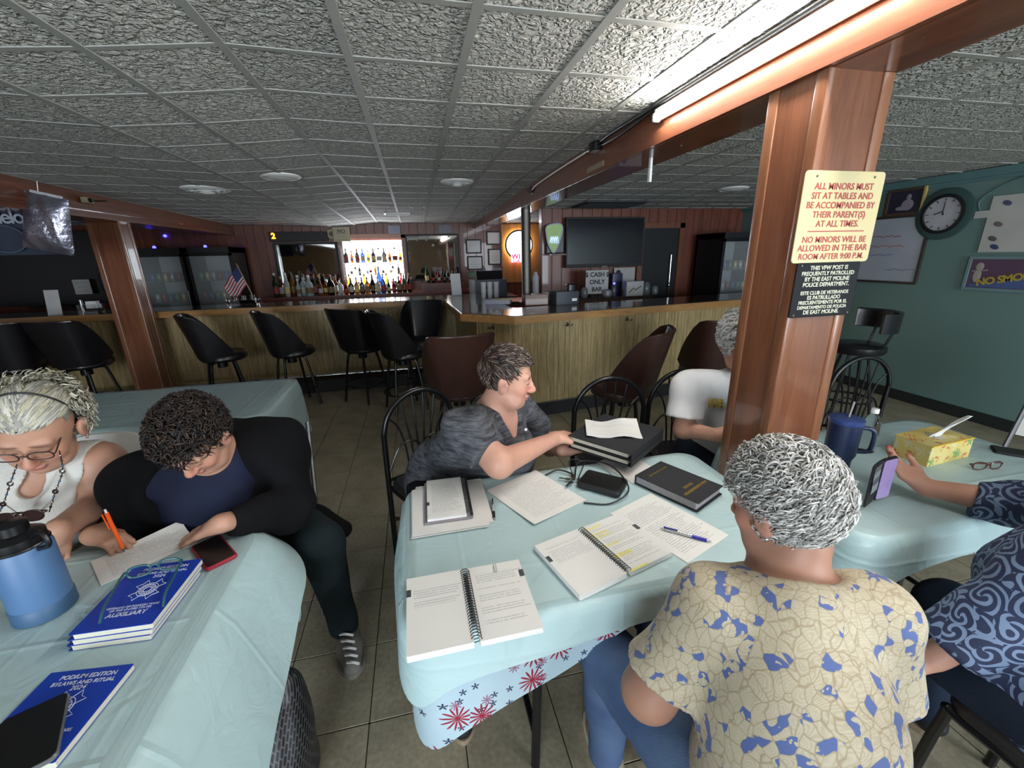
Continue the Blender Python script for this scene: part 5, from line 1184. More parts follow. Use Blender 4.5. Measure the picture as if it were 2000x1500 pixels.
# tissue box
t = NT('tissue_box_print'); v = t.obj(); p = t.mapped((22, 22, 22), v=v); vo = t.n('TexVoronoi', Vector=p, Scale=1., Randomness=.8); d = t.vmath('SUBTRACT', p, vo.outputs['Position']); x = t.xyz(d)
pet = t.math('MULTIPLY_ADD', t.math('SINE', t.math('MULTIPLY', t.math('ARCTAN2', x[2], t.math('ADD', x[0], x[1])), 5.)), .16, .34); fl = t.math('LESS_THAN', vo.outputs['Distance'], pet)
rc = t.xyz(vo.outputs['Color'])[0]; fc_ = t.ramp(rc, [(.0, '#c9774e'), (.45, '#d6a05c'), (.46, '#7e9a5c'), (.7, '#d9d0a6'), (.9, '#c6703c')], 'CONSTANT')
t.base(t.mix(fl, t.mix(t.noise(12., 3., v), '#d2b544', '#d9cf96'), fc_)); t.set(rough=.5); M_tissuebox = t.m
c, rz, w, h = flat_frame((1737, 872), (1822, 847), (1903, 868), (1790, 905), TZ)
c, rz, w, h = flat_frame((1740, 865), (1828, 848), (1898, 872), (1800, 908), TZ); w, h = .225, .118
_N, _L, _Q = at(1803, 910, z=TZ), at(1734, 884, z=TZ), at(1898, 895, z=TZ); c = (_L + _Q) / 2; h, w = np.linalg.norm(_L - _N), np.linalg.norm(_Q - _N); _a = math.atan2((_N - _L)[1], (_N - _L)[0])
tb = thing('tissue_box', 'yellow flowered tissue box with a white tissue pulled up', 'tissue box', tuple(c), _a)
MB().rbox((0, 0, .045), (h, w, .09), .002, n=1).build('carton', M_tissuebox, tb); MB().lathe([(.032, .0902), (.030, .0906), (.002, .0906)], n=24, cap=False).build('slot', mat('slot_film', '#b8b09a', rough=.35), tb)
for sx, sy in ((h / 2, 0), (-h / 2, 0)): MB().bx(sx - .002, sx + .002, -w / 2, w / 2, .086, .091).build('yellow_edge', mat('yellow_card_edge', '#d8b22c', rough=.5), tb)
us = np.linspace(0, 1, 14); vs = np.linspace(-1, 1, 9); P = np.zeros((14, 9, 3))
for i, u in enumerate(us):
    for j, v_ in enumerate(vs): P[i, j] = (.006 * sin(5 * u + 3 * v_) + .05 * u * u, v_ * (.05 * (1 - .8 * u)) + .10 * u - .02, .088 + .10 * u ** 1.2 + .014 * cos(4 * v_) * (1 - u) - .02 * abs(v_) * (1 - u))
t = NT('tissue_paper'); t.base('#dcdcda'); t.set(rough=.9); MB().grid(P).grid(P + np.array([.0012, 0, 0])).build('tissue', t.m, tb, True)
# phone in wallet case, held upright
S_ = at(1702, 978, z=.756); pw = thing('phone_wallet', 'phone in an open black wallet case standing upright in a hand', 'phone', tuple(S_))
M_screen = mat('lit_phone_screen', '#8a7aa8', rough=.2, emit=('#8f7fb4', .35), var=.25, vscale=30.)
def panel_rot(p): d = at(*p, z=.756) - S_; d[2] = 0; d = unit(d); return np.stack([d, np.cross([0, 0, 1.], d), [0, 0, 1.]], 1)
R1, R2 = panel_rot((1736, 968)), panel_rot((1682, 996))
MB().rbox(R1 @ np.array([.04, 0, .08]), (.078, .011, .16), .012, R1, axis=1).build('phone_body', M_black, pw, True); MB().rbox(R1 @ np.array([.04, -.0065, .08]), (.066, .001, .148), .009, R1, axis=1).build('screen', M_screen, pw, True)
MB().rbox(R2 @ np.array([.038, 0, .08]), (.076, .007, .16), .010, R2, axis=1).build('wallet_flap', mat('black_leather', '#141418', rough=.5), pw, True)
for k in range(4): MB().box(R2 @ np.array([.04, .005 + .001 * k, .135 - .022 * k]), (.055, .0012, .03), R2).build('card', mat('bank_card_%d' % (k % 2), '#9aa0a4' if k % 2 else '#5d6670', rough=.4), pw)
# tortoise glasses, black phone
def glasses(name, label, c, rz, m, lens, w=.062, h=.036, temple=.13, rot=None, fold=1., cat='glasses', wire=.0022):
    g = thing(name, label, cat, tuple(c), rz, rot=rot)
    for sx in (-1, 1):
        th = np.linspace(0, 2 * PI, 29)[:-1]; x = sx * (w / 2 + .009) + w / 2 * np.sign(np.cos(th)) * np.abs(np.cos(th)) ** .75; z = h / 2 * np.sign(np.sin(th)) * np.abs(np.sin(th)) ** .75
        P = np.stack([x, .004 * np.abs(x / w), z + h / 2 + .002], 1); MB().tube(P, wire, 6, closed=True).build('rim', m, g, True)
        MB().add(P, [tuple(range(28))]).build('lens', lens, g)
        ex = sx * (w + .011); MB().tube(spline([(ex, .003, h * .72), (ex + sx * .003, .012, h * .74), (ex + sx * .002 - sx * .06 * (1 - fold), .075 * max(fold, .15), h * .70), (ex - sx * .11 * (1 - fold), temple * fold, h * .62), (ex - sx * .118 * (1 - fold), temple * fold + .03 * fold, h * .15)], 5), wire, 6).build('temple', m, g, True)
    MB().tube(spline([(-.009, 0, h * .66), (0, -.002, h * .8), (.009, 0, h * .66)], 5), .0021, 6).build('bridge', m, g, True); return g
t = NT('spectacle_lens'); t.base((.9, .93, .93, 1)); mx = t.n('MixShader', i0=.05); t.t.links.new(t.n('BsdfTransparent').outputs[0], mx.inputs[1]); t.t.links.new(t.n('BsdfGlossy', Roughness=.2).outputs[0], mx.inputs[2]); t.t.links.new(mx.outputs[0], t.t.nodes['Material Output'].inputs[0]); M_lens = t.m
M_tort = mat('tortoiseshell', '#4a1c14', rough=.25, var=.5, vscale=60.)
glasses('eyeglasses', 'folded tortoiseshell eyeglasses beside the tissue box', at(1928, 918, z=TZ), rad(-10), M_tort, M_lens, .05, .032, fold=.15)
c = at(1990, 888, z=TZ); ph = thing('smartphone', 'black smartphone lying at the table end past the tortoiseshell glasses', 'phone', tuple(c), rad(40))
MB().rbox((0, 0, .006), (.08, .16, .011), .01, n=3).build('case', M_blackm, ph, True); MB().rbox((0, 0, .0118), (.072, .15, .001), .008, n=3).build('screen', M_black, ph, True)

# --- table with the blue manuals
M_steelblue = mat('slate_blue_powder_coat', '#4b6d94', rough=.45, var=.06); M_steelblue2 = mat('slate_blue_boot', '#385878', rough=.5)
c = at(92, 1192, z=TZ); tf = thing('insulated_bottle', 'large slate blue insulated bottle with black lid and carry loop', 'bottle', tuple(c), rad(-20))
MB().lathe([(.058, .03), (.059, .04), (.059, .19), (.050, .212), (.048, .215)], n=32).build('body', M_steelblue, tf, True); MB().lathe([(.056, 0), (.061, .004), (.061, .04), (.059, .043)], n=32).build('boot', M_steelblue2, tf, True)
MB().lathe([(.052, .205), (.053, .21), (.053, .228), (.04, .236), (.03, .24), (.03, .262), (.02, .27)], n=28).build('lid', M_black, tf, True)
MB().tube(spline([(.045, 0, .226), (.075, 0, .244), (.092, 0, .232), (.09, 0, .208), (.058, 0, .196)], 5), .006, 8).build('carry_loop', M_black, tf, True)
th = np.linspace(0, 2 * PI, 33)[:-1]; MB().tube(np.stack([.0535 * np.cos(th), .0535 * np.sin(th), .205 + 0 * th], 1), .004, 6, closed=True).build('collar', M_black, tf, True)
M_bluecov = mat('royal_blue_cover', '#1038a4', rough=.4, var=.08); M_ink = mat('white_ink', '#c9cdd8', rough=.5)
def manual(label, q, zt, full=True, group=None):
    c, rz, w, h = flat_frame(*q, zt + .014); b = thing('bound_manual', label, 'book', (c[0], c[1], zt), rz, group)
    MB().rbox((.004, 0, .007), (w - .01, h, .013), .002, n=1).build('page_block', mat('cream_pages', '#c9c6b4', rough=.8, var=.1, vscale=80.), b)
    MB().rbox((0, 0, .0142), (w, h, .0016), .002, n=1).build('front_cover', M_bluecov, b); MB().rbox((0, 0, .0006), (w, h, .0014), .002, n=1).build('back_cover', M_bluecov, b)
    coil(b, -h / 2 + .005, h / 2 - .005, -w / 2 + .003, .0078, .0064, 30, M_blackm)
    if full:
        Z = .0153; L = lambda s, sz, y, x=.006, **k: lettering(b, s, sz, M_ink, (x, y, Z), (1, 0, 0), (0, 1, 0), depth=.0003, **k)
        L('PODIUM EDITION', .0138, h * .405, bold=.0002); L('BYLAWS AND RITUAL', .0124, h * .33, bold=.0002); L('2024', .015, h * .265)
        L('VETERANS OF FOREIGN WARS', .0085, -h * .20); L('OF THE UNITED STATES', .0085, -h * .24); L('AUXILIARY', .0175, -h * .305, bold=.0003)
        e = MB(); r = .026; cy = h * .045
        pts = []
        for k in range(4):
            a = k * PI / 2 + PI / 4
            for da, rr_ in ((-.62, .62), (-.36, 1.5), (0, 1.22), (.36, 1.5), (.62, .62)): pts.append((.006 + r * rr_ * cos(a + da), cy + r * rr_ * sin(a + da), Z))
        e.tube(pts, .0007, 4, closed=True)
        for rr_ in (.86, .66, .34): th = np.linspace(0, 2 * PI, 25)[:-1]; e.tube(np.stack([.006 + r * rr_ * np.cos(th), cy + r * rr_ * np.sin(th), Z + 0 * th], 1), .0009, 4, closed=True)
        for k in range(16): a = k * PI / 8; e.tube([(.006 + r * .36 * cos(a), cy + r * .36 * sin(a), Z), (.006 + r * .64 * cos(a), cy + r * .64 * sin(a), Z)], .0007, 4)
        e.build('emblem', M_ink, b)
    return b
Q = ((256, 1110), (400, 1089), (291, 1222), (140, 1238))
sh = lambda q, dx, dy: tuple((a + dx, b + dy) for a, b in q)
manual('lowest blue bound manual in the stack under the teal eyeglasses', sh(Q, -4, 22), TOP, False); manual('middle blue bound manual in the stack under the teal eyeglasses', sh(Q, -2, 11), TOP + .0155, False)
manual('top blue bound manual of the stack, partly covered by teal eyeglasses', Q, TOP + .031)
M_teal_f = mat('teal_spectacle_frame', '#2f5a60', rough=.3)
gc = at(306, 1118, z=TOP + .0468); glasses('eyeglasses', 'teal framed eyeglasses lying on the stack of blue manuals', gc, 0, M_teal_f, M_lens, .05, .032, temple=.13, rot=(0, 0, rad(190)), wire=.003)
manual('single blue bound manual lying under a black phone', ((98, 1318), (262, 1293), (105, 1497), (-95, 1510)), TOP)
c, rz, w, h = flat_frame((-8, 1412), (132, 1358), (120, 1475), (-40, 1560), TOP + .022); ph = thing('smartphone', 'black smartphone in a clear case lying on a blue manual', 'phone', (c[0], c[1], TOP + .0165), rz)
MB().rbox((0, 0, .005), (w, h, .01), .012, n=4).build('clear_case', mat('clear_case_edge', '#5c5f60', rough=.15), ph, True); MB().rbox((0, 0, .0105), (w * .95, h * .97, .0015), .011, n=4).build('screen', M_black, ph, True)
c, rz, w, h = flat_frame((370, 1068), (428, 1044), (468, 1082), (402, 1114), TOP + .01); ph = thing('smartphone', 'black-screened phone in a red case at the table corner', 'phone', (c[0], c[1], TOP), rz)
MB().rbox((0, 0, .006), (w, h, .012), .012, n=4).build('case', mat('red_case', '#8e1c2c', rough=.4), ph, True); MB().rbox((0, 0, .0122), (w * .88, h * .93, .001), .008, n=3).build('screen', M_black, ph, True)
sheet('form_sheet', 'printed form being filled in under the writing hand', ((180, 1092), (338, 1036), (410, 1056), (192, 1138)), TOP + .002, page_mat('form_page', 21.7, 22., .7, ink='#7f8186'), lift=lambda x, y: .07 * max(0, y + x * .3 - .36) ** 1.2)
# orange pen in the writing hand
a_, b_ = at(206, 998, y=1.30), at(243, 1078, z=TOP + .004); op = thing('ballpoint_pen', 'orange ballpoint pen held in a writing hand', 'pen', tuple(a_)); d = b_ - a_; q = lambda t: tuple(d * t)
M_or = mat('orange_plastic', '#e8591a', rough=.3, var=.04)
MB().cyl(q(.04), q(.9), .0055, .005, n=12).build('barrel', M_or, op, True); MB().cyl(q(.9), q(1.), .0045, .001, n=12).build('tip', M_greym, op, True); MB().cyl(q(-.03), q(.06), .003, n=10).build('button', M_white, op, True)
MB().tube([tuple(np.array(q(.05)) + (-.008, -.006, 0)), tuple(np.array(q(.40)) + (-.007, -.005, 0))], .0022, 6).build('clip', M_or, op, True)
# tan box behind the bottle, plastic cup at the table edge
bx_ = thing('wooden_tray', 'tan wooden tray with a brown edge behind the blue bottle', 'tray', tuple(at(-10, 1150, z=TZ)), rad(12)); MB().rbox((0, 0, .02), (.12, .09, .04), .004, n=2).build('body', mat('tan_wood', '#b59a5a', rough=.6), bx_, True); MB().rbox((0, 0, .006), (.124, .094, .012), .004, n=2).build('edge', mat('brown_wood_edge', '#7a4c20', rough=.5), bx_, True)
# eyeglasses worn by C, her beaded cord and hanging sunglasses
g = glasses('eyeglasses', 'thin brown framed eyeglasses worn by the person in the white blouse', WC(0, .118, -.016), 0, mat('brown_metal_frame', '#3a2a24', rough=.35), M_lens, .052, .034, temple=.10)
gm = Matrix([[-RC[0][0], -RC[0][1], RC[0][2], WC(0, .108, -.008)[0]], [-RC[1][0], -RC[1][1], RC[1][2], WC(0, .108, -.008)[1]], [-RC[2][0], -RC[2][1], RC[2][2], WC(0, .108, -.008)[2]], [0, 0, 0, 1]]); g.matrix_world = gm
nk = thing('beaded_glasses_cord', 'beaded cord around the neck of the person in the white blouse', 'necklace', tuple(at(80, 900, y=1.5)))
for sgn, pts in ((1, [(116, 880), (122, 920), (108, 960), (96, 1000)]), (-1, [(34, 905), (20, 945), (6, 985), (-6, 1010)])):
    P = spline([at(u, v, y=1.375 + .035 * (v < 910)) for u, v in pts], 8); MB().tube(P, .0015, 5).build('cord', M_blackm, nk, True, world=True)
    for k in range(2, len(P) - 1, 2): MB().ell(P[k], (.0034,) * 3 if k % 8 else (.008, .006, .008), n=8, m=6).build('bead', [mat('blue_bead', '#3d5a7c', rough=.2), mat('silver_bead', '#b0b0b0', rough=.2, metal=1.), mat('dark_bead', '#2c201c', rough=.2)][(k // 2) % 3], nk, True, world=True)
M_darklens = mat('dark_sunglass_lens', '#2a1412', rough=.12)
glasses('sunglasses', 'dark red sunglasses hanging on the beaded cord', at(42, 1022, y=1.34), 0, mat('dark_red_frame', '#2c1210', rough=.3), M_darklens, .046, .034, temple=.05, fold=.3)
# patterned bag under the table with the manuals
t = NT('woven_metallic_fabric'); v = t.obj(); br = t.n('TexBrick', Vector=t.mapped((28, 28, 28), rot=(.9, .3, .8), v=v), Scale=1., Mortar__Size=.05, Color1=srgb('#08080a'), Color2=srgb('#101012'), Mortar=srgb('#4a4a4e')).outputs[0]
t.base(br); t.set(rough=.4, metal=.3); M_weave = t.m
bg = thing('tote_bag', 'black tote bag with silver lattice weave standing under the manuals table', 'bag', (-.51, 1.03, 0))
solid('bag_body', [Cone((-.52, .98, .08), (-.505, 1.06, .34), .08, .065, .05), Cone((-.50, 1.05, .08), (-.50, 1.08, .36), .075, .055, .05)], .012, M_weave, bg, fold=.008)
MB().tube(spline([(-.52, 1.0, .34), (-.51, 1.03, .41), (-.5, 1.06, .415), (-.49, 1.1, .34)], 5), .009, 6).build('strap', M_black, bg, True, world=True)
# ------------------------------------------------------------------ back bar: window, mirrors, shelves, bottles, signs
bc = thing('back_counter', 'dark red wooden back counter along the rear wall carrying the bottles', 'counter', (-1.0, 7.7, 0))
M_redw = wood('red_counter_wood', '#4e2018', '#75382a', axis=0, rough=.35)
MB().bx(-2.4, .95, 7.42, 7.98, 0, 1.0).build('body', M_redw, bc, world=True); MB().bx(-2.42, .97, 7.38, 7.985, 1.0, 1.03).build('counter_top', M_redw, bc, world=True)
for k in range(7): MB().rbox((-2.15 + .47 * k, 7.415, .6), (.43, .02, .7), .01, axis=1).build('cupboard_door', M_redw, bc, world=True)
# bright window with glass shelves
M_dayl = mat('bright_frosted_pane', '#ffffff', emit=('#f2f5ff', 9.), var=0)
win = struct('window_1', MB().bx(-1.16, -.15, 7.965, 7.985, 1.06, 1.93), M_panel)
for i in range(5):
    for j in range(4): MB().rbox((-1.055 + .2 * i, 7.955, 1.175 + .205 * j), (.192, .02, .197), .008, axis=1).build('pane', M_dayl, win)
for x in (-1.175, -.135): MB().bx(x - .035, x + .035, 7.92, 7.98, 1.03, 1.98).build('window_jamb', M_panel, win)
MB().bx(-1.21, -.10, 7.92, 7.98, 1.92, 1.99).build('window_head', wood('head_wood', '#7a4a34', '#a06a4a', axis=0), win)
t = NT('shelf_glass'); t.base((.75, .85, .83, 1)); t.set(rough=.05, alpha=.35); M_sglass = t.m
for z in (1.31, 1.52): tag(MB().rbox((-.655, 7.86, z), (1.0, .12, .008), .003).build('glass_shelf', M_sglass), '%s glass shelf across the bright window behind the bar' % ('lower' if z < 1.4 else 'upper'), 'shelf')
# mirrors
M_mirror = mat('mirror_glass', '#a2a4a2', rough=.03, metal=1., var=0)
def mirror(label, x0, x1, z0, z1):
    m_ = thing('wall_mirror', label, 'mirror', ((x0 + x1) / 2, 7.97, z0)); MB().bx(x0, x1, 7.95, 7.965, z0, z1).build('glass', M_mirror, m_, world=True)
    for a in ((x0 - .03, x1 + .03, z1, z1 + .03), (x0 - .03, x1 + .03, z0 - .03, z0), (x0 - .03, x0, z0, z1), (x1, x1 + .03, z0, z1)): MB().bx(a[0], a[1], 7.935, 7.97, a[2], a[3]).build('frame', M_blackm, m_, world=True)
mirror('dark framed mirror behind the bottle row under the electronic sign', -2.2, -1.27, 1.06, 1.84); mirror('dark framed mirror reflecting the ceiling, beside the bright window', -.07, .80, 1.22, 1.95)
# bottles
def glass(name, c, al=.9):
    if name in MATS: return MATS[name]
    t = NT(name); t.base(c); t.set(rough=.08, trans=.55, ior=1.35); MATS[name] = t.m; return t.m
GL = {k: glass('bottle_glass_' + k, c) for k, c in dict(amber='#8a4a14', green='#1d4a26', clear='#c4cccc', dark='#1c1512', red='#9c1420', blue='#2c4a9c', gold='#c08a2c').items()}
LB = [mat('bottle_label_%d' % i, c, rough=.6, var=.2, vscale=40.) for i, c in enumerate(('#b4ae9a', '#c9b070', '#8c3a30', '#a0a4a8', '#6a5a3a'))]
CP = [mat('bottle_cap_%d' % i, c, rough=.4) for i, c in enumerate(('#111111', '#8a1a1a', '#b8953a', '#c8c8c8'))]
def bottle_mesh(kind, g, lb, cp):
    mb = MB(); n = 12
    if kind == 'square':
        mb.m(0).rbox((0, 0, .085), (.085, .06, .17), .014); mb.lathe([(.04, .165), (.02, .195), (.015, .21), (.015, .255)], n=n); mb.m(1).box((0, -.031, .085), (.066, .002, .09)); mb.m(2).lathe([(.0165, .25), (.0165, .285)], n=n)
    elif kind == 'tall':
        mb.m(0).lathe([(.035, 0), (.037, .01), (.037, .19), (.026, .225), (.014, .25), (.013, .31)], n=n); mb.m(1).lathe([(.0376, .05), (.0376, .14)], n=n, cap=False); mb.m(2).lathe([(.015, .305), (.015, .335)], n=n)
    elif kind == 'wide':
        mb.m(0).lathe([(.05, 0), (.054, .012), (.054, .15), (.04, .19), (.018, .215), (.016, .265)], n=n); mb.m(1).lathe([(.0546, .04), (.0546, .12)], n=n, cap=False); mb.m(2).lathe([(.019, .26), (.019, .29)], n=n)
    else:
        mb.m(0).lathe([(.03, 0), (.032, .01), (.032, .13), (.02, .16), (.012, .18), (.011, .225)], n=n); mb.m(1).lathe([(.0326, .04), (.0326, .10)], n=n, cap=False); mb.m(2).lathe([(.013, .22), (.013, .245)], n=n)
        mb.tube([(0, 0, .24), (.004, 0, .285)], .004, 6)
    return mb.mesh('liquor_bottle', [g, lb, cp], True, 40)
_b = random.Random(3); BM = {}
def bottle(x, y, z, kind, g, label, group, s=1.):
    li, ci = _b.randrange(5), _b.randrange(4); key = (kind, g, li, ci)
    if key not in BM: BM[key] = bottle_mesh(kind, GL[g], LB[li], CP[ci])
    o = link('liquor_bottle', BM[key], loc=(x, y, z)); o.rotation_euler = (0, 0, _b.uniform(-.4, .4)); o.scale = (s * 1.12,) * 3; return tag(o, label, 'bottle', group)
kinds = ['square', 'tall', 'wide', 'slim']; word = dict(amber='amber', green='green', clear='clear', dark='dark', red='red', blue='blue', gold='golden'); kw = dict(square='square', tall='tall', wide='broad', slim='slim pour-spouted')
for k in range(17):
    g = ['dark', 'amber', 'clear', 'green', 'amber', 'dark', 'clear', 'gold'][_b.randrange(8)]; kd = kinds[_b.randrange(4)]
    bottle(-2.17 + .055 * k, 7.50 + .125 * (k % 3), 1.03, kd, g, '%s %s liquor bottle on the back counter before the bottle-row mirror' % (kw[kd], word[g]), 'bottles before the mirror')
for k, (kd, g) in enumerate([('square', 'clear'), ('slim', 'red'), ('square', 'dark'), ('square', 'gold'), ('square', 'dark'), ('square', 'amber'), ('tall', 'dark'), ('square', 'clear'), ('tall', 'blue'), ('slim', 'green'), ('slim', 'red'), ('square', 'dark'), ('tall', 'green'), ('tall', 'dark')]):
    bottle(-1.2 + .085 * k, 7.5, 1.03, kd, g, '%s %s liquor bottle in the front row below the bright window' % (kw[kd], word[g]), 'front row below the window', .84).rotation_euler = (0, 0, .03 * (k % 3 - 1))
for k, (kd, g) in enumerate([('slim', 'gold'), ('tall', 'clear'), ('slim', 'gold'), ('wide', 'clear'), ('tall', 'blue'), ('slim', 'gold'), ('tall', 'clear'), ('slim', 'red')]):
    bottle(-1.08 + .122 * k, 7.72, 1.03, kd, g, '%s %s liquor bottle in the second row below the bright window' % (kw[kd], word[g]), 'second row below the window', 1.15)
for k, (kd, g) in enumerate([('square', 'dark'), ('slim', 'amber'), ('square', 'dark'), ('square', 'blue'), ('slim', 'gold'), ('square', 'dark'), ('wide', 'clear'), ('square', 'dark'), ('slim', 'amber'), ('wide', 'clear'), ('slim', 'gold')]):
    bottle(-1.1 + .089 * k, 7.86, 1.524, kd, g, '%s %s liquor bottle on the upper glass shelf before the window' % (kw[kd], word[g]), 'upper glass shelf bottles', .74)
for k, g in enumerate(['clear', 'dark', 'clear', 'amber', 'clear', 'clear', 'dark']):
    bottle(-1.04 + .13 * k, 7.86, 1.314, 'slim', g, 'slim pour-spouted %s liquor bottle on the lower glass shelf before the window' % word[g], 'lower glass shelf bottles', .66)
for k, g in enumerate(['green', 'dark', 'red', 'dark', 'amber', 'green']):
    bottle(.22 + .1 * k, 7.7, 1.03 + .13, 'slim' if k else 'tall', g, '%s bottle on the ledge below the ceiling-reflecting mirror' % word[g], 'bottles below the mirror', .8)
tag(MB().bx(.12, .86, 7.5, 7.95, 1.03, 1.16).build('bottle_ledge', M_redw), 'low wooden ledge under the ceiling-reflecting mirror', 'ledge')
# LED ticker sign, wall notices
sg = thing('led_sign', 'black electronic ticker sign showing an orange figure above the bottle-row mirror', 'sign', (-1.8, 7.9, 1.9)); MB().rbox((0, 0, .06), (.88, .09, .15), .01, axis=1).build('housing', M_blackm, sg, True)
lettering(sg, '2', .12, mat('orange_led', '#ff8a1c', emit=('#ff7a10', 9.), var=0), (-.37, -.05, .07), (1, 0, 0), (0, 0, 1), bold=.004)
M_notice = mat('cream_notice', '#a59c82', rough=.7); M_dark = mat('dark_print', '#26262c', rough=.7)
def notice(label, x, z, w, h, txt=None, y=7.975, m=None, size=.06, lines=0, ink=None, frame=False, cat='sign'):
    n = thing('wall_notice' if not frame else 'framed_certificate', label, cat, (x, y, z)); MB().bx(-w / 2, w / 2, -.006, .006, -h / 2, h / 2).build('sheet', m or M_notice, n)
    if txt: lettering(n, txt, size, ink or M_dark, (0, -.008, h * .2 if lines else 0), (1, 0, 0), (0, 0, 1), bold=.001)
    for k in range(lines): MB().box((0, -.0075, h * .02 - h * .4 * k / max(1, lines - 1) if txt else h * .3 - h * .6 * k / max(1, lines - 1)), (w * (.7 - .2 * (k % 2)), .001, h * .025)).build('print_line', mat('faded_print', '#6d6c70', rough=.8), n)
    if frame:
        for a in ((-w / 2 - .02, w / 2 + .02, h / 2, h / 2 + .025), (-w / 2 - .02, w / 2 + .02, -h / 2 - .025, -h / 2), (-w / 2 - .022, -w / 2, -h / 2, h / 2), (w / 2, w / 2 + .022, -h / 2, h / 2)): MB().bx(a[0], a[1], -.018, .01, a[2], a[3]).build('frame', M_blackm, n)
    return n
notice('cream paper notice with the word NO above the window corner', -1.13, 1.99, .27, .23, 'NO', size=.08, lines=3, y=7.90)
notice('small pale blue notice above the window', -.27, 2.06, .2, .13, None, m=mat('pale_blue_notice', '#8f96a6', rough=.7), lines=4, y=7.97); notice('small grey notice with a black band above the ceiling-reflecting mirror', .6, 2.06, .22, .14, None, m=mat('grey_notice', '#80828a', rough=.7), lines=2, y=7.97)
pl = thing('wall_plaque', 'small round pale plaque beside the electronic sign', 'plaque', (-1.30, 7.97, 2.0)); MB().lathe([(.075, 0), (.075, .01), (.05, .014)], n=20, axis=(0, -1, 0)).build('disc', M_notice, pl, True); MB().lathe([(.04, .015), (.03, .018)], n=16, axis=(0, -1, 0)).build('medallion', mat('plaque_medallion', '#5c5648', rough=.6), pl, True)
M_doc = mat('framed_document_paper', '#a3a29e', rough=.35)
notice('black framed certificate with a bright reflection next to the mirror post', 1.10, 1.76, .24, .2, None, m=M_doc, frame=True, cat='certificate', lines=0); notice('black framed certificate with printed lines below the reflecting one', 1.11, 1.47, .24, .2, None, m=M_doc, frame=True, cat='certificate', lines=4)
notice('uppermost black framed certificate beside the glowing round sign', 1.47, 1.90, .22, .19, None, m=M_doc, frame=True, cat='certificate', lines=0); notice('tall black framed certificate with printed lines beside the glowing round sign', 1.48, 1.57, .2, .24, None, m=M_doc, frame=True, cat='certificate', lines=6)
# glowing round beer sign, panel behind it
tag(MB().bx(1.62, 2.35, 7.955, 7.986, 1.1, 2.13).build('plywood_panel', wood('golden_plywood', '#7a5226', '#a4743c', axis=2)), 'golden plywood panel behind the glowing round sign', 'panel')
ns = thing('neon_sign', 'glowing round beer sign with red lettering at its base', 'sign', (1.93, 7.9, 1.77)); th = np.linspace(-.62 * PI / 2 - .2, 2 * PI - PI + .62 * PI / 2 + .2, 40)
M_signw = mat('backlit_sign_face', '#ffffff', emit=('#e4f4ff', 4.5), var=0); M_signr = mat('red_sign_letters', '#c01030', emit=('#e0123a', 3.), var=0); M_signp = mat('pink_sign_face', '#ffd0dc', emit=('#ff9ab4', 3.5), var=0); M_cy = mat('cyan_sign_print', '#58b0c4', emit=('#58b8cc', 1.6), var=0)
MB().lathe([(.235, -.02), (.235, .02), (.01, .02)], n=40, axis=(0, -1, 0)).build('face', M_signw, ns, True); MB().tube(np.stack([.25 * np.cos(th), 0 * th - .005, .25 * np.sin(th)], 1), .016, 8).build('rim', M_blackm, ns, True)
MB().tube(np.stack([.232 * np.cos(th), 0 * th + .032, .232 * np.sin(th)], 1), .009, 6).build('rear_tube', mat('warm_sign_tube', '#fff0d0', emit=('#ffe2b0', 26.), var=0), ns, True)
MB().rbox((-.02, -.012, -.235), (.27, .04, .14), .02, axis=1).build('lower_panel', M_signp, ns, True)
lettering(ns, 'WI', .13, M_signr, (-.07, -.036, -.205), (1, 0, 0), (0, 0, 1), bold=.004); lettering(ns, 'GA', .09, M_signr, (-.06, -.036, -.285), (1, 0, 0), (0, 0, 1), bold=.002)
for z, w in ((.07, .12), (.0, .2), (-.06, .24)): MB().tube(spline([(-w / 2, -.024, z - .02), (-w / 4, -.024, z + .02), (0, -.024, z - .01), (w / 4, -.024, z + .02), (w / 2, -.024, z)], 5), .006, 5).build('sign_flourish', M_cy, ns, True)
# second lit shield sign and big television
sh_ = thing('shield_sign', 'green and blue lit shield-shaped sign beside the large television', 'sign', (1.94, 5.945, 1.80)); pts = spline([(-.09, .17), (.11, .19), (.12, .05), (.02, -.18), (-.06, -.10), (-.095, .03)], 5, True)
MB().prism([(p[0], p[1]) for p in pts], 0, .03, ((0, 0, 0), (1, 0, 0), (0, 0, 1), (0, -1, 0))).build('face', mat('shield_green', '#7f9a62', emit=('#8aa86a', .25), var=.3, vscale=20.), sh_); MB().tube(np.array([(p[0], -.03, p[1]) for p in pts]), .009, 6, closed=True).build('rim', mat('pale_rim', '#b4bfd8', rough=.3), sh_, True)
for k in range(4): MB().tube(spline([(-.05 + .03 * k, -.034, -.05 + .02 * (k % 2)), (-.03 + .03 * k, -.034, .03), (-.02 + .03 * k, -.034, -.06)], 4), .008, 5).build('sign_flourish', mat('shield_blue', '#9fb4e0', emit=('#a8bcf0', .8), var=0), sh_, True)
tv = thing('television', 'large black wall television over the bar till', 'television', (2.72, 5.92, 1.42)); MB().rbox((0, 0, .32), (1.2, .05, .68), .01, axis=1).build('bezel', M_blackm, tv, True); MB().bx(-.58, .58, -.0275, -.025, .03, .64).build('screen', mat('dark_screen', '#14161d', rough=.12, var=.1), tv); MB().rbox((0, -.03, -.012), (.08, .012, .012), .004).build('logo_bar', M_greym, tv)
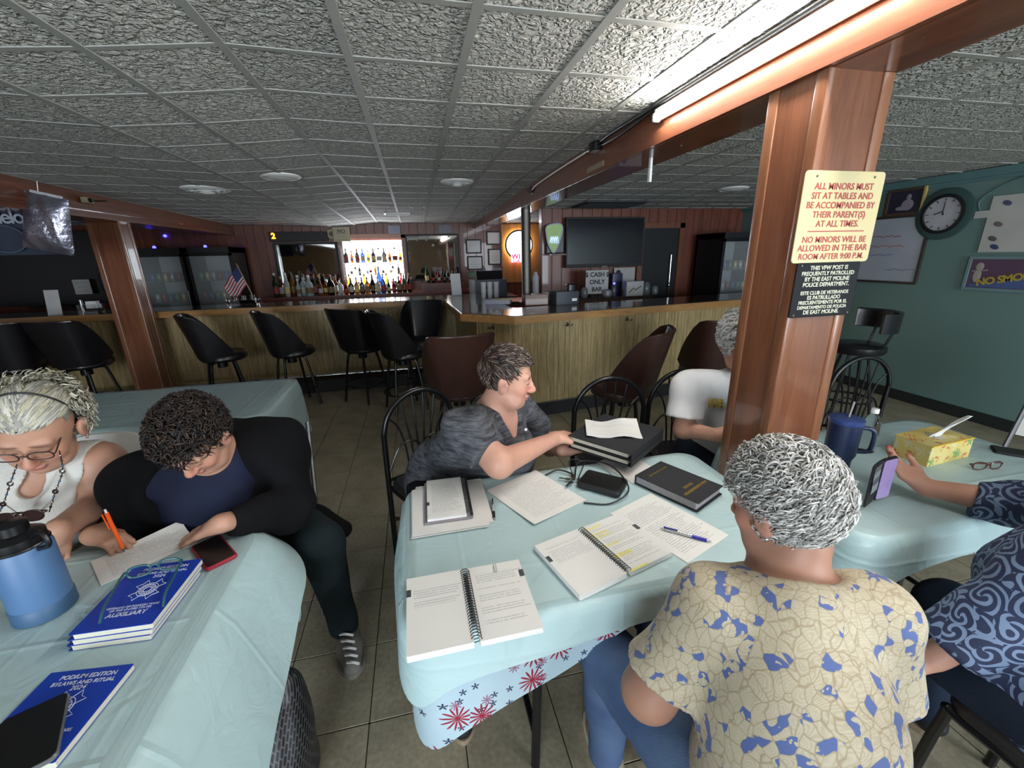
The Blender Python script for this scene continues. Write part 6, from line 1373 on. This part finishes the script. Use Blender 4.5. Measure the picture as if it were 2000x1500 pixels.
stv = thing('small_television', 'small black television on a wooden shelf between the lit shields', 'television', (1.98, 6.0, 1.62)); MB().rbox((0, -.03, .16), (.26, .05, .36), .008, axis=1).build('bezel', M_blackm, stv, True); MB().rbox((0, -.08, -.03), (.25, .2, .02), .004).build('shelf_bracket', M_panel, stv); MB().bx(-.12, .12, -.058, -.056, .0, .32).build('screen', M_black, stv)
# doorway and cooler
dr = struct('door_1', MB().bx(3.36, 3.95, 5.99, 6.015, 0, 1.93), mat('dark_doorway', '#0d1116', rough=.6))
for a in ((3.28, 3.36, 0, 2.0), (3.95, 4.03, 0, 2.0), (3.28, 4.03, 1.93, 2.0)): MB().bx(a[0], a[1], 5.96, 6.02, a[2], a[3]).build('casing', wood('door_casing', '#5a3422', '#7c4e34', axis=2), dr)
MB().cyl((3.84, 5.965, .95), (3.84, 5.965, 1.55), .014, n=10).build('pull_handle', M_chrome, dr, True); MB().ell((3.84, 5.955, 1.1), (.03, .02, .03), n=12, m=8).build('door_knob', M_chrome, dr, True)
def cooler(label, x0, x1, y, z1, lit, seed, rows=4):
    c = thing('drinks_cooler', label, 'cooler', ((x0 + x1) / 2, y, 0)); w = x1 - x0; t_ = .03
    for a in ((-w / 2, -w / 2 + t_, .02, .6, 0, z1), (w / 2 - t_, w / 2, .02, .6, 0, z1), (-w / 2, w / 2, .02, .6, z1 - .08, z1), (-w / 2, w / 2, .02, .6, 0, .14), (-w / 2, w / 2, .56, .6, 0, z1)): MB().bx(*a).build('cabinet_panel', M_blackm, c)
    d = MB().bx(-w / 2, -w / 2 + .04, 0, .03, .14, z1 - .08).bx(w / 2 - .04, w / 2, 0, .03, .14, z1 - .08).bx(-w / 2, w / 2, 0, .03, .12, .17).bx(-w / 2, w / 2, 0, .03, z1 - .12, z1 - .07).build('door_frame', M_black, c)
    MB().bx(-w / 2 + .04, w / 2 - .04, .012, .018, .17, z1 - .12).build('door_glass', M_lensc, d); MB().cyl((w / 2 - .02, -.03, .7), (w / 2 - .02, -.03, 1.2), .01, n=8).build('door_handle', M_greym, d, True)
    for k in range(rows): MB().bx(-w / 2 + .03, w / 2 - .03, .06, .54, .42 + .3 * k, .43 + .3 * k).build('wire_shelf', M_greym, c)
    MB().bx(-w / 2 + .03, w / 2 - .03, .54, .56, .14, z1 - .08).build('liner', mat('cooler_liner', '#8d979a', rough=.5), c)
    return c
t = NT('cooler_glass'); t.base((.6, .65, .66, 1)); t.set(rough=.04, alpha=.18); M_lensc = t.m
cans = [mat('can_%d' % i, c, rough=.3, metal=.3) for i, c in enumerate(('#8a2a2a', '#2a4a8a', '#3c7a4c', '#b0a070', '#9aa0a8'))]
canm = [MB().lathe([(.028, 0), (.033, .006), (.033, .11), (.026, .122)], n=10).mesh('drink_can', m, True, 40) for m in cans]
for lab, x0, x1, y, z1, lit, sd, nm in [('black glass-door cooler beside the bright doorless passage', 4.20, 4.86, 5.3, 1.83, 2.5, 1, 'beside the doorway'), ('black glass-door cooler next to the pine post with reddish shelves', -3.86, -3.26, 7.25, 1.80, 1.6, 2, 'next to the pine post'), ('black glass-door cooler beside the little flag', -3.22, -2.62, 7.25, 1.80, 1.2, 3, 'beside the little flag')]:
    cooler(lab if sd > 1 else 'black glass-door drinks cooler by the green wall corner', x0, x1, y, z1, lit, sd)
    for r in range(3):
        for k in range(6): tag(link('drink_can', canm[(r * 2 + k + sd) % 5], loc=(x0 + .09 + .085 * k, y + .14, .73 + .3 * r)), 'drink can on a shelf inside the cooler ' + ('by the green wall corner' if sd == 1 else nm), 'can', 'cans in the cooler ' + nm)
# things on and behind the bar
def easel(label, x, y, rz, w=.13, h=.24): 
    e = thing('menu_stand', label, 'menu', (x, y, 1.07), rz); me = MB().bx(-w / 2, w / 2, -.002, .002, 0, h).mesh('menu_card', page_mat('menu_card_%d' % int(x * 10), 3. + x, 14., .8, base='#9a9aa0', ink='#55555c')); o = link('menu_card', me, e); o.rotation_euler = (rad(-8), 0, 0); MB().rbox((0, .03, .004), (w, .08, .008), .003).build('acrylic_base', M_clear, e); return e
easel('white menu card in a clear stand by the bar corner', .56, 6.0, rad(10), .14, .30); easel('white menu card in a clear stand on the bar beside the dark television', -3.95, 5.72, rad(-8), .15, .27)
nk_ = thing('napkin_caddy', 'clear plastic caddy with napkins on the bar next to the pine post', 'caddy', (-3.62, 5.75, 1.07)); MB().rbox((0, 0, .05), (.2, .12, .1), .01).build('tray', M_clear, nk_, True); MB().rbox((.02, .02, .09), (.1, .07, .08), .006).build('napkin', M_paperw, nk_); MB().cyl((-.06, -.03, .02), (-.055, -.03, .15), .016, n=10).build('shaker', M_chrome, nk_, True)
dc = thing('condiment_rack', 'clear acrylic rack on the bar below the little flag', 'rack', (-2.05, 5.78, 1.07)); 
for z in (.005, .075): MB().rbox((0, 0, z), (.34, .16, .008), .004).build('tray', M_clear, dc, True)
for sx in (-.16, .16): MB().rbox((sx, 0, .05), (.008, .16, .1), .002).build('side_panel', M_clear, dc, True)
for k in range(3): MB().lathe([(.025, 0), (.03, .05), (.028, .05)], c=(-.1 + .1 * k, 0, .08), n=14).build('cup', M_chrome, dc, True)
fl = thing('table_flag', 'small American flag on a stick leaning behind the clear rack', 'flag', (-2.02, 5.94, 1.07)); MB().tube([(.05, 0, 0), (-.09, 0, .5)], .005, 6).build('stick', M_lip, fl, True)
fr_c = [mat('flag_red', '#8a2030', rough=.8), mat('flag_white', '#b8b6b4', rough=.8), mat('flag_blue', '#262e58', rough=.8)]
def fpt(u, v): return np.array([-.085 + .14 * v + .0 * u, 0, .485 - .5 * v * .28]) + np.array([.0, 0, 0]) + np.array([-.21 * u * .75, .012 * sin(9 * u), -.24 * u])
def fpt(u, v): a = np.array([-.085, 0, .48]) + v * .24 * unit(np.array([.14, 0, -.5])); return a + u * .32 * unit(np.array([-.62, 0, -.78])) * (1 - .15 * v) + np.array([0, .014 * sin(9 * u + 2 * v), 0])
for k in range(13):
    P = np.array([[fpt(u, v) for v in (k / 13, (k + 1) / 13)] for u in np.linspace(.4 if k < 7 else 0, 1, 9)]); MB().grid(P).grid(P + np.array([0, .002, 0])).build('stripe', fr_c[k % 2], fl)
P = np.array([[fpt(u, v) for v in np.linspace(0, 7 / 13, 6)] for u in np.linspace(0, .4, 6)]); MB().grid(P).grid(P + np.array([0, .002, 0])).build('canton', fr_c[2], fl)
for k in range(3):
    tag(MB().lathe([(.028, 0), (.036, .1), (.036, .105), (.03, .105)], c=(.86 + .085 * k, 5.5, 1.07), n=14).lathe([(.03, .1), (.038, .2)], c=(.86 + .085 * k, 5.5, 1.07), n=14, cap=False).build('plastic_cup', mat('white_cup_plastic', '#b6b6b6', rough=.4), smooth=True), 'stack of pale plastic cups beside the bar menu', 'cups', 'cup stacks beside the bar menu')
def box_thing(name, label, cat, x, y, z, w, d, h, m, rz=0., extra=None):
    o = thing(name, label, cat, (x, y, z), rz); MB().rbox((0, 0, h / 2), (w, d, h), .006, n=2).build('body', m, o, True)
    if extra: extra(o)
    return o
M_dgrey = mat('dark_grey_plastic', '#3a3e46', rough=.5)
box_thing('card_terminal', 'dark grey plastic box on the bar beside the wooden box', 'box', 1.585, 4.45, 1.07, .27, .2, .14, M_dgrey, rad(6), lambda o: (MB().rbox((.08, -.102, .05), (.06, .003, .03), .003, axis=1).build('white_tag', M_white, o), MB().rbox((.09, .02, .16), (.1, .1, .1), .02).build('top_unit', M_black, o, True)))
box_thing('paper_stack', 'stack of papers with a yellow folder on the bar by the pole', 'papers', .92, 4.78, 1.07, .28, .2, .05, mat('stacked_paper', '#9b9ba8', rough=.7), rad(-20), lambda o: MB().rbox((.06, -.06, .052), (.2, .14, .006), .003).build('folder', mat('yellow_folder', '#a8985a', rough=.6), o))
tl_ = thing('till_counter', 'dark counter under the till behind the bar papers', 'counter', (1.1, 6.6, 0)); MB().bx(-.35, .4, -.25, .3, 0, .97).build('body', M_panel, tl_); MB().bx(-.37, .42, -.27, .32, .97, 1.0).build('counter_top', M_ctop, tl_)
box_thing('cash_register', 'dark till on the back shelf behind the bar papers', 'till', 1.1, 6.6, 1.0, .5, .4, .25, M_dgrey, .1, lambda o: MB().box((0, -.12, .3), (.4, .02, .16), (rad(-25), 0, 0)).build('display', M_black, o))
sh2 = thing('service_counter', 'dark service counter behind the bar below the television', 'counter', (2.6, 5.72, 0)); MB().bx(-1.5, .66, -.25, .25, 0, .98).build('body', M_panel, sh2); MB().bx(-1.52, .68, -.27, .27, .98, 1.01).build('counter_top', M_ctop, sh2)
M_wsign = mat('white_sign_card', '#a9a8a6', rough=.6)
cs = thing('cash_sign', 'white sign reading cash only bar below the television', 'sign', (2.48, 5.60, 1.01)); MB().bx(-.17, .17, -.005, .005, .04, .36).build('card', M_wsign, cs)
for s_, z in (('$ CASH $', .30), ('ONLY', .20), ('BAR', .10)): lettering(cs, s_, .085, M_dark, (0, -.008, z), (1, 0, 0), (0, 0, 1), bold=.002)
box_thing('notice_box', 'white box with a zigzag logo on the service counter', 'box', 3.0, 5.52, 1.01, .26, .1, .2, M_wsign, 0, lambda o: MB().tube([(-.09, -.054, .05), (-.02, -.054, .11), (0, -.054, .08), (.09, -.054, .13)], .006, 5).build('zigzag_logo', M_dark, o, True))
pp = thing('wall_poster', 'white poster with a dark round emblem beside the doorway', 'poster', (3.08, 5.97, 1.22)); MB().bx(-.17, .17, -.004, .004, -.16, .16).build('sheet', M_wsign, pp); MB().lathe([(.04, .005), (.02, .006)], c=(-.1, 0, .09), n=18, axis=(0, -1, 0)).build('emblem', M_dark, pp, True)
bl = thing('blue_speaker', 'dark blue box with a glowing blue light below the television', 'speaker', (2.86, 5.8, 1.01)); MB().rbox((0, 0, .15), (.16, .12, .3), .01).build('body', mat('dark_blue_plastic', '#1c2344', rough=.4), bl, True); MB().ell((-.05, -.062, .16), (.018, .008, .018), n=10, m=6).build('indicator', mat('blue_led', '#3030ff', emit=('#2a2aff', 12.), var=0), bl, True)
for k, (x, h_, r_, c_) in enumerate([(2.28, .14, .05, '#6c6c74'), (2.62, .1, .07, '#84848c'), (2.72, .16, .04, '#4c4c54'), (3.22, .18, .06, '#5a6468'), (3.36, .12, .05, '#6c7478')]):
    tag(MB().lathe([(r_ * .8, 0), (r_, .02), (r_ * .9, h_ * .8), (r_ * .5, h_)], c=(x, 5.56, 1.01), n=16).build('glass_jar', mat('jar_%d' % k, c_, rough=.3), smooth=True), ['squat grey jar under the cash sign', 'broad pale jar right of the cash sign', 'slim dark jar among the counter clutter', 'tall grey-green jar by the doorway', 'short grey-green jar by the doorway'][k].replace('right of', 'next to'), 'jar')
for k, (x, w, h_, c_) in enumerate([(1.2, .13, .19, '#8c8c9a'), (1.42, .15, .2, '#9a9aa8'), (1.02, .12, .1, '#5c7a5c')]):
    n = thing('pinned_note', ['pale paper note pinned over the till', 'larger pale paper note pinned by the steel pole', 'green and white note on the till shelf'][k], 'note', ((1.24, 1.52, 1.04)[k], 7.975, 1.27)); MB().bx(-w / 2, w / 2, -.003, .003, -h_ / 2, h_ / 2).build('sheet', mat('note_%d' % k, c_, rough=.7), n); MB().box((0, -.005, h_ * .4), (w * .8, .003, .012)).build('clip', M_dark, n)
bt = thing('cup_stack', 'tall stack of white foam cups behind the steel pole', 'cups', (1.62, 5.7, 1.01)); MB().lathe([(.035, 0), (.045, .02), (.045, .3), (.03, .32), (.02, .36)], n=16).build('cups', mat('foam_cup', '#b9b8be', rough=.6), bt, True)
# things at the dim end of the bar: television, banner, foil balloon, LEDs, framed pictures
tv = thing('television', 'large black television at the dim end behind the bar', 'television', (-5.0, 7.3, 1.05)); MB().rbox((0, 0, .5), (1.75, .06, .98), .012, axis=1).build('bezel', M_blackm, tv, True); MB().bx(-.84, .84, -.034, -.03, .05, .95).build('screen', M_black, tv); MB().rbox((0, 0, -.02), (.5, .2, .03), .01).build('stand', M_blackm, tv)
bn = thing('beer_banner', 'dark blue beer banner with white blackletter hanging from the beam', 'banner', tuple(at(14, 441, y=4.3))); M_ban = mat('navy_banner', '#1c2638', rough=.6, var=.4, vscale=9.)
P = np.array([[(x, .015 * sin(7 * x), z) for z in np.linspace(-.22, .24, 6)] for x in np.linspace(-.35, .26, 12)]); MB().grid(P).grid(P + np.array([0, .004, 0])).build('cloth', M_ban, bn, True)
lettering(bn, 'Modelo', .145, mat('banner_lettering', '#8f96a0', rough=.6), (-.045, -.03, .06), (1, 0, 0), (0, 0, 1), bold=.002, spacing=.85); th = np.linspace(0, 2 * PI, 29)[:-1]; MB().tube(np.stack([-.02 + .13 * np.cos(th), 0 * th - .026, -.1 + .1 * np.sin(th)], 1), .006, 5, closed=True).build('crest_ring', mat('banner_crest', '#4a5568', rough=.6), bn, True)
t = NT('silver_foil'); t.base(t.mix(t.noise(5., 3.), '#4c556c', '#c9c6d4')); t.set(metal=.85, rough=.25); t.bump(t.noise(16., 3.), .5, .02); M_foil = t.m
ba = thing('foil_balloon', 'crumpled silver foil balloon hanging from the beam', 'balloon', tuple(at(93, 437, y=4.15))); Rf = rotm(0, rad(14), 0); us = np.linspace(-1, 1, 15); P = []
for sgn in (-1, 1): P.append(np.array([[Rf @ np.array([.15 * u * (1 - .10 * v), sgn * .06 * (1 - u ** 4) * (1 - v ** 4) + .006 * sin(9 * u + 5 * v) * (1 - u * u), .21 * v]) for v in us] for u in us]))
MB().grid(P[0]).grid(P[1]).build('envelope', M_foil, ba, True); MB().rbox(Rf @ np.array([0, 0, .215]), (.2, .012, .02), .004, Rf).build('header_strip', mat('pale_strip', '#a8a8ac', rough=.4), ba); MB().tube([(0, 0, .2), (.02, 0, .3)], .003, 5).build('string', M_white, ba)
tag(MB().rbox((-3.3, 3.6, 2.12), (.05, 1.6, .03), .01).build('curtain_rod', M_greym), 'grey rod along the beam above the beer banner', 'rod')
cm = thing('security_camera', 'small white camera fixed on the pine beam', 'camera', (-2.765, 4.75, 2.14)); MB().rbox((0, 0, 0), (.05, .1, .05), .01).build('housing', M_notice, cm, True); MB().lathe([(.018, 0), (.018, .02)], c=(.03, -.02, 0), n=14, axis=(1, 0, 0)).build('camera_lens', M_black, cm, True); MB().tube([(0, .05, 0), (-.02, .3, .03)], .006, 6).build('lead', M_black, cm, True)
for k, (x, z) in enumerate([(-3.6, 1.812), (-2.95, 1.812), (-3.75, 2.0)]): tag(MB().ell((x, 7.29 if k < 2 else 7.97, z), (.022, .022, .022), n=10, m=8).build('led_and_glint', MATS['blue_led'], smooth=True), ['tiny blue light over the cooler next to the pine post', 'tiny blue light over the cooler beside the flag', 'tiny blue glowing dot for a glint high behind the pine post'][k], 'light')  # third dot glows in place of a blue glint on the beam
notice('small framed picture behind the bar next to the pine post', -4.15, 1.36, .3, .22, None, y=7.2, m=mat('dim_picture', '#55565a', rough=.5), frame=True, cat='picture'); notice('pale card propped behind the bar next to the pine post', -4.55, 1.3, .2, .2, None, y=7.2, m=M_wsign, lines=3, cat='card')
# ------------------------------------------------------------------ signs on the post
def post_sign(name, label, q, y, m, rows, ink, holes, r=.012):
    P = [aty_(p, y) for p in q]; c = sum(P) / 4; w = (np.linalg.norm(P[1] - P[0]) + np.linalg.norm(P[2] - P[3])) / 2; h = (np.linalg.norm(P[0] - P[3]) + np.linalg.norm(P[1] - P[2])) / 2
    o = thing(name, label, 'sign', tuple(c)); MB().rbox((0, 0, 0), (w, .004, h), r, axis=1, n=4).build('plate', m, o, True)
    for s, sz, z, b in rows: lettering(o, s, sz, ink, (0, -.0026, z * h), (1, 0, 0), (0, 0, 1), bold=b, depth=.0004)
    for x, z in holes: MB().lathe([(.0035, 0), (.003, .002)], c=(x * w, -.002, z * h), n=10, axis=(0, -1, 0)).build('screw', M_steel, o, True)
    return o, w, h
def aty_(p, y): return at(p[0], p[1], y=y)
s1, w, h = post_sign('minors_sign', 'cream sign with red lettering about minors on the wooden post', ((1573, 335), (1727, 333), (1697, 508), (1544, 517)), 1.094, mat('cream_enamel', '#c2b587', rough=.4, var=.05),
    [('ALL MINORS MUST', .0250, .335, .0004), ('SIT AT TABLES AND', .0250, .235, .0004), ('BE ACCOMPANIED BY', .0250, .135, .0004), ('THEIR PARENT(S)', .0250, .035, .0004), ('AT ALL TIMES.', .0250, -.065, .0004), ('NO MINORS WILL BE', .0250, -.24, .0004), ('ALLOWED IN THE BAR', .0250, -.335, .0004), ('ROOM AFTER 9:00 P.M.', .0240, -.43, .0004)], mat('red_enamel', '#a03a34', rough=.45, var=.05), ((-.36, .44), (.36, .44)))
MB().box((0, -.0026, -.145 * h), (w * .72, .0008, .003)).build('rule', MATS['red_enamel'], s1)
post_sign('patrol_sign', 'black bilingual sign with white lettering below the cream sign on the post', ((1560, 517), (1680, 507), (1660, 613), (1537, 623)), 1.0935, mat('black_enamel', '#0b0e12', rough=.6, var=.05, spec=.25),
    [('THIS VFW POST IS', .0175, .40, .0003), ('FREQUENTLY PATROLLED', .0168, .30, .0003), ('BY THE EAST MOLINE', .0175, .20, .0003), ('POLICE DEPARTMENT.', .0175, .10, .0003), ('ESTE CLUB DE VETERANOS', .0150, -.05, .0003), ('ES PATRULLADO', .0168, -.14, .0003), ('FRECUENTEMENTE POR EL', .0155, -.23, .0003), ('DEPARTAMENTO DE POLICIA', .0142, -.32, .0003), ('DE EAST MOLINE.', .0175, -.41, .0003)], mat('white_enamel', '#c4c2ac', rough=.45, var=.03), ((-.44, .45), (-.44, -.45), (.44, -.45)), .006)
# ------------------------------------------------------------------ green wall: clock, picture, boards, posters
ck = thing('wall_clock', 'round wall clock with a dark green ring on the green wall', 'clock', (5.04, 3.31, 1.885)); AX = (-1, 0, 0)
MB().lathe([(.235, 0), (.235, .02), (.20, .03), (.175, .03)], n=40, axis=AX, cap=False).build('outer_ring', mat('dark_green_ring', '#37504e', rough=.35), ck, True); MB().lathe([(.18, .0), (.18, .04), (.155, .045), (.15, .03)], n=40, axis=AX, cap=False).build('rim', M_blackm, ck, True); MB().lathe([(.155, .024), (.01, .026)], n=40, axis=AX, cap=False).build('dial', mat('clock_dial', '#b4b4ba', rough=.4), ck)
for k in range(12): a = k * PI / 6; MB().box((-.028, .13 * sin(a), .13 * cos(a)), (.002, .006, .022), (-a, 0, 0)).build('hour_mark', M_dark, ck)
MB().box((-.03, 0, .055), (.002, .006, .11)).build('minute_hand', M_dark, ck); MB().box((-.03, .035, .012), (.002, .075, .008), (rad(-18), 0, 0)).build('hour_hand', M_dark, ck)
def wall_plate(name, label, cat, y0, y1, z0, z1, m, th=.02, frame=None):
    o = thing(name, label, cat, (5.045, (y0 + y1) / 2, (z0 + z1) / 2)); w, h = abs(y1 - y0), abs(z1 - z0); MB().bx(-th, 0, -w / 2, w / 2, -h / 2, h / 2).build('sheet', m, o)
    if frame:
        for a in ((-w / 2 - .02, w / 2 + .02, h / 2, h / 2 + .025), (-w / 2 - .02, w / 2 + .02, -h / 2 - .025, -h / 2), (-w / 2 - .022, -w / 2, -h / 2, h / 2), (w / 2, w / 2 + .022, -h / 2, h / 2)): MB().bx(-th - .012, 0, a[0], a[1], a[2], a[3]).build('frame', frame, o)
    return o, w, h
wbd, w, h = wall_plate('whiteboard', 'whiteboard with faint red and blue handwriting on the green wall', 'whiteboard', 3.42, 4.35, 1.24, 1.88, mat('whiteboard_face', '#a4aab4', rough=.25), .015, M_steel)
for k, (z, c_, y) in enumerate([(.14, '#a8505c', .1), (.04, '#c06a5c', .0), (-.05, '#6a82b0', .05), (-.2, '#888c98', -.3)]):
    _x = np.linspace(-.3, .3 - .06 * k, 40); MB().tube(np.stack([0 * _x - .018, -_x * .8 - .1 + y, z + .012 * np.sin(60 * _x) * np.sin(23 * _x)], 1), .003, 4).build('handwriting', mat('marker_%d' % k, c_, rough=.6), wbd, True)
pic, w, h = wall_plate('framed_picture', 'small framed photograph of a seated person in white above the whiteboard', 'picture', 3.53, 3.85, 1.93, 2.14, mat('dark_photo', '#2c2b3c', rough=.3, var=.5, vscale=12.), .012, wood('picture_frame_wood', '#3a2a22', '#5c4434', axis=2)); MB().bx(-.03, -.005, -.185, -.165, -.13, .13).build('gilt_edge', mat('gilt_edge', '#b9a860', rough=.35), pic)
MB().ell((-.014, -.03, -.03), (.003, .06, .055), n=14, m=8).ell((-.014, -.03, .045), (.003, .024, .03), n=12, m=8).ell((-.014, .02, -.06), (.003, .06, .02), n=12, m=8).build('figure_print', mat('photo_white', '#8f8690', rough=.5), pic)
cal_, w, h = wall_plate('wall_calendar', 'white sheet with small dark pictures along its margin on the green wall', 'poster', 2.35, 2.97, 1.53, 2.0, mat('white_board_sheet', '#b4b4ae', rough=.6), .012); MB().bx(-.012, 0, w / 2, w / 2 + .1, .06, .12).build('side_tab', mat('white_board_sheet', '#b4b4ae'), cal_)
for k, (y, z, c_) in enumerate([(.2, .17, '#4c506c'), (.22, 0, '#6c6460'), (.23, -.12, '#5c5458'), (.2, -.19, '#3c4470'), (.05, .18, '#6c6c78')]): MB().ell((-.0135, y, z), (.002, .035, .02), n=10, m=6, rot=(rad(25), 0, 0)).build('picture_print', mat('print_blob_%d' % k, c_, rough=.6), cal_)
nsn, w, h = wall_plate('no_smoking_poster', 'purple and blue no-smoking poster with slanted yellow lettering on the green wall', 'poster', 2.35, 2.99, 1.22, 1.47, mat('purple_poster', '#5a4258', rough=.5, var=.2), .008, mat('clear_border', '#6d8688', rough=.3))
MB().prism([(-.3, -.12), (.3, -.12), (.3, .02), (-.02, -.05), (-.3, -.1)], .008, .0095, ((0, 0, 0), (0, -1, 0), (0, 0, 1), (-1, 0, 0))).build('blue_field', mat('poster_blue', '#4c5c8c', rough=.5), nsn)
lettering(nsn, 'NO SMOKING', .085, mat('poster_yellow', '#b09a3c', rough=.5), (-.0105, .0, -.03), (0, -1, .22), (0, 0, 1), bold=.003, spacing=.9)
MB().ell((-.0095, .25, .06), (.002, .03, .035), n=12, m=8).ell((-.0095, .255, -.02), (.002, .03, .06), n=12, m=8).tube([(-.0095, .30, .02), (-.0095, .19, .03)], .006, 5).build('figure_print', mat('poster_pale', '#a09a90', rough=.5), nsn)
pcd = thing('surface_conduit', 'painted pipes and cable looping down the green wall near the ceiling', 'conduit', (5.03, 2.7, 2.1))
MB().tube([(5.03, 2.62, 2.02), (5.03, 2.62, 2.17)], .022, 8).build('pipe', mat('green_cornice', '#56797a'), pcd, True, world=True); MB().tube([(5.03, 2.52, 2.02), (5.03, 2.52, 2.17)], .016, 8).build('pipe', MATS['green_cornice'], pcd, True, world=True); MB().tube(spline([(5.04, 2.7, 2.16), (5.04, 2.9, 2.1), (5.04, 3.06, 1.98), (5.04, 3.02, 1.86), (5.04, 2.95, 1.82)], 6), .006, 6).build('cable', MATS['green_cornice'], pcd, True, world=True)
